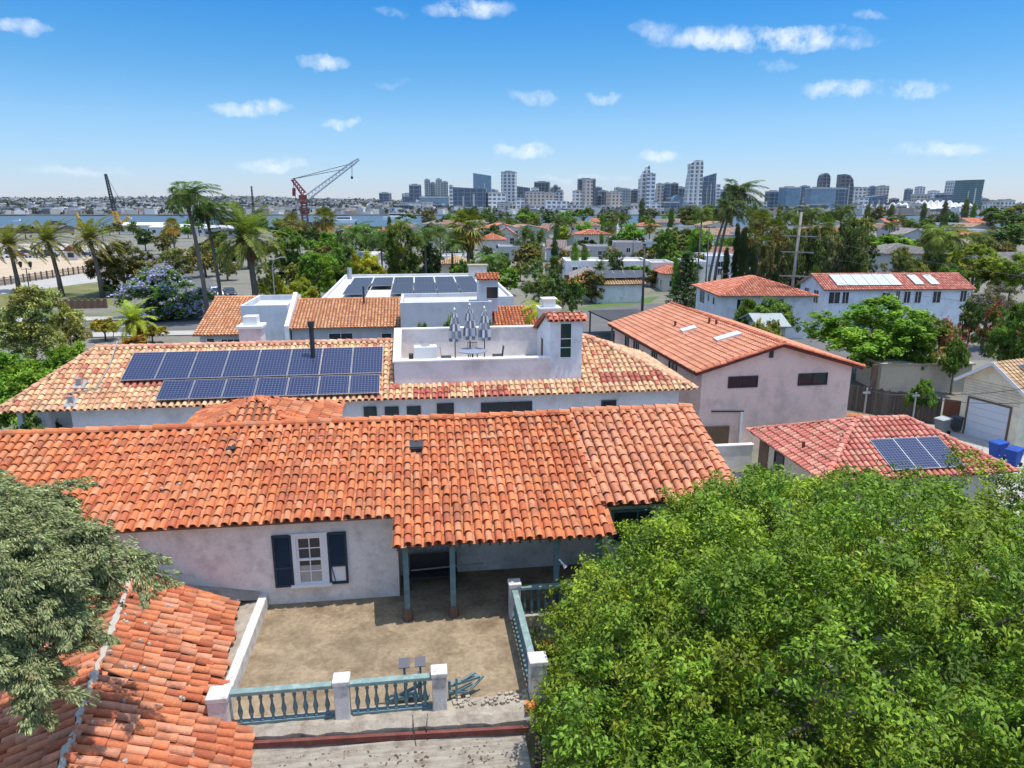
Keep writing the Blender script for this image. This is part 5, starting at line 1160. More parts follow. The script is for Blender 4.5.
def palm(label, x, y, h, R_, col, kind='date', seed=0, lod=1, wind=(0, 0, 0), trunk=.22, lean=(0, 0), skirt=None, group=None, nf=None, bark=None, scale_l=1.0):
    T = thing('palm_tree', label, 'palm', (x, y, 0), 0, group)
    key = (kind, seed, lod, tuple(wind), scale_l)
    if key not in PALMS:
        n = nf or {'date': 62, 'queen': 22, 'fan': 34}[kind]; nl = {0: 34, 1: 20, 2: 12}[lod]
        PALMS[key] = palm_mesh(seed, kind, 1.0, n if lod < 2 else int(n * .7), wind, {0: .030, 1: .042, 2: .07}[lod] * (1.25 if kind == 'queen' else 1), nl, scale_l)
    c = link('crown', PALMS[key], T); c.location = (lean[0], lean[1], h); c.scale = (R_, R_, R_); c.color = (col[0] * 1.55, col[1] * 1.6, col[2] * 1.1, 1)
    m = MB(); m.tube([(0, 0, 0), (lean[0] * .15, lean[1] * .15, h * .35), (lean[0] * .5, lean[1] * .5, h * .7), (lean[0], lean[1], h)], [trunk * 1.25, trunk, trunk * .85, trunk * .8], 9)
    m.build('trunk', bark or M_PALMBARK, T, smooth=True)
    if kind == 'queen':
        m = MB(); m.lathe((lean[0], lean[1], h - .9), [(trunk * .85, 0), (trunk * 1.15, .2), (trunk * .9, .8), (trunk * .3, 1.3)], 8); tint(m.build('crownshaft', M_PAINT, T, smooth=True), (.28, .22, .13))
    if skirt:
        g = np.random.default_rng(seed + 50); n = 260; a = g.random(n) * 6.28; z = -skirt * g.random(n); r = trunk + .1 + .5 * R_ * .3 * g.random(n) * (1 - .3 * (-z / skirt))
        P = np.stack([r * np.cos(a), r * np.sin(a), z], 1); D = np.stack([np.cos(a) * .35, np.sin(a) * .35, -np.ones(n)], 1); L = .9 * R_ * .5 * (.7 + .6 * g.random(n)); V = leaf_quads(P, D, np.stack([np.cos(a), np.sin(a), 0 * a], 1), L, L * .22)
        o = link('dead_fronds', quads_mesh('dead_fronds', V, np.array([.20, .13, .07]) * np.clip(1 + .25 * g.normal(size=n), .5, 1.6)[:, None], M_LEAFDRY), T); o.location = (lean[0], lean[1], h - .1)
    return T
def palm_px(label, px_, py_, D, rp, col, kind='date', basex=None, **kw):
    """px_, py_ = the crown's heart in the picture, D = depth, rp = crown radius in picture units"""
    p = at_d(px_, py_, D)
    if basex is not None:
        q = at_d(basex, py_, D); kw['lean'] = (p.x - q.x, p.y - q.y); p.x, p.y = q.x, q.y
    return palm(label, p.x, p.y, p.z, rp * D / FOC, col, kind, **kw)
# ------------------------------------------------------------------ houses of the quarter behind
def hb(label, px0, px1, ye, D, d, roof='flat', rh=1.5, wallc=(.72, .7, .67), pal=None, rz=-YAW, wins=None, **kw):
    A = at_d(px0, ye, D); B = at_d(px1, ye, D); w = (B - A).length * (1.0 / max(.3, math.cos(rz + YAW)))
    h = max(A.z, 2.4)
    if wins is None:
        wins = []; n = max(1, int(w / 3.6))
        for s in ([1.4] if h < 3.8 else [1.5, h - 1.3]):
            for i in range(n): wins.append(('f', (i + .5) * w / n + ((i * 7) % 3 - 1) * .25, s, 1.1 + .5 * ((i + int(px0)) % 2), 1.2, (('v', .5),)))
        for i in range(2): wins.append(('l', d * (.3 + .4 * i), min(h - 1.3, 3.9) if h > 3.8 else 1.4, 1.1, 1.2, ()))
    return house(kw.pop('name', 'house'), label, kw.pop('cat', 'house'), (A.x, A.y, 0), rz, w, d, h, roof, rh, wallc=wallc, pal=pal, wins=wins, **kw)
PAL_PEACH = [(.60, .27, .13), (.64, .33, .17), (.56, .23, .10), (.66, .37, .2)]
GREYP = [(.30, .27, .25), (.34, .31, .29), (.27, .25, .24)]; BROWNP = [(.36, .25, .17), (.40, .28, .2), (.33, .22, .15)]; TANP = [(.50, .34, .18), (.54, .38, .22), (.46, .30, .15)]
PAL_REDO = [(.56, .18, .10), (.62, .22, .13), (.50, .15, .085), (.66, .30, .2)]
RH = house('house', 'blue grey house with a small scaled orange tile roof just behind the solar roof', 'house', (-11.4, 65.2, 0), 0, 9.5, 11, 4.4, 'gable_x', 1.75, .45, (.52, .54, .58), PAL_PEACH, sp=.30, ex=.36, seg=4,
           wins=[('f', 4.3, 3.35, 2.2, .9, (('v', .5),)), ('f', 8.4, 3.3, 1.0, .8, ()), ('l', 5, 2.5, 1.2, 1.2, ())])
m = MB(); m.box(-.5, -.15, -.6, 11.5, 0, 4.6); m.raw([(-.5, -.6, 4.6), (-.5, 11.5, 4.6), (-.5, 5.5, 6.9), (-.15, -.6, 4.6), (-.15, 11.5, 4.6), (-.15, 5.5, 6.9)], [(0, 2, 1), (3, 4, 5), (0, 3, 5, 2), (1, 2, 5, 4)]); tint(m.build('parapet_wall', M_STUCCO, RH), (.8, .8, .8))
MB().tube([(6.2, 4.2, 5.0), (6.2, 4.2, 7.5)], .09, 8).build('vent_pipe', M_DKMETAL, RH)
house('house', 'pale grey walled block with a plain parapet between the two orange roofs', 'house', (-16.2, 67.5, 0), 0, 4.2, 8, 5.6, 'flat', wallc=(.60, .62, .66), parapet=.5, wins=[('f', 1.2, 2.0, 1.0, 1.0, ())])
SH = house('house', 'small house with an orange gabled roof by the street corner at the left', 'house', (-21.2, 71.5, 0), -.06, 5.2, 14, 3.0, 'gable_x', 2.6, .5, (.55, .56, .58), PAL_PEACH, sp=.32, ex=.4, wins=[('f', 1.0, 1.9, .8, 1.2, ()), ('f', 3.0, 1.9, 2.0, 1.0, (('v', .3), ('v', .6)))])
A = at_y(400, 303, 60.0); B = at_y(492, 303, 60.0)
GB = house('house', 'grey walled house block with a raised tile capped turret behind the roof deck', 'house', (A.x, 60.0, 0), 0, B.x - A.x, 6.5, A.z - .35, 'flat', wallc=(.56, .57, .6), parapet=.35, wins=[])
C0 = at_y(479, 280, 61); C1 = at_y(498, 280, 61); m = MB(); m.box(C0.x - A.x, C1.x - A.x, 1.0, 3.4, A.z - 1, C0.z); tint(m.build('turret', M_STUCCO, GB), (.62, .62, .64))
rb = MB(); tile_plane(rb, [(C0.x - A.x - .2, .7, C0.z + .02), (C1.x - A.x + .2, .7, C0.z + .02), (C1.x - A.x + .2, 2.2, C0.z + .45), (C0.x - A.x - .2, 2.2, C0.z + .45)], .3, .4, palfn(PAL_ORANGE, R), 5, False, seed=3); tile_plane(rb, [(C1.x - A.x + .2, 3.7, C0.z + .02), (C0.x - A.x - .2, 3.7, C0.z + .02), (C0.x - A.x - .2, 2.2, C0.z + .45), (C1.x - A.x + .2, 2.2, C0.z + .45)], .3, .4, palfn(PAL_ORANGE, R), 5, False, seed=3)
rb.build('turret_roof', M_TILE_FAR, GB); window(GB, ((C0.x + C1.x) / 2 - A.x + .3, 1.0, C0.z - 1.1), (1, 0, 0), 1.1, 1.1, M_WHITE, M_GLASS, (), .06)
rb = MB(); tile_plane(rb, [(B.x - A.x + .1, -1.5, 3.9), (B.x - A.x + 4.2, -1.5, 3.9), (B.x - A.x + 4.2, 4.5, 6.0), (B.x - A.x + .1, 4.5, 6.0)], .3, .4, palfn(PAL_ORANGE, R), 5, False, seed=4); rb.build('side_roof', M_TILE_FAR, GB)
m = MB(); m.box(B.x - A.x + .15, B.x - A.x + 4, -1.2, 4.4, 0, 3.85); tint(m.build('side_wall', M_STUCCO, GB), (.6, .58, .56))
FH = house('house', 'wide flat roofed pale house carrying a row of dark solar panels', 'house', (-9.6, 71.6, 0), 0, 19.2, 26, 5.75, 'flat', wallc=(.66, .66, .66), parapet=.3, roofc=(.62, .61, .59), wins=[('l', 5, 5, 1.6, 1.2, (('v', .5),))])
m = MB(); m.box(16.2, 18.4, 20.2, 22, 5.7, 7.4); c = m.build('chimney', M_STUCCO, FH); tint(c, (.6, .58, .55)); MB().box(16.0, 18.6, 20.0, 22.2, 7.4, 7.6).build('chimney_cap', M_CONC, c)
MB().tube([(.9, 22.5, 5.7), (.9, 22.5, 7.2)], .3, 8).build('roof_vent', M_METAL, FH)
SB = thing('solar_array', 'row of dark solar panels tilted on the wide flat roof', 'solar array', (-7.8, 73.5, 5.85))
for k in range(6):
    for j in range(2):
        if k == 1 and j == 0: continue
        panel(SB, (1.3 + k * 2.42, 4.0 + j * 7.6, .5), 2.25, 7.3, .03, M_CELLDK)
hb('white walled garage with dark solar panels on a tan roof beside the tall dark pole', 597, 645, 284, 112, 8, 'gable_x', 1.5, (.82, .82, .82), TANP, rz=.02, wins=[('l', 4, 1.5, 2.6, 2.0, ())])
p = at_d(621, 280, 114); SGp = thing('solar_array', 'small dark solar array on the tan roof of the white garage', 'solar array', (p.x, p.y, 3.9), .02)
for k in range(5): panel(SGp, (-3.6 + k * 1.75, .6, .45), 1.6, 2.6, .35, M_CELLDK)
hb('small beige house with an orange and grey hipped roof left of the white garage', 564, 596, 288, 118, 9, 'hip', 1.7, (.62, .56, .48), PAL_ORANGE, rz=-.5)
hb('grey roofed pale bungalow in front of the long white building', 572, 604, 278, 126, 10, 'hip', 1.4, (.68, .66, .62), GREYP, rz=-.2)
LB = hb('long white modern building with a maroon band along its lower wall', 566, 650, 263, 138, 10, 'flat', 1, (.86, .85, .83), roofc=(.6, .58, .56), parapet=.4)
m = MB(); m.box(-.3, 17.5, -.4, -.02, 1.2, 2.0); m.build('maroon_band', M_MAROON, LB)
hb('bungalow with a brown hipped roof left of the long white building', 545, 580, 267, 150, 10, 'hip', 1.6, (.6, .55, .47), BROWNP, rz=-.3)
hb('blue grey gabled cottage in the row of houses in the middle of the town', 548, 566, 248, 195, 8, 'gable_x', 1.8, (.55, .58, .62), GREYP)
hb('pink walled townhouse with a grey roof in the row below the bright green tree', 566, 588, 251, 188, 9, 'hip', 1.4, (.58, .45, .43), GREYP)
hb('grey flat townhouse with square dark windows in the middle of the row', 588, 614, 248, 190, 10, 'flat', 1, (.46, .44, .43), roofc=(.56, .52, .5))
hb('mauve grey townhouse with a stepped parapet at the right of the row', 616, 643, 245, 186, 10, 'flat', 1, (.50, .44, .43), roofc=(.62, .58, .55), parapet=.7)
hb('small teal cottage with a pale gabled roof right of the long white building', 632, 650, 268, 145, 7, 'gable_y', 1.6, (.35, .5, .52), GREYP)
hb('white two storey house with tall dark windows behind the norfolk pine', 651, 674, 265, 136, 8, 'flat', 1, (.76, .73, .7), roofc=(.6, .56, .52))
hb('small pale house with a short orange roof right of the norfolk pine', 664, 684, 274, 128, 7, 'hip', 1.2, (.7, .66, .6), PAL_REDO)
hb('white flat roofed block behind the red hipped house, left one', 686, 708, 264, 142, 9, 'flat', 1, (.82, .83, .85), roofc=(.66, .66, .66))
hb('white flat roofed block with a grey upper storey behind the red hipped house', 706, 738, 258, 152, 10, 'flat', 1, (.78, .8, .83), roofc=(.6, .6, .62))
hb('long low house with a dull pink roof far behind the row of poles', 712, 740, 254, 182, 9, 'gable_x', 1.4, (.66, .58, .52), [(.5, .27, .22), (.46, .25, .2)])
hb('grey two storey house with small square windows right of the tile capped turret', 498, 545, 248, 205, 12, 'flat', 1, (.44, .44, .46), roofc=(.5, .5, .5))
hb('house with an orange hipped roof under the fan palm near the shore', 478, 505, 240, 245, 9, 'hip', 2.0, (.7, .64, .58), PAL_REDO)
hb('house with a steep orange gabled front right of the fan palm', 494, 518, 236, 270, 10, 'gable_y', 3.2, (.68, .58, .5), PAL_REDO)
hb('small house with a red orange roof peeping between dark palms', 424, 440, 236, 260, 8, 'hip', 2.2, (.7, .6, .55), PAL_REDO)
hb('low white house half hidden behind the palms left of the turret', 428, 470, 258, 175, 9, 'flat', 1, (.78, .77, .75))
hb('cream arched cottage below the dark palms behind the solar roof', 440, 466, 264, 140, 8, 'hip', 1.3, (.68, .55, .42), TANP)
hb('small white roofed hut among the trees left of the round dark tree', 352, 372, 258, 165, 8, 'gable_x', 1.2, (.7, .68, .66), [(.72, .72, .72)], rz=-.5)
hb('long low pink roofed building at the shore behind the date palm', 282, 345, 236, 320, 14, 'gable_x', 2.5, (.72, .68, .64), [(.52, .2, .2), (.56, .24, .22)])
RHp = house('house', 'white two storey house with a red orange hipped roof behind the pink house', 'house', (34.4, 77.4, 0), -.12, 10.4, 11, 4.95, 'hip', 1.75, .5, (.80, .79, .77), PAL_REDO, sp=.32, ex=.42, seg=4,
            wins=[('f', 2.2, 4.0, 1.0, 1.3, (('v', .5),)), ('f', 6.5, 4.0, 1.4, 1.3, (('v', .5),)), ('l', 3.0, 4.0, .9, .9, ()), ('l', 8.0, 3.9, 2.2, 1.6, (('v', .5),)), ('l', 5.2, 4.1, .8, .9, ())])
LW2 = house('house', 'long white two storey house with a red roof and a row of pale solar panels', 'house', (49.4, 81.4, 0), -.075, 18.6, 6.8, 5.1, 'gable_x', 1.45, .35, (.78, .80, .84), PAL_SALMON, sp=.32, ex=.42, seg=4,
            wins=[('f', x, z, w_, 1.5, (('v', .5),)) for x, z, w_ in ((1.2, 4.0, 1.5), (2.6, 4.0, .9), (7.7, 3.9, 1.1), (9.2, 4.1, .6), (10.4, 4.0, .9), (11.8, 4.0, .9), (14.2, 4.0, 1.1), (17.6, 4.1, .9))] + [('l', 2.2, 3.9, 1.3, 1.7, (('v', .5),)), ('l', 4.8, 3.9, 1.3, 1.7, (('v', .5),))])
M_CELLPALE = grid_mat('pale_solar_cells', (.52, .55, .54), (.33, .34, .34), 1.7, 1.7, .05, .3)
SL = thing('solar_array', 'row of pale glinting solar panels on the red roof of the long white house', 'solar array', (49.4, 81.4, 5.2), -.075)
tl = math.atan(1.45 / 3.4)
for k in range(6): panel(SL, (2.3 + k * 1.38, 1.6, .82), 1.28, 2.7, tl, M_CELLPALE)
for k in range(2): panel(SL, (12.2 + k * 2.0, 1.6, .82), 1.1, 2.4, tl, M_CELLPALE)
hb('house with a broad grey hipped roof among the trees beyond the long white house', 880, 945, 254, 135, 12, 'hip', 1.6, (.6, .58, .55), GREYP, wins=[])
hb('low pinkish roofed house under the dark umbrella tree at the far right', 930, 990, 246, 215, 12, 'hip', 2, (.66, .6, .56), [(.5, .4, .36), (.46, .36, .33)])
hb('white house with a pale gable in the trees at the right edge', 990, 1030, 262, 150, 9, 'gable_x', 1.6, (.76, .74, .72), GREYP)
hb('small grey roofed shed just left of the tall bleached pole', 760, 786, 325, 70, 5, 'gable_x', .8, (.5, .52, .52), None, tiles=False, roofc=(.34, .37, .36), wins=[])
# carport
T = thing('carport', 'open carport with a flat dark roof beside the far corner of the pink house', 'carport', (21.0, 75.6, 0), .08)
MB().box(0, 6.2, 0, 8.2, 2.5, 2.66).build('roof', M_DKROOF, T)
for x in (.2, 3.1, 6.0):
    for y in (.2, 8.0): MB().box(x - .08, x + .08, y - .08, y + .08, 0, 2.5).build('post', M_WOOD, T)

# ------------------------------------------------------------------ fill houses in the middle distance
rF = random.Random(77); LMK = [(40, 'left of the bay inlet'), (120, 'under the yellow crane'), (200, 'behind the tall wind blown palm'), (260, 'behind the spreading date palm'), (310, 'under the red and white crane'), (360, 'right of the red and white crane'), (415, 'below the four slim towers'), (465, 'below the broad glass hotel tower'), (510, 'below the dark flat topped tower'), (550, 'below the white angular hotel'), (590, 'below the pale stepped tower'), (630, 'below the tan tower'), (655, 'below the sail topped tower'), (697, 'below the tall tapering tower'), (735, 'behind the tall windy palms'), (778, 'below the small glass tower'), (830, 'below the wide mirrored block'), (875, 'below the long dark glass block'), (925, 'below the white tent roofs'), (970, 'below the leaning teal tower'), (1020, 'at the far right edge')]
def lmk(x): return min(LMK, key=lambda l: abs(l[0] - x))[1]
ORD = ['first', 'second', 'third', 'fourth', 'fifth', 'sixth', 'seventh', 'eighth', 'ninth', 'tenth', 'eleventh', 'twelfth']
def relabel(items):
    """items: (object, px, base label); gives repeats their place from the left"""
    by = {}
    for o, x, l in items: by.setdefault(l, []).append((x, o))
    for l, L in by.items():
        L.sort(key=lambda q: q[0])
        for i, (x, o) in enumerate(L): o['label'] = l if len(L) == 1 else f"{l}, {ORD[min(i, 11)]} from the left" if i < 12 else l
items = []
WC = [('white', (.8, .79, .77)), ('cream', (.68, .6, .48)), ('grey', (.5, .5, .5)), ('pale blue', (.55, .6, .66)), ('tan', (.58, .48, .38))]
RC = [('orange', PAL_REDO), ('grey', GREYP), ('brown', BROWNP), ('flat pale', None)]
SPOTS = []
for D, n, lo, hi in ((235, 9, 560, 1000), (275, 11, 440, 1010), (315, 12, 300, 1020), (355, 12, 330, 1020), (395, 12, 380, 1020)):
    for i in range(n):
        x = lo + (i + .5 + rF.uniform(-.35, .35)) * (hi - lo) / n; SPOTS.append((x, D + rF.uniform(-14, 14)))
for x, D in SPOTS:
    wn_, wc = rF.choice(WC); rn, rp = rF.choice(RC); y0 = 384 - FOC * math.tan(PITCH - math.atan((HGT - rF.choice([3, 3.4, 5.4, 6])) / D)); w = rF.uniform(9, 17) * FOC / D
    o = hb('x', x - w / 2, x + w / 2, y0, D, rF.uniform(8, 12), 'flat' if rp is None else rF.choice(['hip', 'gable_x', 'gable_y']), rF.uniform(1.4, 2.2), wc, rp, rz=-YAW + rF.uniform(-.5, .5), sp=.8, ex=.9, seg=2, group='houses scattered through the town')
    dist = 'near' if D < 290 else 'far'
    items.append((o, x, f"{dist} {wn_} house, {rn} roof, {lmk(x)}"))
relabel(items)

# ------------------------------------------------------------------ poles, wires, lamps, vehicles
def pole(label, base, h, arms, r=.15, mat=None, name='utility_pole', extras=()):
    T = thing(name, label, 'pole', (base.x, base.y, 0)); mat = mat or M_WOOD
    MB().tube([(0, 0, 0), (0, 0, h)], [r, r * .7], 9).build('pole', mat, T, smooth=True)
    for z, w, a in arms:
        d = Vector((math.cos(a), math.sin(a), 0)); n = Vector((-d.y, d.x, 0)); m = MB(); m.bar(-d * w / 2 - n * (r + .05) + Vector((0, 0, z)), d * w / 2 - n * (r + .05) + Vector((0, 0, z)), .12, .13); c = m.build('crossarm', mat, T)
        m = MB()
        for k in (-.46, -.28, .28, .46): p = d * w * k - n * (r + .05) + Vector((0, 0, z + .06)); m.lathe(p, [(.03, 0), (.06, .06), (.06, .14), (.03, .2)], 6)
        m.build('insulators', M_DKMETAL, c)
    for z in extras: MB().lathe((.32, -.1, z), [(.2, 0), (.26, .05), (.26, .75), (.2, .85)], 10).build('transformer', M_DKMETAL, T)
    return T
def pole_top(px_, pyt, base): return at_y(px_, pyt, base.y).z
b1 = at_z(642, 313); pole('tall dark pole with a long pale arm on top, left of the norfolk pine', b1, pole_top(644, 243, b1), [], .2)
T1 = bpy.data.objects['utility_pole']; z1 = pole_top(644, 243, b1); m = MB(); m.bar((-1.9, 0, z1), (1.6, 0, z1), .5, .25); m.build('lamp_arm', M_METAL, T1); m = MB(); m.box(-.5, .5, -.15, .15, z1 * .5, z1 * .5 + .2); m.build('bracket', M_WOOD, T1)
b2 = at_z(719, 316); pole('dark pole with one crossarm in front of the red hipped roof', b2, pole_top(722, 271, b2), [(pole_top(722, 274, b2), 2.6, .1)], .17, extras=(3.2,))
M_GREYWOOD = surf('bleached_wood', (.30, .275, .25), .9, .2, 3, .4, (.2, .18, .16), 2, stretch=(1, 1, .15), fine=.15)
b3 = at_z(787, 336); zt = pole_top(795, 212, b3)
P3 = pole('tall bleached pole with four crossarms beside the broad green tree', b3, zt, [(pole_top(795, 226, b3), 2.6, -.2), (pole_top(795, 236, b3), 3.9, -.2), (pole_top(795, 252, b3), 3.7, -.2), (pole_top(795, 276, b3), 3.4, -.2)], .19, M_GREYWOOD)
P3.rotation_euler = (0, .03, 0)
P3.location.x -= .1
b4 = at_z(668, 300); pole('slim dark pole right of the norfolk pine', Vector((at_d(698, 268, 118).x, at_d(698, 268, 118).y, 0)), 12.0, [(11.6, 2.2, .1)], .13)
b5 = at_d(707, 262, 128); pole('slim dark pole further right among the white flat blocks', Vector((b5.x, b5.y, 0)), 11.5, [(11.2, 2.0, .1)], .12)
b6 = at_d(633, 250, 175); pole('thin far pole standing in the house row under the tan tower', Vector((b6.x, b6.y, 0)), 10.5, [(10.0, 2.2, 0)], .12)
def wire(label, a, b, sag, r=.014):
    a, b = Vector(a), Vector(b); m = MB(); m.tube([a.lerp(b, t) - Vector((0, 0, sag * 4 * t * (1 - t))) for t in [k / 14 for k in range(15)]], r, 4, False); return tag(m.build('wire', M_DKMETAL), label, 'wire')
pt = Vector((b3.x, b3.y, 0))
far = at_y(1100, 430, 30)
for i, (z_, lab) in enumerate(((236, 'uppermost cable sagging right from the tall bleached pole'), (252, 'middle cable sagging right from the tall bleached pole'), (276, 'lowest cable sagging right from the tall bleached pole'))):
    wire(lab, pt + Vector((.9, 0, pole_top(795, z_, b3))), (76, 46 - i * 3, 7.4 - i * .5), 1.4)
wire('thick cable running from the bleached pole into the broad green tree', pt + Vector((0, 0, pole_top(795, 318, b3))), tuple(at_y(870, 352, 58)), .3, .05)
ms = at_y(910, 438, 43); m0 = Vector((ms.x, ms.y, 0)); T = thing('service_mast', 'short pale service mast in front of the board fence', 'mast', m0); MB().tube([(0, 0, 0), (0, 0, 2.6)], .06, 7).build('mast', M_METAL, T); MB().box(-.25, .25, -.05, .05, 2.3, 2.42).build('crossarm', M_METAL, T)
ms2 = at_y(862, 430, 43.5); m2 = Vector((ms2.x, ms2.y, 0)); T = thing('service_mast', 'short pale service mast beside the curved tile wall', 'mast', m2); MB().tube([(0, 0, 0), (0, 0, 2.9)], .06, 7).build('mast', M_METAL, T); MB().box(-.25, .25, -.05, .05, 2.5, 2.62).build('crossarm', M_METAL, T)
for i, (p_, q_, lab) in enumerate(((m0 + Vector((0, 0, 2.5)), at_y(1040, 386, 36), 'upper thin cable crossing the cream garage'), (m0 + Vector((0, 0, 2.3)), at_y(1040, 402, 35), 'lower thin cable crossing the cream garage'), (m2 + Vector((0, 0, 2.8)), m0 + Vector((0, 0, 2.55)), 'short cable joining the two service masts'), (m2 + Vector((0, 0, 2.7)), at_y(885, 346, 56), 'cable rising from the service mast into the broad green tree'))): wire(lab, p_, q_, .25, .016)
# double street lamp
b = at_z(30, 293); zt = at_y(30, 268, b.y).z; T = thing('street_lamp', 'dark double headed street lamp beside the park path', 'street lamp', (b.x, b.y, 0))
MB().tube([(0, 0, 0), (0, 0, .5), (0, 0, zt)], [.16, .1, .08], 8).build('post', M_DKMETAL, T); m = MB(); m.tube([(-.8, 0, zt + .1), (-.7, 0, zt - .3), (0, 0, zt - .1), (.7, 0, zt - .3), (.8, 0, zt + .1)], .05, 6); m.build('arm', M_DKMETAL, T)
for s in (-.8, .8): MB().lathe((s, 0, zt + .1), [(.1, 0), (.22, .2), (.3, .8), (.34, .9), (.05, 1.1)], 8).build('lantern', M_DKMETAL, T)
b = at_z(75, 318); T = thing('street_lamp', 'tall thin street lamp with a curved arm behind the date palm', 'street lamp', (at_d(275, 300, 92).x, at_d(275, 300, 92).y, 0)); MB().tube([(0, 0, 0), (0, 0, 7.5), (.3, 0, 8.3), (1.2, 0, 8.6)], .07, 7).build('post', M_METAL, T); MB().box(1.1, 1.7, -.12, .12, 8.5, 8.65).build('lamp_head', M_METAL, T)
# park fence and wall
F2 = thing('fence', 'dark rail fence along the sandy lot in the park', 'fence', (0, 0, 0)); pa, pb = at_z(-30, 291), at_z(93, 272)
m = MB()
for z in (.35, 1.0, 1.5): m.bar(pa + Vector((0, 0, z)), pb + Vector((0, 0, z)), .07, .09)
for k in range(160): p = pa.lerp(pb, k / 160); m.bar(p + Vector((0, 0, .1)), p + Vector((0, 0, 1.5)), .035)
m.build('rails', M_BROWN, F2)
for k in range(22): p = pa.lerp(pb, k / 21); MB().box(p.x - .12, p.x + .12, p.y - .12, p.y + .12, 0, 1.75).build('post', M_BROWN, F2)
F3 = thing('garden_wall', 'low brown wall of posts and panels at the near edge of the park', 'wall', (0, 0, 0)); pa, pb = at_z(60, 309), at_z(106, 308)
m = MB(); m.bar(pa + Vector((0, 0, .6)), pb + Vector((0, 0, .6)), .2, 1.2); m.build('wall', surf('brick_brown', (.22, .13, .09), .9, .2, 2, fine=.2), F3)
for k in range(8): p = pa.lerp(pb, k / 7); MB().box(p.x - .2, p.x + .2, p.y - .2, p.y + .2, 0, 1.45).build('post', M_BROWN, F3)
# vehicles
def car(label, loc_, rz, c, kind='car', lod=0, group=None):
    T = thing('parked_' + ('pickup' if kind == 'pickup' else 'car'), label, 'pickup truck' if kind == 'pickup' else 'car', loc_, rz, group); L, W_ = (5.3, 1.95) if kind == 'pickup' else (4.5, 1.8); s = 1.0
    if kind == 'pickup': body = [(-L / 2, .45), (L / 2, .45), (L / 2, .85), (L / 2 - 1.4, 1.05), (L / 2 - 2.0, 1.05), (-L / 2, 1.1)]; cab = [(L / 2 - 1.45, 1.04), (L / 2 - 2.0, 1.8), (L / 2 - 3.0, 1.82), (L / 2 - 3.2, 1.04)]
    else: body = [(-L / 2, .4), (L / 2, .4), (L / 2, .75), (L / 2 - 1.1, .95), (-L / 2 + .5, 1.0), (-L / 2, .85)]; cab = [(L / 2 - 1.15, .94), (L / 2 - 1.9, 1.45), (-L / 2 + 1.2, 1.47), (-L / 2 + .35, .98)]
    m = MB(); m.prism(body, 'y', -W_ / 2, W_ / 2); m.prism(cab, 'y', -W_ / 2 + .14, W_ / 2 - .14); tint(m.build('body', M_CARPAINT, T, bevel=.06 if lod == 0 else 0), c)
    cx = sum(p[0] for p in cab) / 4; g = MB(); sc = [(cx + (p[0] - cx) * .86, 1.08 + (p[1] - 1.0) * .78 if kind == 'pickup' else 1.0 + (p[1] - .95) * .8) for p in cab]; g.prism(sc, 'y', -W_ / 2 + .125, W_ / 2 - .125)
    f0, f1 = Vector((cab[0][0] - .1, 0, cab[0][1] + .09)), Vector((cab[1][0] + .07, 0, cab[1][1] - .08)); g.ob((f0 + f1) / 2 + Vector((.03, 0, .02)), (f1 - f0) / 2, (0, W_ / 2 - .25, 0), (.012, 0, .012)); r0, r1 = Vector((cab[3][0] + .1, 0, cab[3][1] + .1)), Vector((cab[2][0] - .05, 0, cab[2][1] - .08)); g.ob((r0 + r1) / 2 + Vector((-.03, 0, .02)), (r1 - r0) / 2, (0, W_ / 2 - .25, 0), (.012, 0, -.012)); g.build('windows', M_GLASS, T)
    for x in (-L / 2 + .85, L / 2 - .9):
        for y in (-W_ / 2 + .1, W_ / 2 - .1): MB().tube([(x, y - .11, .33), (x, y + .11, .33)], .33, 12).build('wheel', M_RUBBER, T)
    if lod == 0:
        for y in (-W_ / 2 + .3, W_ / 2 - .3): MB().box(L / 2 - .02, L / 2 + .02, y - .18, y + .18, .6, .76).build('headlight', M_WHITE, T); MB().box(-L / 2 - .02, -L / 2 + .02, y - .15, y + .15, .65, .8).build('tail_light', M_MAROON, T)
        MB().box(L / 2 - .01, L / 2 + .06, -W_ / 2 + .05, W_ / 2 - .05, .38, .55).build('bumper', M_DKMETAL, T)
    return T
car('white pickup truck parked on the side street below the palms', at_z(217, 297.5), -1.25, (.8, .8, .8), 'pickup')
car('dark car parked behind the white pickup', at_z(230, 296.5), -1.2, (.03, .032, .035))
car('blue grey car parked by the small orange roof at the left', at_z(242, 312), -1.4, (.2, .24, .3))
car('white car parked beyond the low white hut on the right alley', Vector((29, 88, 0)), .2, (.75, .75, .75))
cl = [('white', (.75, .75, .75)), ('black', (.03, .03, .03)), ('silver', (.4, .41, .42)), ('dark blue', (.04, .06, .12)), ('red', (.35, .03, .03)), ('grey', (.16, .16, .17))]
for i in range(12):
    n_, c_ = cl[(i * 5 + i // 6) % 6]; x = 2 + i * 8.2 + (i % 3) * 1.3; y = 258 - i * .12 - (i % 2) * 3.2
    car(f"{n_} car on the pale car park by the bay, {ORD[i]} car from the left", at_z(x, y), .3 + (i % 3) * .1, c_, 'car', 1, 'cars on the car park by the bay')
T = thing('kiosk', 'small red and white kiosk on the sandy lot', 'kiosk', at_z(74, 260)); tint(MB().box(-1.6, 1.6, -1.5, 1.5, 0, 2.6).build('wall', M_STUCCO, T), (.7, .66, .64)); MB().prism([(-2.1, 2.6), (2.1, 2.6), (0, 4.2)], 'y', -1.9, 1.9).build('roof', M_MAROON, T); MB().box(-.8, .8, -1.56, -1.5, .8, 2.1).build('hatch', M_DKMETAL, T)
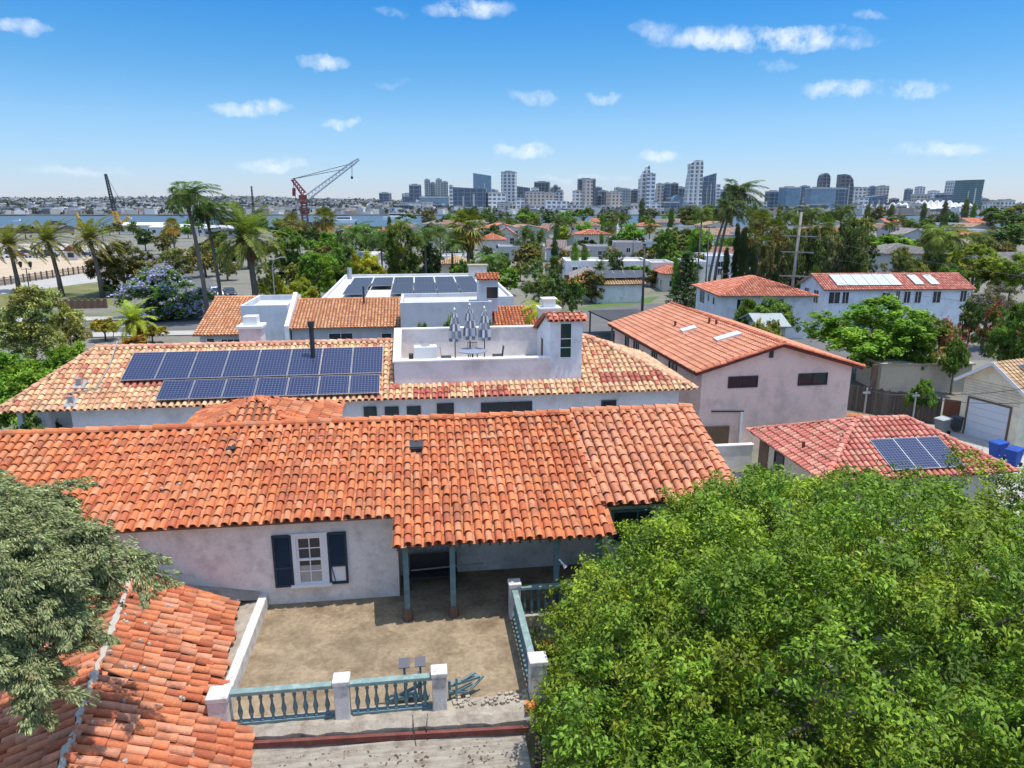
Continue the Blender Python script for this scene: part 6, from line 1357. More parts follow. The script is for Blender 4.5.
# ------------------------------------------------------------------ named trees and palms
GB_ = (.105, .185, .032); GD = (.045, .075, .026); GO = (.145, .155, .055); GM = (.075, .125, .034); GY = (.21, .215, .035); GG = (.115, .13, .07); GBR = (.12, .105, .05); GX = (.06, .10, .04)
t = tree_px
t('olive green willowy tree at the left edge beside the mottled roof', 25, 318, 60, 62, 44, (.19, .20, .085), 'loose', 0, 0)
t('second olive green tree rising behind the left edge foliage', 66, 318, 66, 22, 26, (.16, .165, .06), 'loose', 1, 0)
t('bright green bushy tree at the left edge, in front of the olive one', 20, 380, 43, 64, 36, GB_, 'bush', 0, 0, name='tree', cat='tree')
t('bright green bush against the hip of the mottled roof', 66, 362, 46, 40, 30, (.12, .20, .035), 'bush', 1, 0)
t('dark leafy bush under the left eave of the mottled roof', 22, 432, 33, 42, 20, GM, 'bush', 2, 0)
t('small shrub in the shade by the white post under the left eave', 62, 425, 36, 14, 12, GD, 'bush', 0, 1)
t('yellow brown bush left of the yellow palm', 104, 329, 80, 18, 14, (.20, .16, .035), 'bush', 1, 1)
t('yellow brown bush right of the yellow palm', 152, 335, 78, 20, 14, (.19, .155, .035), 'bush', 2, 1)
t('rust tinted low bush below the yellow palm', 135, 341, 74, 14, 8, (.24, .13, .035), 'bush', 0, 1)
t('jacaranda tree covered in purple blossom by the street', 166, 305, 98, 52, 36, (.10, .165, .05), 'round', 0, 0, flowers=((.36, .34, .60), 330, .055), seed=2)
t('dark bronze leafed tree between the park and the jacaranda', 122, 268, 125, 35, 29, (.085, .08, .04), 'round', 1, 0)
t('olive tree right of the bronze leafed tree', 176, 262, 150, 22, 17, (.12, .125, .045), 'loose', 2, 1)
t('olive brown tree behind the trunk of the tall palm', 204, 258, 155, 18, 18, (.13, .12, .05), 'loose', 0, 1)
t('dark shrub below the bronze leafed tree', 112, 298, 120, 12, 12, GD, 'bush', 1, 1)
t('small grey green tree on the far edge of the sandy lot', 25, 232, 330, 12, 11, GG, 'umbrella', 0, 1)
# behind the date palm and the solar roofs
band = [('leafy green tree right of the date palm', 290, 250, 140, 20, 22, GM, 'round', 2), ('yellow green tree below the date palm', 272, 285, 100, 20, 24, GY, 'loose', 1), ('rich green tree behind the parapet of the flat roof', 318, 275, 112, 22, 24, GB_, 'round', 3), ('yellow tinted tree right of the street lamp', 300, 292, 98, 20, 18, GY, 'bush', 2),
        ('green tree between the two solar roofs', 345, 268, 120, 24, 22, GM, 'round', 0), ('light green tree below the small fan palm', 330, 246, 170, 20, 16, GB_, 'round', 1), ('yellow topped bushy tree left of the round dark tree', 368, 264, 112, 24, 18, GY, 'bush', 3), ('round dark tree with a yellow green top behind the flat roof', 402, 249, 105, 22, 25, (.085, .11, .03), 'round', 0),
        ('dense green tree under the red and white crane', 310, 238, 230, 16, 12, GD, 'umbrella', 1), ('wispy tree below the broad glass hotel', 372, 236, 190, 26, 14, GX, 'loose', 2), ('dark green hedge tree right of the round dark tree', 430, 262, 120, 14, 18, GD, 'round', 2), ('bushy green tree behind the row of dark panels', 466, 268, 110, 18, 14, GM, 'bush', 1),
        ('tall feathery green tree behind the white chimney', 545, 276, 92, 30, 26, (.085, .125, .05), 'loose', 0), ('darker feathery tree right of the white chimney', 572, 288, 92, 16, 18, GM, 'loose', 1), ('shrub growing behind the deck umbrellas', 450, 318, 52, 16, 12, GB_, 'bush', 0), ('leafy shrub left of the deck umbrellas', 425, 324, 53, 20, 9, GM, 'bush', 1), ('green shrub right of the deck umbrellas', 486, 318, 53, 12, 10, GB_, 'bush', 2),
        ('yellow orange shrub beside the long white building', 636, 272, 132, 8, 6, (.3, .24, .03), 'bush', 2), ('dark bushy tree in front of the long white building', 616, 262, 135, 11, 14, GD, 'loose', 2), ('pale tree in front of the mauve townhouse', 612, 252, 165, 10, 7, (.22, .2, .1), 'loose', 0),
        ('bright green round tree above the row of townhouses', 630, 233, 240, 15, 11, (.125, .235, .03), 'round', 1), ('bright green tree at the left of the row', 585, 230, 260, 10, 8, (.11, .22, .03), 'round', 2), ('yellow green tree over the blue cottage', 562, 232, 265, 10, 6, (.2, .24, .04), 'round', 3),
        ('dark green tree left of the norfolk pine', 664, 246, 150, 14, 17, GM, 'round', 3), ('bushy dull green tree behind the norfolk pine', 680, 240, 200, 24, 12, (.12, .13, .045), 'round', 0), ('bright green tree between the slim poles', 700, 242, 175, 15, 14, (.11, .2, .035), 'round', 2), ('brown green tree right of the slim poles', 690, 222, 420, 18, 8, (.1, .1, .04), 'umbrella', 1),
        ('broad bright green tree with rounded clumps behind the board fence', 872, 332, 62, 68, 40, (.11, .19, .03), 'round', 1), ('dark green side tree leaning on the broad bright tree', 918, 345, 58, 20, 26, (.06, .115, .025), 'round', 2), ('dark tree between the bleached pole and the red hipped house', 768, 309, 74, 34, 17, GM, 'bush', 3),
        ('bougainvillea tangled with pink blossom beside the broad bright tree', 946, 338, 62, 24, 28, (.16, .16, .07), 'loose', 1), ('bougainvillea with pale dry stems below the pink one', 942, 358, 60, 20, 16, (.24, .19, .10), 'loose', 2), ('bougainvillea with red blossom at the right edge', 1005, 322, 60, 26, 24, (.10, .15, .04), 'loose', 0), ('grey flowering tree above the red bougainvillea', 990, 298, 75, 28, 22, (.15, .15, .10), 'loose', 1),
        ('dense green tree at the right edge above the cream garage', 1018, 330, 55, 26, 30, GM, 'round', 0), ('yellow green tree on the slope beyond the long white house', 975, 262, 120, 34, 20, (.16, .19, .04), 'round', 1), ('light green tree at the right edge of the slope', 1014, 272, 112, 22, 18, (.145, .18, .04), 'round', 2), ('dull green tree right of the long white house', 950, 285, 98, 18, 20, GM, 'round', 3), ('dark green tree behind the right end of the long house', 972, 315, 72, 16, 20, GD, 'loose', 2),
        ('small round clipped bush in front of the beige outbuilding', 922, 390, 48, 18, 17, (.075, .135, .03), 'bush', 3), ('low bush behind the wooden gate', 958, 345, 56, 16, 14, GM, 'bush', 0), ('olive green tree behind the long white house, left one', 905, 262, 108, 26, 20, (.11, .13, .05), 'loose', 0), ('olive green tree behind the long white house, right one', 940, 258, 112, 16, 18, (.12, .15, .05), 'loose', 1), ('bright hedge like tree below the white tent roofs', 895, 240, 190, 34, 8, (.10, .18, .03), 'bush', 1),
        ('orange yellow tree below the wide mirrored block', 858, 223, 300, 12, 6, (.36, .24, .04), 'round', 1), ('dark flat crowned tree at the far right', 1003, 222, 330, 20, 10, GD, 'umbrella', 2), ('rounded dark green tree at the right edge in the middle distance', 1010, 236, 240, 22, 12, GM, 'round', 0), ('pale shrub beside the low dark pole', 770, 322, 66, 18, 10, (.17, .17, .06), 'bush', 2), ('leafy shrub in the corner of the pink house', 750, 306, 78, 18, 12, GM, 'bush', 3), ('yellowish shrub behind the ridge of the pink house', 757, 322, 70, 9, 7, (.2, .2, .05), 'bush', 0)]
FL = {'bougainvillea tangled with pink blossom beside the broad bright tree': ((.44, .05, .12), 130, .06), 'bougainvillea with red blossom at the right edge': ((.36, .03, .05), 110, .06), 'grey flowering tree above the red bougainvillea': ((.24, .17, .24), 130, .05), 'bougainvillea with pale dry stems below the pink one': ((.40, .12, .10), 50, .05)}
for i, (lab, x, y, D, rx, rz, c, k, var) in enumerate(band): t(lab, x, y, D, rx, rz, c, k, var, 0 if rx > 18 and D < 125 else 1, flowers=FL.get(lab), seed=i)
p_ = at_z(663, 308); tree('norfolk pine with tiered branches behind the pink house', p_.x + .3, p_.y - 8, 4.6, 2.9, 4.6, (.05, .085, .04), 'conifer', 0, 0)
for i, (x, yt, yb, D, lab) in enumerate(((738, 226, 274, 118, 'narrow dark cypress left of the bare trunks'), (744.5, 230, 277, 116, 'tallest dark cypress behind the red hipped roof'), (754, 248, 282, 108, 'short dark cypress between the pale trunks'), (764, 250, 286, 106, 'dark cypress right of the short one'), (777, 252, 290, 102, 'dark cypress nearest the bleached pole'), (727, 250, 275, 118, 'small dark cypress beside the slim pole'))):
    a = at_d(x, yt, D); tree(lab, a.x, a.y, a.z / 2 + .3, .85 * (1 if i != 1 else 1.25), a.z / 2, (.035, .055, .025), 'column', i, 1)
# clump of slender trunked trees behind the long house
rG = random.Random(15); it = []
for k in range(22):
    x = 768 + k * 4.6 + rG.uniform(-3, 3); D = 112 + rG.uniform(-10, 16); y = 243 + rG.uniform(-13, 12); r = rG.uniform(10, 17); c = rG.choice([('dull green', (.10, .125, .055)), ('brownish green', (.125, .11, .06)), ('dark green', (.05, .075, .032)), ('grey green', (.11, .12, .075))])
    o = t('x', x, y, D, r, r * rG.uniform(.9, 1.5), c[1], 'loose', k % 3, 1, group='slender trees behind the bleached pole', seed=k)
    it.append((o, x, f"slender {c[0]} tree in the grove behind the long white house"))
    if k % 2 == 0:
        for ch in o.children:
            if ch.name.startswith('trunk'): ch.data = ch.data.copy(); ch.data.materials[0] = M_GREYWOOD
relabel(it)
# palms
P = palm_px
W1 = (.45, -.1, -.05)
P('tall wind blown palm left of the date palm, its plumes swept to the right', 186, 199, 92, 26, (.06, .10, .035), 'queen', basex=196, seed=1, lod=0, wind=(.35, .1, 0), trunk=.27, scale_l=1.15)
P('second wind blown palm with drooping plumes just right of the tallest one', 206, 214, 96, 20, (.055, .09, .035), 'queen', basex=213, seed=2, lod=0, wind=(.45, .1, -.1), trunk=.24, scale_l=1.15)
P('spreading date palm with a thick trunk at the left', 247, 240, 98, 40, (.115, .15, .055), 'date', basex=251, seed=3, lod=0, trunk=.42, skirt=1.8, nf=44)
for i, (x, y, bx, D, lab) in enumerate(((9, 247, 12, 128, 'leftmost of the three wind blown date palms in the park'), (48, 243, 54, 121, 'middle one of the three wind blown date palms in the park'), (90, 241, 95, 119, 'rightmost of the three date palms, by the bronze leafed tree'))): P(lab, x, y, D, 25, (.12, .125, .045), 'date', basex=bx, seed=5, lod=0, wind=(.4, 0, .05), trunk=.36, nf=40, group='date palms along the park path')
P('yellow green palm in the bushes below the jacaranda', 133, 322, 77, 26, (.19, .24, .04), 'date', seed=6, lod=0, trunk=.2, nf=30, skirt=.8)
P('small palm in front of the bay right of the tall palm', 172, 226, 210, 10, (.16, .15, .06), 'fan', seed=7, lod=1, trunk=.25)
P('bushy fan palm with brown dead leaves left of the flat solar roof', 325, 220, 175, 15, (.10, .11, .04), 'fan', basex=326, seed=8, lod=1, trunk=.28, skirt=2.0)
P('shaggy fan palm below the floating crane', 292, 224, 260, 13, (.12, .115, .045), 'fan', seed=9, lod=1, trunk=.3, skirt=2.5)
P('tall fan palm with a shaggy crown left of the orange roofed houses', 468, 228, 125, 24, (.10, .12, .04), 'fan', seed=10, lod=0, trunk=.3, skirt=3.2)
for x, y, D, r, lab in ((352, 236, 165, 20, 'arching palm at the right of the bushy fan palm'), (381, 240, 150, 16, 'feathery palm between the wispy tree and the round dark tree'), (425, 238, 118, 18, 'dark drooping palm right of the round dark tree'), (452, 246, 122, 14, 'drooping palm left of the shaggy fan palm'), (488, 262, 96, 16, 'low dark palm right of the tile capped turret'), (440, 232, 190, 11, 'small dark palm beside the red orange roof')): P(lab, x, y, D, r, (.055, .10, .035), 'queen', seed=int(x), lod=1, trunk=.2, wind=(.15, 0, 0))
for x, y, D, r, lab in ((525, 236, 270, 12, 'dark palm behind the grey two storey house, left one'), (540, 240, 250, 13, 'dark palm behind the grey two storey house, right one'), (508, 226, 330, 10, 'far palm below the dark flat topped tower'), (558, 224, 340, 10, 'far palm below the white angular hotel'), (622, 220, 380, 9, 'far palm left of the sail topped tower'), (600, 268, 130, 9, 'short palm in front of the bungalow with a grey roof')): P(lab, x, y, D, r, (.06, .09, .04), 'date', seed=11, lod=2, trunk=.22)
P('yellow leaning palm behind the tile roofed deck turret', 541, 312, 50, 22, (.22, .25, .04), 'queen', seed=21, lod=0, trunk=.14, nf=16)
P('tallest windy palm right of the tapering tower', 736, 194, 112, 20, (.045, .07, .032), 'queen', basex=719, seed=22, lod=0, wind=(.5, 0, 0), trunk=.22, scale_l=1.25)
P('windy palm slightly lower and left of the tallest one', 727, 210, 108, 18, (.05, .075, .032), 'queen', basex=712, seed=23, lod=0, wind=(.5, 0, -.1), trunk=.2, scale_l=1.25)
for x, y, D, r, lab in ((760, 222, 125, 15, 'ragged palm above the tallest cypress'), (775, 230, 120, 15, 'ragged palm above the pale trunks'), (766, 244, 110, 12, 'brown skirted palm between the cypresses'), (750, 238, 118, 13, 'brown skirted palm behind the cypresses')): P(lab, x, y, D, r, (.085, .10, .04), 'fan', seed=int(x) % 7 + 30, lod=1, trunk=.3, skirt=4.0, bark=M_WHITE if x in (775, 766) else None)
for x, y, D, r, lab in ((842, 212, 140, 13, 'upright palm in front of the wide mirrored block'), (800, 220, 150, 10, 'small palm left of the wide mirrored block'), (890, 226, 230, 8, 'slim dark palm below the long dark glass block'), (868, 228, 220, 8, 'dark palm right of the orange yellow tree')): P(lab, x, y, D, r, (.05, .075, .03), 'queen', seed=int(x), lod=1, trunk=.18, wind=(.2, 0, 0))
P('broad arching palm beyond the right end of the long white house', 944, 240, 112, 24, (.10, .14, .04), 'queen', seed=44, lod=0, trunk=.3, wind=(.1, 0, 0))
P('arching palm at the right slope under the leaning teal tower', 980, 238, 190, 12, (.08, .11, .04), 'queen', seed=45, lod=1, trunk=.25)
for x, y, D, r, kd, lab in ((702, 214, 165, 12, 'queen', 'slim palm left of the two tall windy palms'), (751, 212, 140, 13, 'queen', 'windy palm just right of the two tallest ones'), (786, 218, 135, 13, 'queen', 'tufted palm left of the bleached pole top'), (812, 214, 150, 12, 'queen', 'tufted palm right of the bleached pole top'), (826, 226, 128, 13, 'fan', 'shaggy palm at the left of the slender grove'), (856, 232, 150, 11, 'queen', 'drooping palm under the curved top tower'), (910, 224, 260, 9, 'queen', 'small palm below the white tent roofs'), (930, 232, 200, 11, 'fan', 'shaggy palm left of the broad arching palm'), (650, 226, 260, 9, 'fan', 'small shaggy palm below the sail topped tower'), (572, 222, 300, 8, 'queen', 'small palm below the pale stepped tower'), (610, 228, 280, 9, 'fan', 'shaggy palm beside the bright green round tree'), (400, 226, 240, 10, 'queen', 'palm at the shore below the square grid block')):
    P(lab, x, y, D, r, (.07, .105, .035), kd, seed=int(x) % 5 + 60, lod=1, trunk=.2, wind=(.2, 0, 0), **(dict(skirt=2.0) if kd == 'fan' else {}))
# reddish shrub beside the terrace
t('reddish leafed shrub growing up beside the side balustrade', 541, 648, 15.6, 20, 34, (.13, .10, .05), 'loose', 0, 1, kind_=None) if False else tree_px('reddish leafed shrub growing up beside the side balustrade', 543, 655, 16.2, 18, 32, (.14, .11, .05), 'loose', 0, 1, flowers=((.30, .05, .07), 60, .07))

# trees filling the town, each its own object with shared crown meshes
rT2 = random.Random(99); it = []
TON = [('dark green', (.042, .072, .026)), ('mid green', (.07, .115, .035)), ('olive', (.12, .13, .05)), ('bright green', (.105, .19, .032)), ('brownish', (.11, .10, .05)), ('grey green', (.09, .11, .065))]
SHP = [('round', 'rounded tree'), ('loose', 'open tree'), ('umbrella', 'flat topped tree'), ('round', 'rounded tree'), ('column', 'cypress')]
def fill(n, D0, D1, x0, x1, s0, s1):
    for k in range(n):
        D = rT2.uniform(D0, D1); x = x0 + (k + rT2.random()) * (x1 - x0) / n; cn, c = rT2.choice(TON); kd, kn = rT2.choice(SHP if x > 330 else SHP[:4]); r = rT2.uniform(s0, s1)
        a = at_d(x, 230, D); hz = r * rT2.uniform(.95, 1.5)
        if kd == 'column': o = tree('x', a.x, a.y, r * 1.3, r * .38, r * 1.3, c, kd, k % 2, 2, seed=k, group='trees scattered through the town')
        else: o = tree('x', a.x, a.y, hz, r, r * rT2.uniform(.7, .95), c, kd, k % 4 if kd == 'round' else k % 3, 2, seed=k, group='trees scattered through the town')
        it.append((o, x, f"{'near' if D < 240 else 'far'} {cn} {kn} {lmk(x)}"))
fill(34, 140, 200, 500, 1024, 2.0, 3.6); fill(48, 200, 290, 300, 1030, 2.2, 4.2); fill(60, 290, 420, 200, 1030, 2.5, 5.2); fill(16, 380, 440, 400, 1030, 4, 6.5); fill(16, 120, 190, 190, 340, 2.0, 3.8); fill(14, 95, 135, 800, 1030, 2.0, 3.2); fill(26, 210, 430, 100, 330, 2.5, 4.8); fill(26, 110, 200, 340, 700, 1.6, 3.0); fill(44, 395, 458, 420, 1035, 5.5, 7.5); fill(18, 130, 330, 500, 1024, 2.0, 3.5)
relabel(it)

# ------------------------------------------------------------------ bay, far shore, skyline
M_WATER = surf('bay_water', (.07, .105, .13), .4, .14, .02, 0, spec=.2, bump=.5, bscale=.35, stretch=(1, 2.5, 1))
def camquad(name, mat, D0, D1, z, hw=3000, h0=None):
    f = Vector((math.sin(YAW), math.cos(YAW), 0)); r = Vector((f.y, -f.x, 0)); m = MB(); P = [f * D0 - r * hw, f * D0 + r * hw, f * D1 + r * hw, f * D1 - r * hw]; m.face([(p.x, p.y, z) for p in P]); o = m.build(name, mat); o['kind'] = 'structure'; return o
camquad('bay_water', M_WATER, 468, 1240, .05)
f_ = Vector((math.sin(YAW), math.cos(YAW), 0)); r_ = Vector((f_.y, -f_.x, 0))
def W(lat, D, z=0): p = f_ * D + r_ * lat; return Vector((p.x, p.y, z))
g2 = np.random.default_rng(11)
# hills beyond the bay
M_HILL = surf('far_hills', (.17, .155, .12), .95, .25, .006, .7, (.05, .065, .035), .004, fine=.25)
nx, ny = 140, 26; m = MB(); V = []
def hz_(lat, D):
    s = min(1, max(0, (D - 1200) / 2300)); px_ = lat / D * FOC + 512; amp = np.interp(px_, [-300, 200, 380, 520, 1300], [50, 47, 38, 20, 14])
    return 1.2 + amp * s ** .8 + 5 * s * math.sin(lat * .004 + D * .002) + 4 * s * math.sin(lat * .011 + 2)
for j in range(ny):
    D = 1095 * (4.2 ** (j / (ny - 1)))
    for i in range(nx): lat = (-1.15 + 2.3 * i / (nx - 1)) * D * .95; V.append(W(lat, D + 25 * math.sin(i * .9) * (j == 0), hz_(lat, D)))
F = [(j * nx + i, j * nx + i + 1, (j + 1) * nx + i + 1, (j + 1) * nx + i) for j in range(ny - 1) for i in range(nx - 1)]
m.raw(V, F); o = m.build('hills', M_HILL, smooth=True); o['kind'] = 'structure'
rS = random.Random(31); m = MB(); mt_ = MB()
for k in range(5200):
    D = 1120 * (3.0 ** rS.random()); lat = (rS.uniform(-60, 1080) - 512) / FOC * D
    if lat / D * FOC + 512 > 400 and rS.random() < .55: continue
    z = hz_(lat, D); w = rS.uniform(4, 11); h = rS.uniform(3, 7.5) * (1.4 if D < 1300 else 1); c = rS.choice([(.62, .6, .58), (.5, .47, .43), (.7, .69, .67), (.36, .34, .33), (.42, .33, .27), (.5, .5, .52), (.16, .16, .17)])
    p = W(lat, D, z + h / 2); a = rS.uniform(-.6, .6); m.ob(p, (w * math.cos(a), w * math.sin(a), 0), (-6 * math.sin(a), 6 * math.cos(a), 0), (0, 0, h / 2), c)
o = m.build('far_houses', surf('far_walls', (1, 1, 1), .9, .1, .05, attr=True)); o['kind'] = 'stuff'; o['label'] = 'mass of small pale buildings on the hills across the bay'
n = 5200; D = 1110 * (3.4 ** g2.random(n)); lat = (g2.uniform(-60, 1080, n) - 512) / FOC * D; C = np.array([tuple(W(a, d, hz_(a, d))) for a, d in zip(lat, D)]); R1 = g2.uniform(2.2, 6.0, n)
C = np.repeat(C, 5, 0) + g2.normal(size=(n * 5, 3)) * np.repeat(R1, 5)[:, None] * .6 + np.array([0, 0, 3.0]); Nn = unit(g2.normal(size=(n * 5, 3)) + np.array([.2, -.5, .8])); Dd = unit(np.cross(Nn, g2.normal(size=(n * 5, 3)))); L = np.repeat(R1, 5) * 1.5; tn = np.clip(1 + .3 * g2.normal(size=n * 5), .4, 1.8)[:, None]
o = link('far_trees', quads_mesh('far_trees', leaf_quads(C, Dd, Nn, L, L * .8), np.array([.04, .052, .028]) * tn, M_LEAFDRY)); o['kind'] = 'stuff'; o['label'] = 'mass of dark trees on the hills across the bay'
# quays
for D_, z, lat0, lat1, nm in ((466, 1.0, -420, 500, 'quay'), (1092, 2.2, -1200, 1200, 'quay')):
    m = MB(); c = (W(lat0, D_) + W(lat1, D_)) / 2; m.ob(c + Vector((0, 0, z / 2)), r_ * (lat1 - lat0) / 2, f_ * 5, Vector((0, 0, z / 2))); o = m.build(nm, M_CONC); o['kind'] = 'structure'
for i, (x, y, D_, w, lab) in enumerate(((18, 222, 700, 9, 'small white motor boat far out on the bay at the left'), (57, 227, 560, 14, 'dark barge moored near the yellow cranes'), (398, 221, 760, 30, 'long white ferry below the four slim towers'), (130, 219, 820, 8, 'small white sailing boat in the middle of the bay'), (345, 224, 640, 22, 'low white launch near the floating crane'))):
    p = at_d(x, y, D_); T = thing('boat', lab, 'boat', (p.x, p.y, .05), -YAW); h = w * .12; mb_ = MB(); mb_.prism([(-w / 2, 0), (w / 2 - w * .1, 0), (w / 2, h), (-w / 2, h)], 'y', -w * .13, w * .13); tint(mb_.build('hull', M_PAINT, T), (.8, .8, .8) if 'white' in lab else (.08, .08, .09))
    mb_ = MB(); mb_.box(-w * .3, w * .25, -w * .1, w * .1, h, h * 2.1); tint(mb_.build('cabin', M_PAINT, T), (.75, .76, .78) if 'white' in lab else (.2, .2, .2)); mb_ = MB(); mb_.box(-w * .28, w * .23, -w * .102, w * .102, h * 1.4, h * 1.8); mb_.build('windows', M_GLASS, T)
    if 'sailing' in lab: MB().tube([(0, 0, h), (0, 0, w * 1.4)], .1, 5).build('mast', M_METAL, T)

# facade materials: concrete or glass with floor lines and mullions
def facade(name, wall, glass, pz=3.6, fz=.42, px=4.0, fx=.35, rough=.35):
    """windows cut into a wall in object space: horizontal floor bands and vertical piers"""
    if name in MATS: return MATS[name]
    mm_, t_ = nodes(name); L = t_.links; out = mnode(t_, 'ShaderNodeOutputMaterial'); b = mnode(t_, 'ShaderNodeBsdfPrincipled'); L.new(b.outputs[0], out.inputs[0])
    tcn = mnode(t_, 'ShaderNodeTexCoord'); sp = mnode(t_, 'ShaderNodeSeparateXYZ'); L.new(tcn.outputs['Object'], sp.inputs[0])
    def M_(op, a, c, d=None):
        n_ = mnode(t_, 'ShaderNodeMath', operation=op)
        for i_, v in enumerate((a, c, d)):
            if v is None: continue
            if isinstance(v, (int, float)): n_.inputs[i_].default_value = v
            else: L.new(v, n_.inputs[i_])
        return n_.outputs[0]
    fl = M_('LESS_THAN', M_('FRACT', M_('DIVIDE', sp.outputs['Z'], pz), 0), fz); xy = M_('ADD', M_('ADD', sp.outputs['X'], sp.outputs['Y']), 1000); pr = M_('LESS_THAN', M_('FRACT', M_('DIVIDE', xy, px), 0), fx)
    w_ = M_('MAXIMUM', fl, pr); oi = mnode(t_, 'ShaderNodeObjectInfo')
    nzn = mnode(t_, 'ShaderNodeTexNoise'); nzn.inputs['Scale'].default_value = .12; nzn.inputs['Detail'].default_value = 6; L.new(tcn.outputs['Object'], nzn.inputs['Vector'])
    gm = mnode(t_, 'ShaderNodeMix', data_type='RGBA'); L.new(nzn.outputs['Fac'], gm.inputs[0]); gm.inputs[6].default_value = (*[q * .55 for q in glass], 1); gm.inputs[7].default_value = (*[q * 1.5 for q in glass], 1)
    mx = mnode(t_, 'ShaderNodeMix', data_type='RGBA'); L.new(w_, mx.inputs[0]); L.new(gm.outputs[2], mx.inputs[6]); mx.inputs[7].default_value = (*wall, 1)
    mu = mnode(t_, 'ShaderNodeMix', data_type='RGBA', blend_type='MULTIPLY'); mu.inputs[0].default_value = 1; L.new(mx.outputs[2], mu.inputs[6]); L.new(oi.outputs['Color'], mu.inputs[7]); L.new(mu.outputs[2], b.inputs['Base Color'])
    L.new(M_('MULTIPLY_ADD', w_, .5, rough), b.inputs['Roughness']); MATS[name] = mm_; return mm_
FC_CONC = facade('concrete_facade', (.72, .70, .67), (.13, .15, .17), 7.2, .35, 9.0, .45); FC_GLASS = facade('blue_glass_facade', (.16, .20, .25), (.05, .09, .14), 7.6, .18, 12.0, .15, .12); FC_DARK = facade('dark_facade', (.16, .16, .17), (.04, .05, .068), 7.2, .3, 9, .3, .25)
FC_GREEN = facade('green_grey_facade', (.40, .44, .43), (.10, .14, .15), 3.6, .35, 6, .2, .25); FC_TAN = facade('tan_facade', (.60, .52, .44), (.14, .13, .13), 7.0, .4, 8.0, .5); FC_WHITE = facade('white_facade', (.82, .81, .80), (.16, .18, .2), 7.2, .5, 9, .35)
FC_MIRR = facade('mirror_facade', (.13, .19, .24), (.16, .27, .36), 3.8, .12, 4.0, .1, .08); FC_TEAL = facade('teal_glass_facade', (.09, .16, .17), (.04, .11, .125), 4.0, .25, 30, .04, .15)
def tower(label, x0, x1, yt, D, mat, top='flat', c=(1, 1, 1), dep=None, rz=0.0, name='tower', extra=None):
    """tower on its own ground point: x0..x1 its width in the picture, yt its roof line"""
    A = at_d(x0, yt, D); B = at_d(x1, yt, D); w = (B - A).length; h = (A.z + B.z) / 2; ctr = (A + B) / 2; dep = dep or min(w, 34)
    T = thing(name, label, 'tower' if h > 45 else 'building', (ctr.x, ctr.y + dep / 2, 0), -YAW + rz)
    m = MB(); x, y = w / 2, dep / 2; ext = []
    if top == 'slant_r': m.prism([(-x, 0), (x, 0), (x, h * .93), (-x, h)], 'y', -y, y)
    elif top == 'slant_l': m.prism([(-x, 0), (x, 0), (x, h), (-x, h * .9)], 'y', -y, y)
    elif top == 'round': m.prism([(-x, 0), (x, 0), (x, h - w * .7), (x * .86, h - w * .3), (x * .45, h - w * .06), (0, h), (-x * .45, h - w * .06), (-x * .86, h - w * .3), (-x, h - w * .7)], 'y', -y, y)
    elif top == 'curl': m.prism([(-x, 0), (x, 0), (x, h - w * .9), (x * .8, h - w * .4), (x * .2, h - w * .08), (-x * .6, h), (-x, h - w * .02)], 'y', -y, y)
    elif top == 'sail': m.prism([(-x, 0), (x, 0), (x * .9, h * .78), (x * .75, h), (x * .3, h * .97), (-x * .5, h * .82), (-x, h * .7)], 'y', -y, y)
    elif top == 'taper': m.prism([(-x, 0), (x, 0), (x * .92, h * .9), (x * .85, h * .99), (-x * .2, h), (-x * .62, h * .93), (-x * .55, h * .80), (-x * .72, h * .62)], 'y', -y, y)
    elif top == 'lean': m.prism([(-x, 0), (x * .86, 0), (x, h), (-x * .84, h * .985)], 'y', -y, y)
    else: m.box(-x, x, -y, y, 0, h)
    tint(m.build('body', mat, T), c)
    if top == 'flat' and w > 8:
        m = MB(); m.box(-x * .55, x * .4, -y * .5, y * .5, h, h + max(2.5, h * .035)); tint(m.build('plant_room', FC_DARK if rS.random() < .5 else M_CONC, T), (1, 1, 1))
        m = MB(); t_ = .5
        m.box(-x - .2, x + .2, -y - .2, -y + t_, h - 1.4, h + 1.0); m.box(-x - .2, x + .2, y - t_, y + .2, h - 1.4, h + 1.0); m.box(-x - .2, -x + t_, -y + t_, y - t_, h - 1.4, h + .9); m.box(x - t_, x + .2, -y + t_, y - t_, h - 1.4, h + .9); tint(m.build('parapet', M_STUCCO, T), tuple(.5 * q for q in c))
    if top in ('slant_r', 'slant_l', 'round', 'curl', 'sail', 'taper', 'lean'):
        m = MB(); m.box(x * .2, x * .32, -y - .5, -y - .01, h * .04, h * .74); m.box(-x * .42, -x * .34, -y - .5, -y - .01, h * .04, h * .66); tint(m.build('pier', M_STUCCO, T), tuple(.55 * q for q in c))
    if D < 1700 and h < 200: MB().box(-x * 1.25, x * 1.25, -y - 8, -y - .6, 0, min(12, h * .2)).build('podium', FC_CONC, T)
    return T
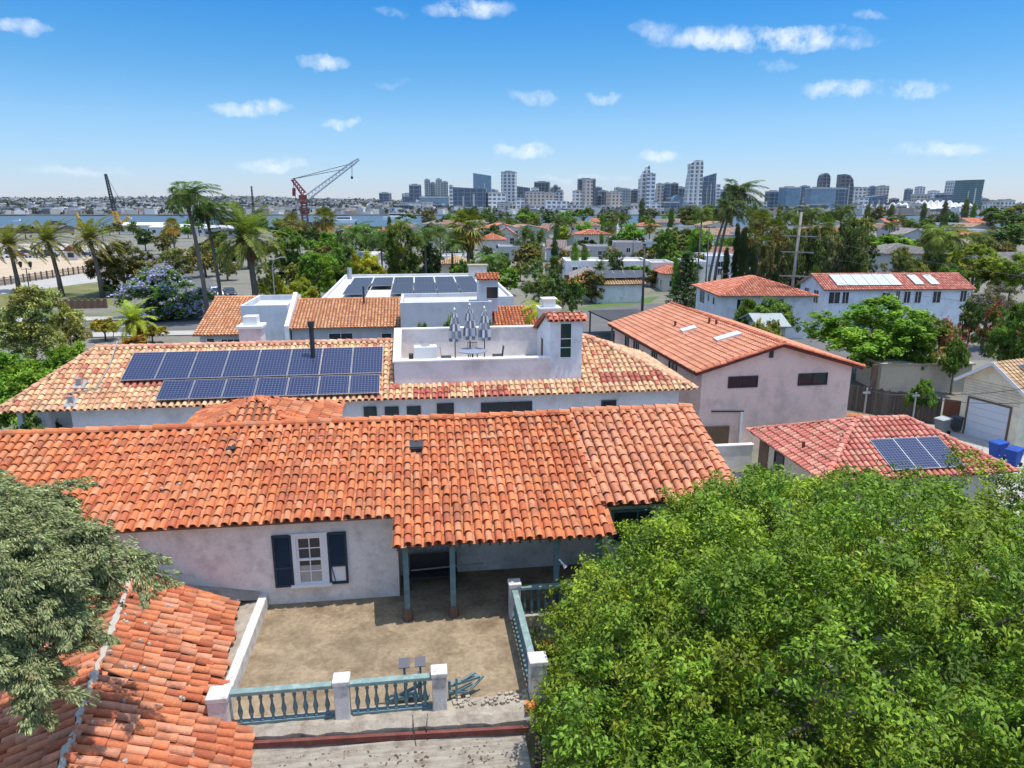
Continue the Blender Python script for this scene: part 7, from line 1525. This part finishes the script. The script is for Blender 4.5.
TW = [('dark blue glass tower at the left end of the skyline', 409, 421, 185, 1500, FC_GLASS, 'flat'), ('slim grey green tower, leftmost of four in a cluster', 424.5, 430, 180, 1520, FC_GREEN, 'flat'), ('slim grey green tower, second of four in a cluster', 430.8, 435.5, 183, 1560, FC_GREEN, 'flat'), ('slim grey green tower, third and tallest of four in a cluster', 436, 441.5, 179.5, 1520, FC_GREEN, 'flat'), ('slim grey green tower, rightmost of four in a cluster', 442, 448, 182, 1560, FC_GREEN, 'flat'),
      ('low pale glass block in front of the four slim towers', 420, 447, 197, 1400, FC_MIRR, 'flat'), ('thin white tower between the four slim ones and the glass hotel', 449, 453, 186, 1480, FC_WHITE, 'flat'), ('broad grey blue glass hotel with a roof sloping down to the right', 454, 487, 187, 1400, FC_GLASS, 'slant_r'), ('bright blue glass tower with a slanted roof behind the hotel', 474, 492, 173, 1750, FC_MIRR, 'slant_r'), ('white office block right of the broad glass hotel', 487, 505, 193, 1420, FC_WHITE, 'flat'),
      ('dark flat topped tower with pale vertical piers', 503, 517, 172, 1600, FC_CONC, 'flat'), ('deep blue glass slab beside the dark flat topped tower', 517.5, 531, 186, 1650, FC_GLASS, 'slant_r'), ('beige block in front of the deep blue slab', 527, 545, 192, 1500, FC_TAN, 'flat'), ('dark tower with a stepped roof left of the white hotel', 536, 551, 182, 1800, FC_DARK, 'flat'), ('narrow dark tower right of the stepped one', 554, 558, 185.5, 1800, FC_DARK, 'flat'), ('small grey block under the narrow dark tower', 557, 564, 192, 1700, FC_CONC, 'flat'), ('tan block left of the white angular hotel', 545, 556, 193, 1550, FC_TAN, 'flat'),
      ('white angular hotel low on the waterfront', 547, 569, 200, 1330, FC_WHITE, 'slant_r'), ('pale tower left of the stepped pair', 574.5, 584, 191, 1500, FC_WHITE, 'flat'), ('dark glass tower behind the pale stepped tower', 579.5, 597, 179, 1650, FC_DARK, 'flat'), ('pale stepped tower in front of the dark glass one', 584.5, 593, 180.5, 1480, FC_TAN, 'flat'), ('thin dark tower right of the pale stepped tower', 598, 602, 195, 1700, FC_DARK, 'flat'),
      ('tan tower with dark vertical strips', 609.5, 622, 192, 1500, FC_TAN, 'flat'), ('green grey tower behind the tan tower', 620, 632, 189, 1650, FC_GREEN, 'flat'), ('dark office tower right of the green grey one', 632.5, 642, 190, 1700, FC_DARK, 'flat'), ('sail topped hotel tower with a pointed slanted crown', 641.5, 652, 164.5, 1400, FC_CONC, 'sail'), ('lower flat topped partner of the sail topped tower', 648.5, 657, 174, 1385, FC_WHITE, 'flat'), ('tan slab right of the sail topped tower', 657.5, 665, 184, 1600, FC_TAN, 'flat'), ('dark blue twin slab, left half', 665.5, 672, 183.5, 1620, FC_GLASS, 'flat'), ('dark blue twin slab, right half', 672.5, 679.5, 183.5, 1640, FC_DARK, 'flat'), ('low glass block with a rounded top left of the tapering tower', 673.5, 684, 195, 1450, FC_MIRR, 'round'), ('dark block behind the tapering tower', 680, 691, 188, 1750, FC_DARK, 'flat'),
      ('tall pale tapering tower with a notched crown, tallest of the skyline', 689.5, 705.5, 160, 1400, FC_CONC, 'taper'), ('dark blue glass tower right of the tapering tower', 705, 717.5, 173, 1480, FC_GLASS, 'slant_l'), ('slim pale tower edge behind the windy palms', 717.5, 721, 184, 1600, FC_WHITE, 'flat'), ('grey block behind the windy palms', 724, 733, 196, 1600, FC_CONC, 'flat'), ('dark block right of the windy palms', 746, 756, 199, 1700, FC_DARK, 'flat'), ('small glass tower left of the taller glass one', 770.5, 782.5, 191.5, 1500, FC_GLASS, 'flat'), ('glass tower with a pale stripe left of the mirrored block', 786, 801, 187.5, 1450, FC_MIRR, 'flat'),
      ('wide mirrored glass block on the right side of the skyline', 813.5, 838, 188, 1350, FC_MIRR, 'flat'), ('mirrored wing at the right of the wide glass block', 838.3, 849, 188.5, 1370, FC_GLASS, 'flat'), ('round topped dark tower behind the mirrored block', 822.5, 832, 173, 1600, FC_DARK, 'round'), ('curved top dark tower right of the mirrored block', 843.5, 856, 174, 1480, FC_DARK, 'curl'), ('grey tower right of the curved top tower', 855, 867, 188, 1600, FC_CONC, 'flat'), ('long dark glass block right of the grey tower', 869, 888, 195, 1450, FC_GLASS, 'slant_l'), ('pale block between the grey tower and the dark glass block', 860, 870, 198, 1400, FC_WHITE, 'flat'),
      ('beige tower above the white tent roofs', 918.5, 931, 194.5, 1650, FC_TAN, 'flat'), ('low grey block left of the leaning teal tower', 931, 944, 199, 1600, FC_GREEN, 'flat'), ('dark glass block just left of the leaning teal tower', 943, 955, 194, 1600, FC_GLASS, 'flat'), ('grey blue slab behind the leaning teal tower', 954, 968, 180, 1650, FC_CONC, 'lean'), ('leaning teal glass tower at the right end of the skyline', 965, 986, 179.5, 1500, FC_TEAL, 'lean'), ('small block right of the leaning teal tower', 984, 990, 199, 1700, FC_DARK, 'flat'), ('tan apartment block at the right end of the skyline', 989, 999, 201, 1600, FC_TAN, 'flat'), ('small pale tower at the far right end', 1008, 1015, 200, 1700, FC_WHITE, 'flat'),
      ('small blue grey block standing alone left of the skyline', 380, 390, 193, 2000, FC_GLASS, 'flat'), ('white square grid block at the left foot of the skyline', 401, 421, 203, 1350, FC_WHITE, 'flat'), ('thin pale tower beside the square grid block', 416, 420, 199, 1420, FC_WHITE, 'flat'), ('small dark block on the hill left of the skyline', 326, 330, 198, 2400, FC_DARK, 'flat')]
for lab, x0, x1, yt, D, mt, tp in TW: tower(lab, x0, x1, yt, D, mt, tp, rz=rS.uniform(-.25, .25) if tp == 'flat' else 0)
it = []; LOWC = [('white', FC_WHITE), ('tan', FC_TAN), ('grey', FC_CONC), ('dark', FC_DARK), ('glassy', FC_GLASS)]
for k in range(58):
    x = 385 + k * 11.0 + rS.uniform(-4, 4); w = rS.uniform(6, 17); y = rS.uniform(202, 209.5) if k % 3 else rS.uniform(196, 203); nm, mt = rS.choice(LOWC); D = rS.uniform(1230, 1330) if k % 3 else rS.uniform(1500, 1900)
    o = tower('x', x - w / 2, x + w / 2, y, D, mt, 'flat', name='office_block', rz=rS.uniform(-.2, .2)); o['group'] = 'low blocks along the far waterfront'; it.append((o, x, f"low {nm} waterfront block {lmk(x)}"))
for k in range(76):
    x = rS.uniform(402, 765) if k < 58 else rS.uniform(805, 1000); w = rS.uniform(5, 12); y = rS.uniform(186, 200); nm, mt = rS.choice(LOWC); D = rS.uniform(1750, 2300)
    o = tower('x', x - w / 2, x + w / 2, y, D, mt, 'flat', name='office_block', rz=rS.uniform(-.3, .3)); o['group'] = 'mid rise blocks in the skyline'; it.append((o, x, f"{nm} back row block {lmk(x)}"))
relabel(it)
# convention centre with white tents
A = at_d(893, 209, 1280); B = at_d(975, 209, 1280); T = thing('convention_hall', 'long white hall with a row of pointed tent roofs at the right of the skyline', 'hall', (A.x, A.y, 0), -YAW); w = (B - A).length
tint(MB().box(-60, w + 30, 0, 40, 0, 9).build('body', FC_WHITE, T), (1.1, 1.1, 1.1))
for k in range(13):
    x = (k + .5) * w / 13; m = MB(); s = w / 26 * 1.05; big = 1.35 if 4 <= k <= 9 else 1.0; m.raw([(x - s, -4, 9), (x + s, -4, 9), (x + s, 30, 9), (x - s, 30, 9), (x - s * .2, 8, 9 + 11 * big), (x + s * .2, 18, 9 + 11 * big)], [(0, 1, 4), (1, 2, 5, 4), (2, 3, 5), (3, 0, 4, 5)]); m.build('tent_roof', M_WHITE, T)
for k in range(14): x = -58 + k * 11; MB().bar((x, -6, 0), (x + 8, -2, 17), 1.4).build('buttress', M_WHITE, T) if x < 0 or x > w else None

# ------------------------------------------------------------------ cranes
M_YEL = surf('crane_yellow', (.62, .36, .04), .6, .1, .3); M_RED = surf('crane_red', (.30, .045, .035), .6, .1, .3); M_CWHITE = surf('crane_white', (.55, .55, .56), .6, .1, .3)
def lattice(mb, a, b, w0, w1, n, t):
    a, b = Vector(a), Vector(b); d = (b - a).normalized(); u = Vector((0, 0, 1)) if abs(d.z) < .9 else Vector((0, 1, 0)); s = d.cross(u).normalized(); u = s.cross(d)
    def C(i, sx, su): q = a.lerp(b, i / n); w = w0 + (w1 - w0) * i / n; return q + s * sx * w / 2 + u * su * w / 2
    for sx in (-1, 1):
        for su in (-1, 1): mb.bar(C(0, sx, su), C(n, sx, su), t)
    for i in range(n):
        for (p, q) in (((-1, -1), (1, -1)), ((1, -1), (1, 1)), ((1, 1), (-1, 1)), ((-1, 1), (-1, -1))): mb.bar(C(i, *p), C(i + 1, *q), t * .7)
D1 = 560; Q = lambda x, y, D: at_d(x, y, D)
p = Q(304, 205, D1); base = Vector((p.x, p.y, 0)); T = thing('floating_crane', 'red and white crane with a long lattice jib over the bay', 'crane', base); L_ = lambda x, y, D=D1: Q(x, y, D) - base
m = MB(); m.box(-16, 16, -8, 8, 0, 2.5); m.build('barge', M_DKMETAL, T); zt = L_(304, 196).z; m = MB(); lattice(m, (0, 0, 2.5), (0, 0, zt - 6), 4.2, 3.6, 6, .6); m.lathe((0, 0, zt - 6), [(2.6, 0), (3, 1), (3, 2)], 12); m.build('tower', M_RED, T); m = MB(); m.box(-3.2, 2.4, -1.8, 1.8, zt - 3, zt + .8); m.build('machine_house', M_RED, T)
m = MB(); lattice(m, L_(308, 197), L_(352, 164), 3.6, 2.2, 13, .42); lattice(m, L_(352, 164), L_(359, 159), 2.4, 1.2, 3, .5); m.build('jib', M_CWHITE, T)
m = MB(); lattice(m, L_(304, 194), L_(292.5, 179), 3.2, 2, 6, .6); m.bar(L_(294, 196), L_(294, 188), 2.2); m.build('gantry_mast', M_RED, T)
m = MB()
for a, b in (((292.5, 179), (352, 163.5)), ((292.5, 179), (345, 169)), ((292.5, 179), (296, 200)), ((352, 164), (352, 178))): m.bar(L_(*a), L_(*b), .38)
m.build('cables', M_DKMETAL, T); MB().lathe(L_(352, 179), [(.5, 0), (1, .8), (.6, 2)], 8).build('hook', M_DKMETAL, T)
D2 = 470; p = Q(121, 231, D2); base = Vector((p.x, p.y, 0)); T = thing('crawler_crane', 'yellow crane with a tall dark boom on the shore at the left', 'crane', base); L2 = lambda x, y: Q(x, y, D2) - base
m = MB(); m.box(-3.5, 3, -2, 2, 1.5, 3.2); m.raw([(-4, -2, 3.2), (3, -2, 3.2), (3, 2, 3.2), (-4, 2, 3.2), (-3, -1.6, 5), (.6, -1.6, 5), (.6, 1.6, 5), (-3, 1.6, 5)], [(0, 1, 5, 4), (1, 2, 6, 5), (2, 3, 7, 6), (3, 0, 4, 7), (4, 5, 6, 7)]); m.build('house', M_YEL, T); m = MB()
for y in (-3.2, 3.2): m.box(-6, 6, y - .8, y + .8, 0, 1.8)
m.build('tracks', M_DKMETAL, T); m = MB(); lattice(m, L2(119, 226), L2(114.5, 211), 2.2, 2.0, 5, .55); m.build('boom_foot', M_YEL, T); m = MB(); lattice(m, L2(114.5, 211), L2(105.5, 174), 1.9, 1.0, 14, .4); m.build('boom', M_DKMETAL, T); m = MB(); m.bar(L2(119, 227), L2(129, 217), 1.6); m.build('counter_arm', M_YEL, T); m = MB(); m.bar(L2(105.5, 174), L2(129, 217), .16); m.build('cables', M_DKMETAL, T)
p = Q(84, 233, 480); base = Vector((p.x, p.y, 0)); T = thing('loader_crane', 'short yellow loader arm left of the tall boomed crane', 'crane', base); L3 = lambda x, y: Q(x, y, 480) - base; m = MB(); m.box(-3, 3, -2, 2, 1, 3.5); m.build('house', M_YEL, T); m = MB(); m.bar(L3(84, 231), L3(76, 213), 1.3); m.bar(L3(76, 213), L3(79, 222), .7); m.build('arm', M_YEL, T); m = MB(); m.box(-3.5, 3.5, -2.4, 2.4, 0, 1); m.build('tracks', M_DKMETAL, T)
p = Q(255, 228, 500); T = thing('mast', 'thin dark mast standing on the shore behind the date palm', 'mast', (p.x, p.y, 0)); zt = Q(256, 186, 500).z; m = MB(); lattice(m, (0, 0, 0), (0, 0, zt), 1.2, .6, 14, .3); m.build('mast', M_DKMETAL, T)
# pale sheds and docks at the shore
for i, (x0, x1, y, D, h, lab, c) in enumerate(((150, 205, 236, 380, 4, 'long pale shed roof on the shore behind the tall palm', (.66, .66, .66)), (120, 160, 234, 400, 4.5, 'white site cabins below the yellow crane', (.7, .7, .7)), (0, 60, 237, 400, 3, 'row of dark stores along the near shore at the left edge', (.14, .12, .11)), (205, 240, 240, 360, 4, 'grey shed by the shore left of the date palm', (.45, .45, .46)))):
    A = at_d(x0, y, D); B = at_d(x1, y, D); house('shed', lab, 'shed', (A.x, A.y, 0), -YAW, (B - A).length, 14, h, 'gable_x', 1.3, .3, c, None, roofc=c, tiles=False, wins=[('f', (k + .5) * (B - A).length / 6, 1.8, 2, 1.6, ()) for k in range(6)])

# ------------------------------------------------------------------ the air
hm, ht = nodes('air'); ho = mnode(ht, 'ShaderNodeOutputMaterial'); hv = mnode(ht, 'ShaderNodeVolumePrincipled')
hv.inputs['Density'].default_value = 0.000025; hv.inputs['Color'].default_value = (.86, .91, 1, 1); hv.inputs['Anisotropy'].default_value = 0.2
ht.links.new(hv.outputs[0], ho.inputs['Volume'])
o = MB().box(-4700, 4700, -80, 9300, -1.5, 230).build('haze', hm); o['kind'] = 'stuff'; o['label'] = 'thin pale sea air over the bay and the town'
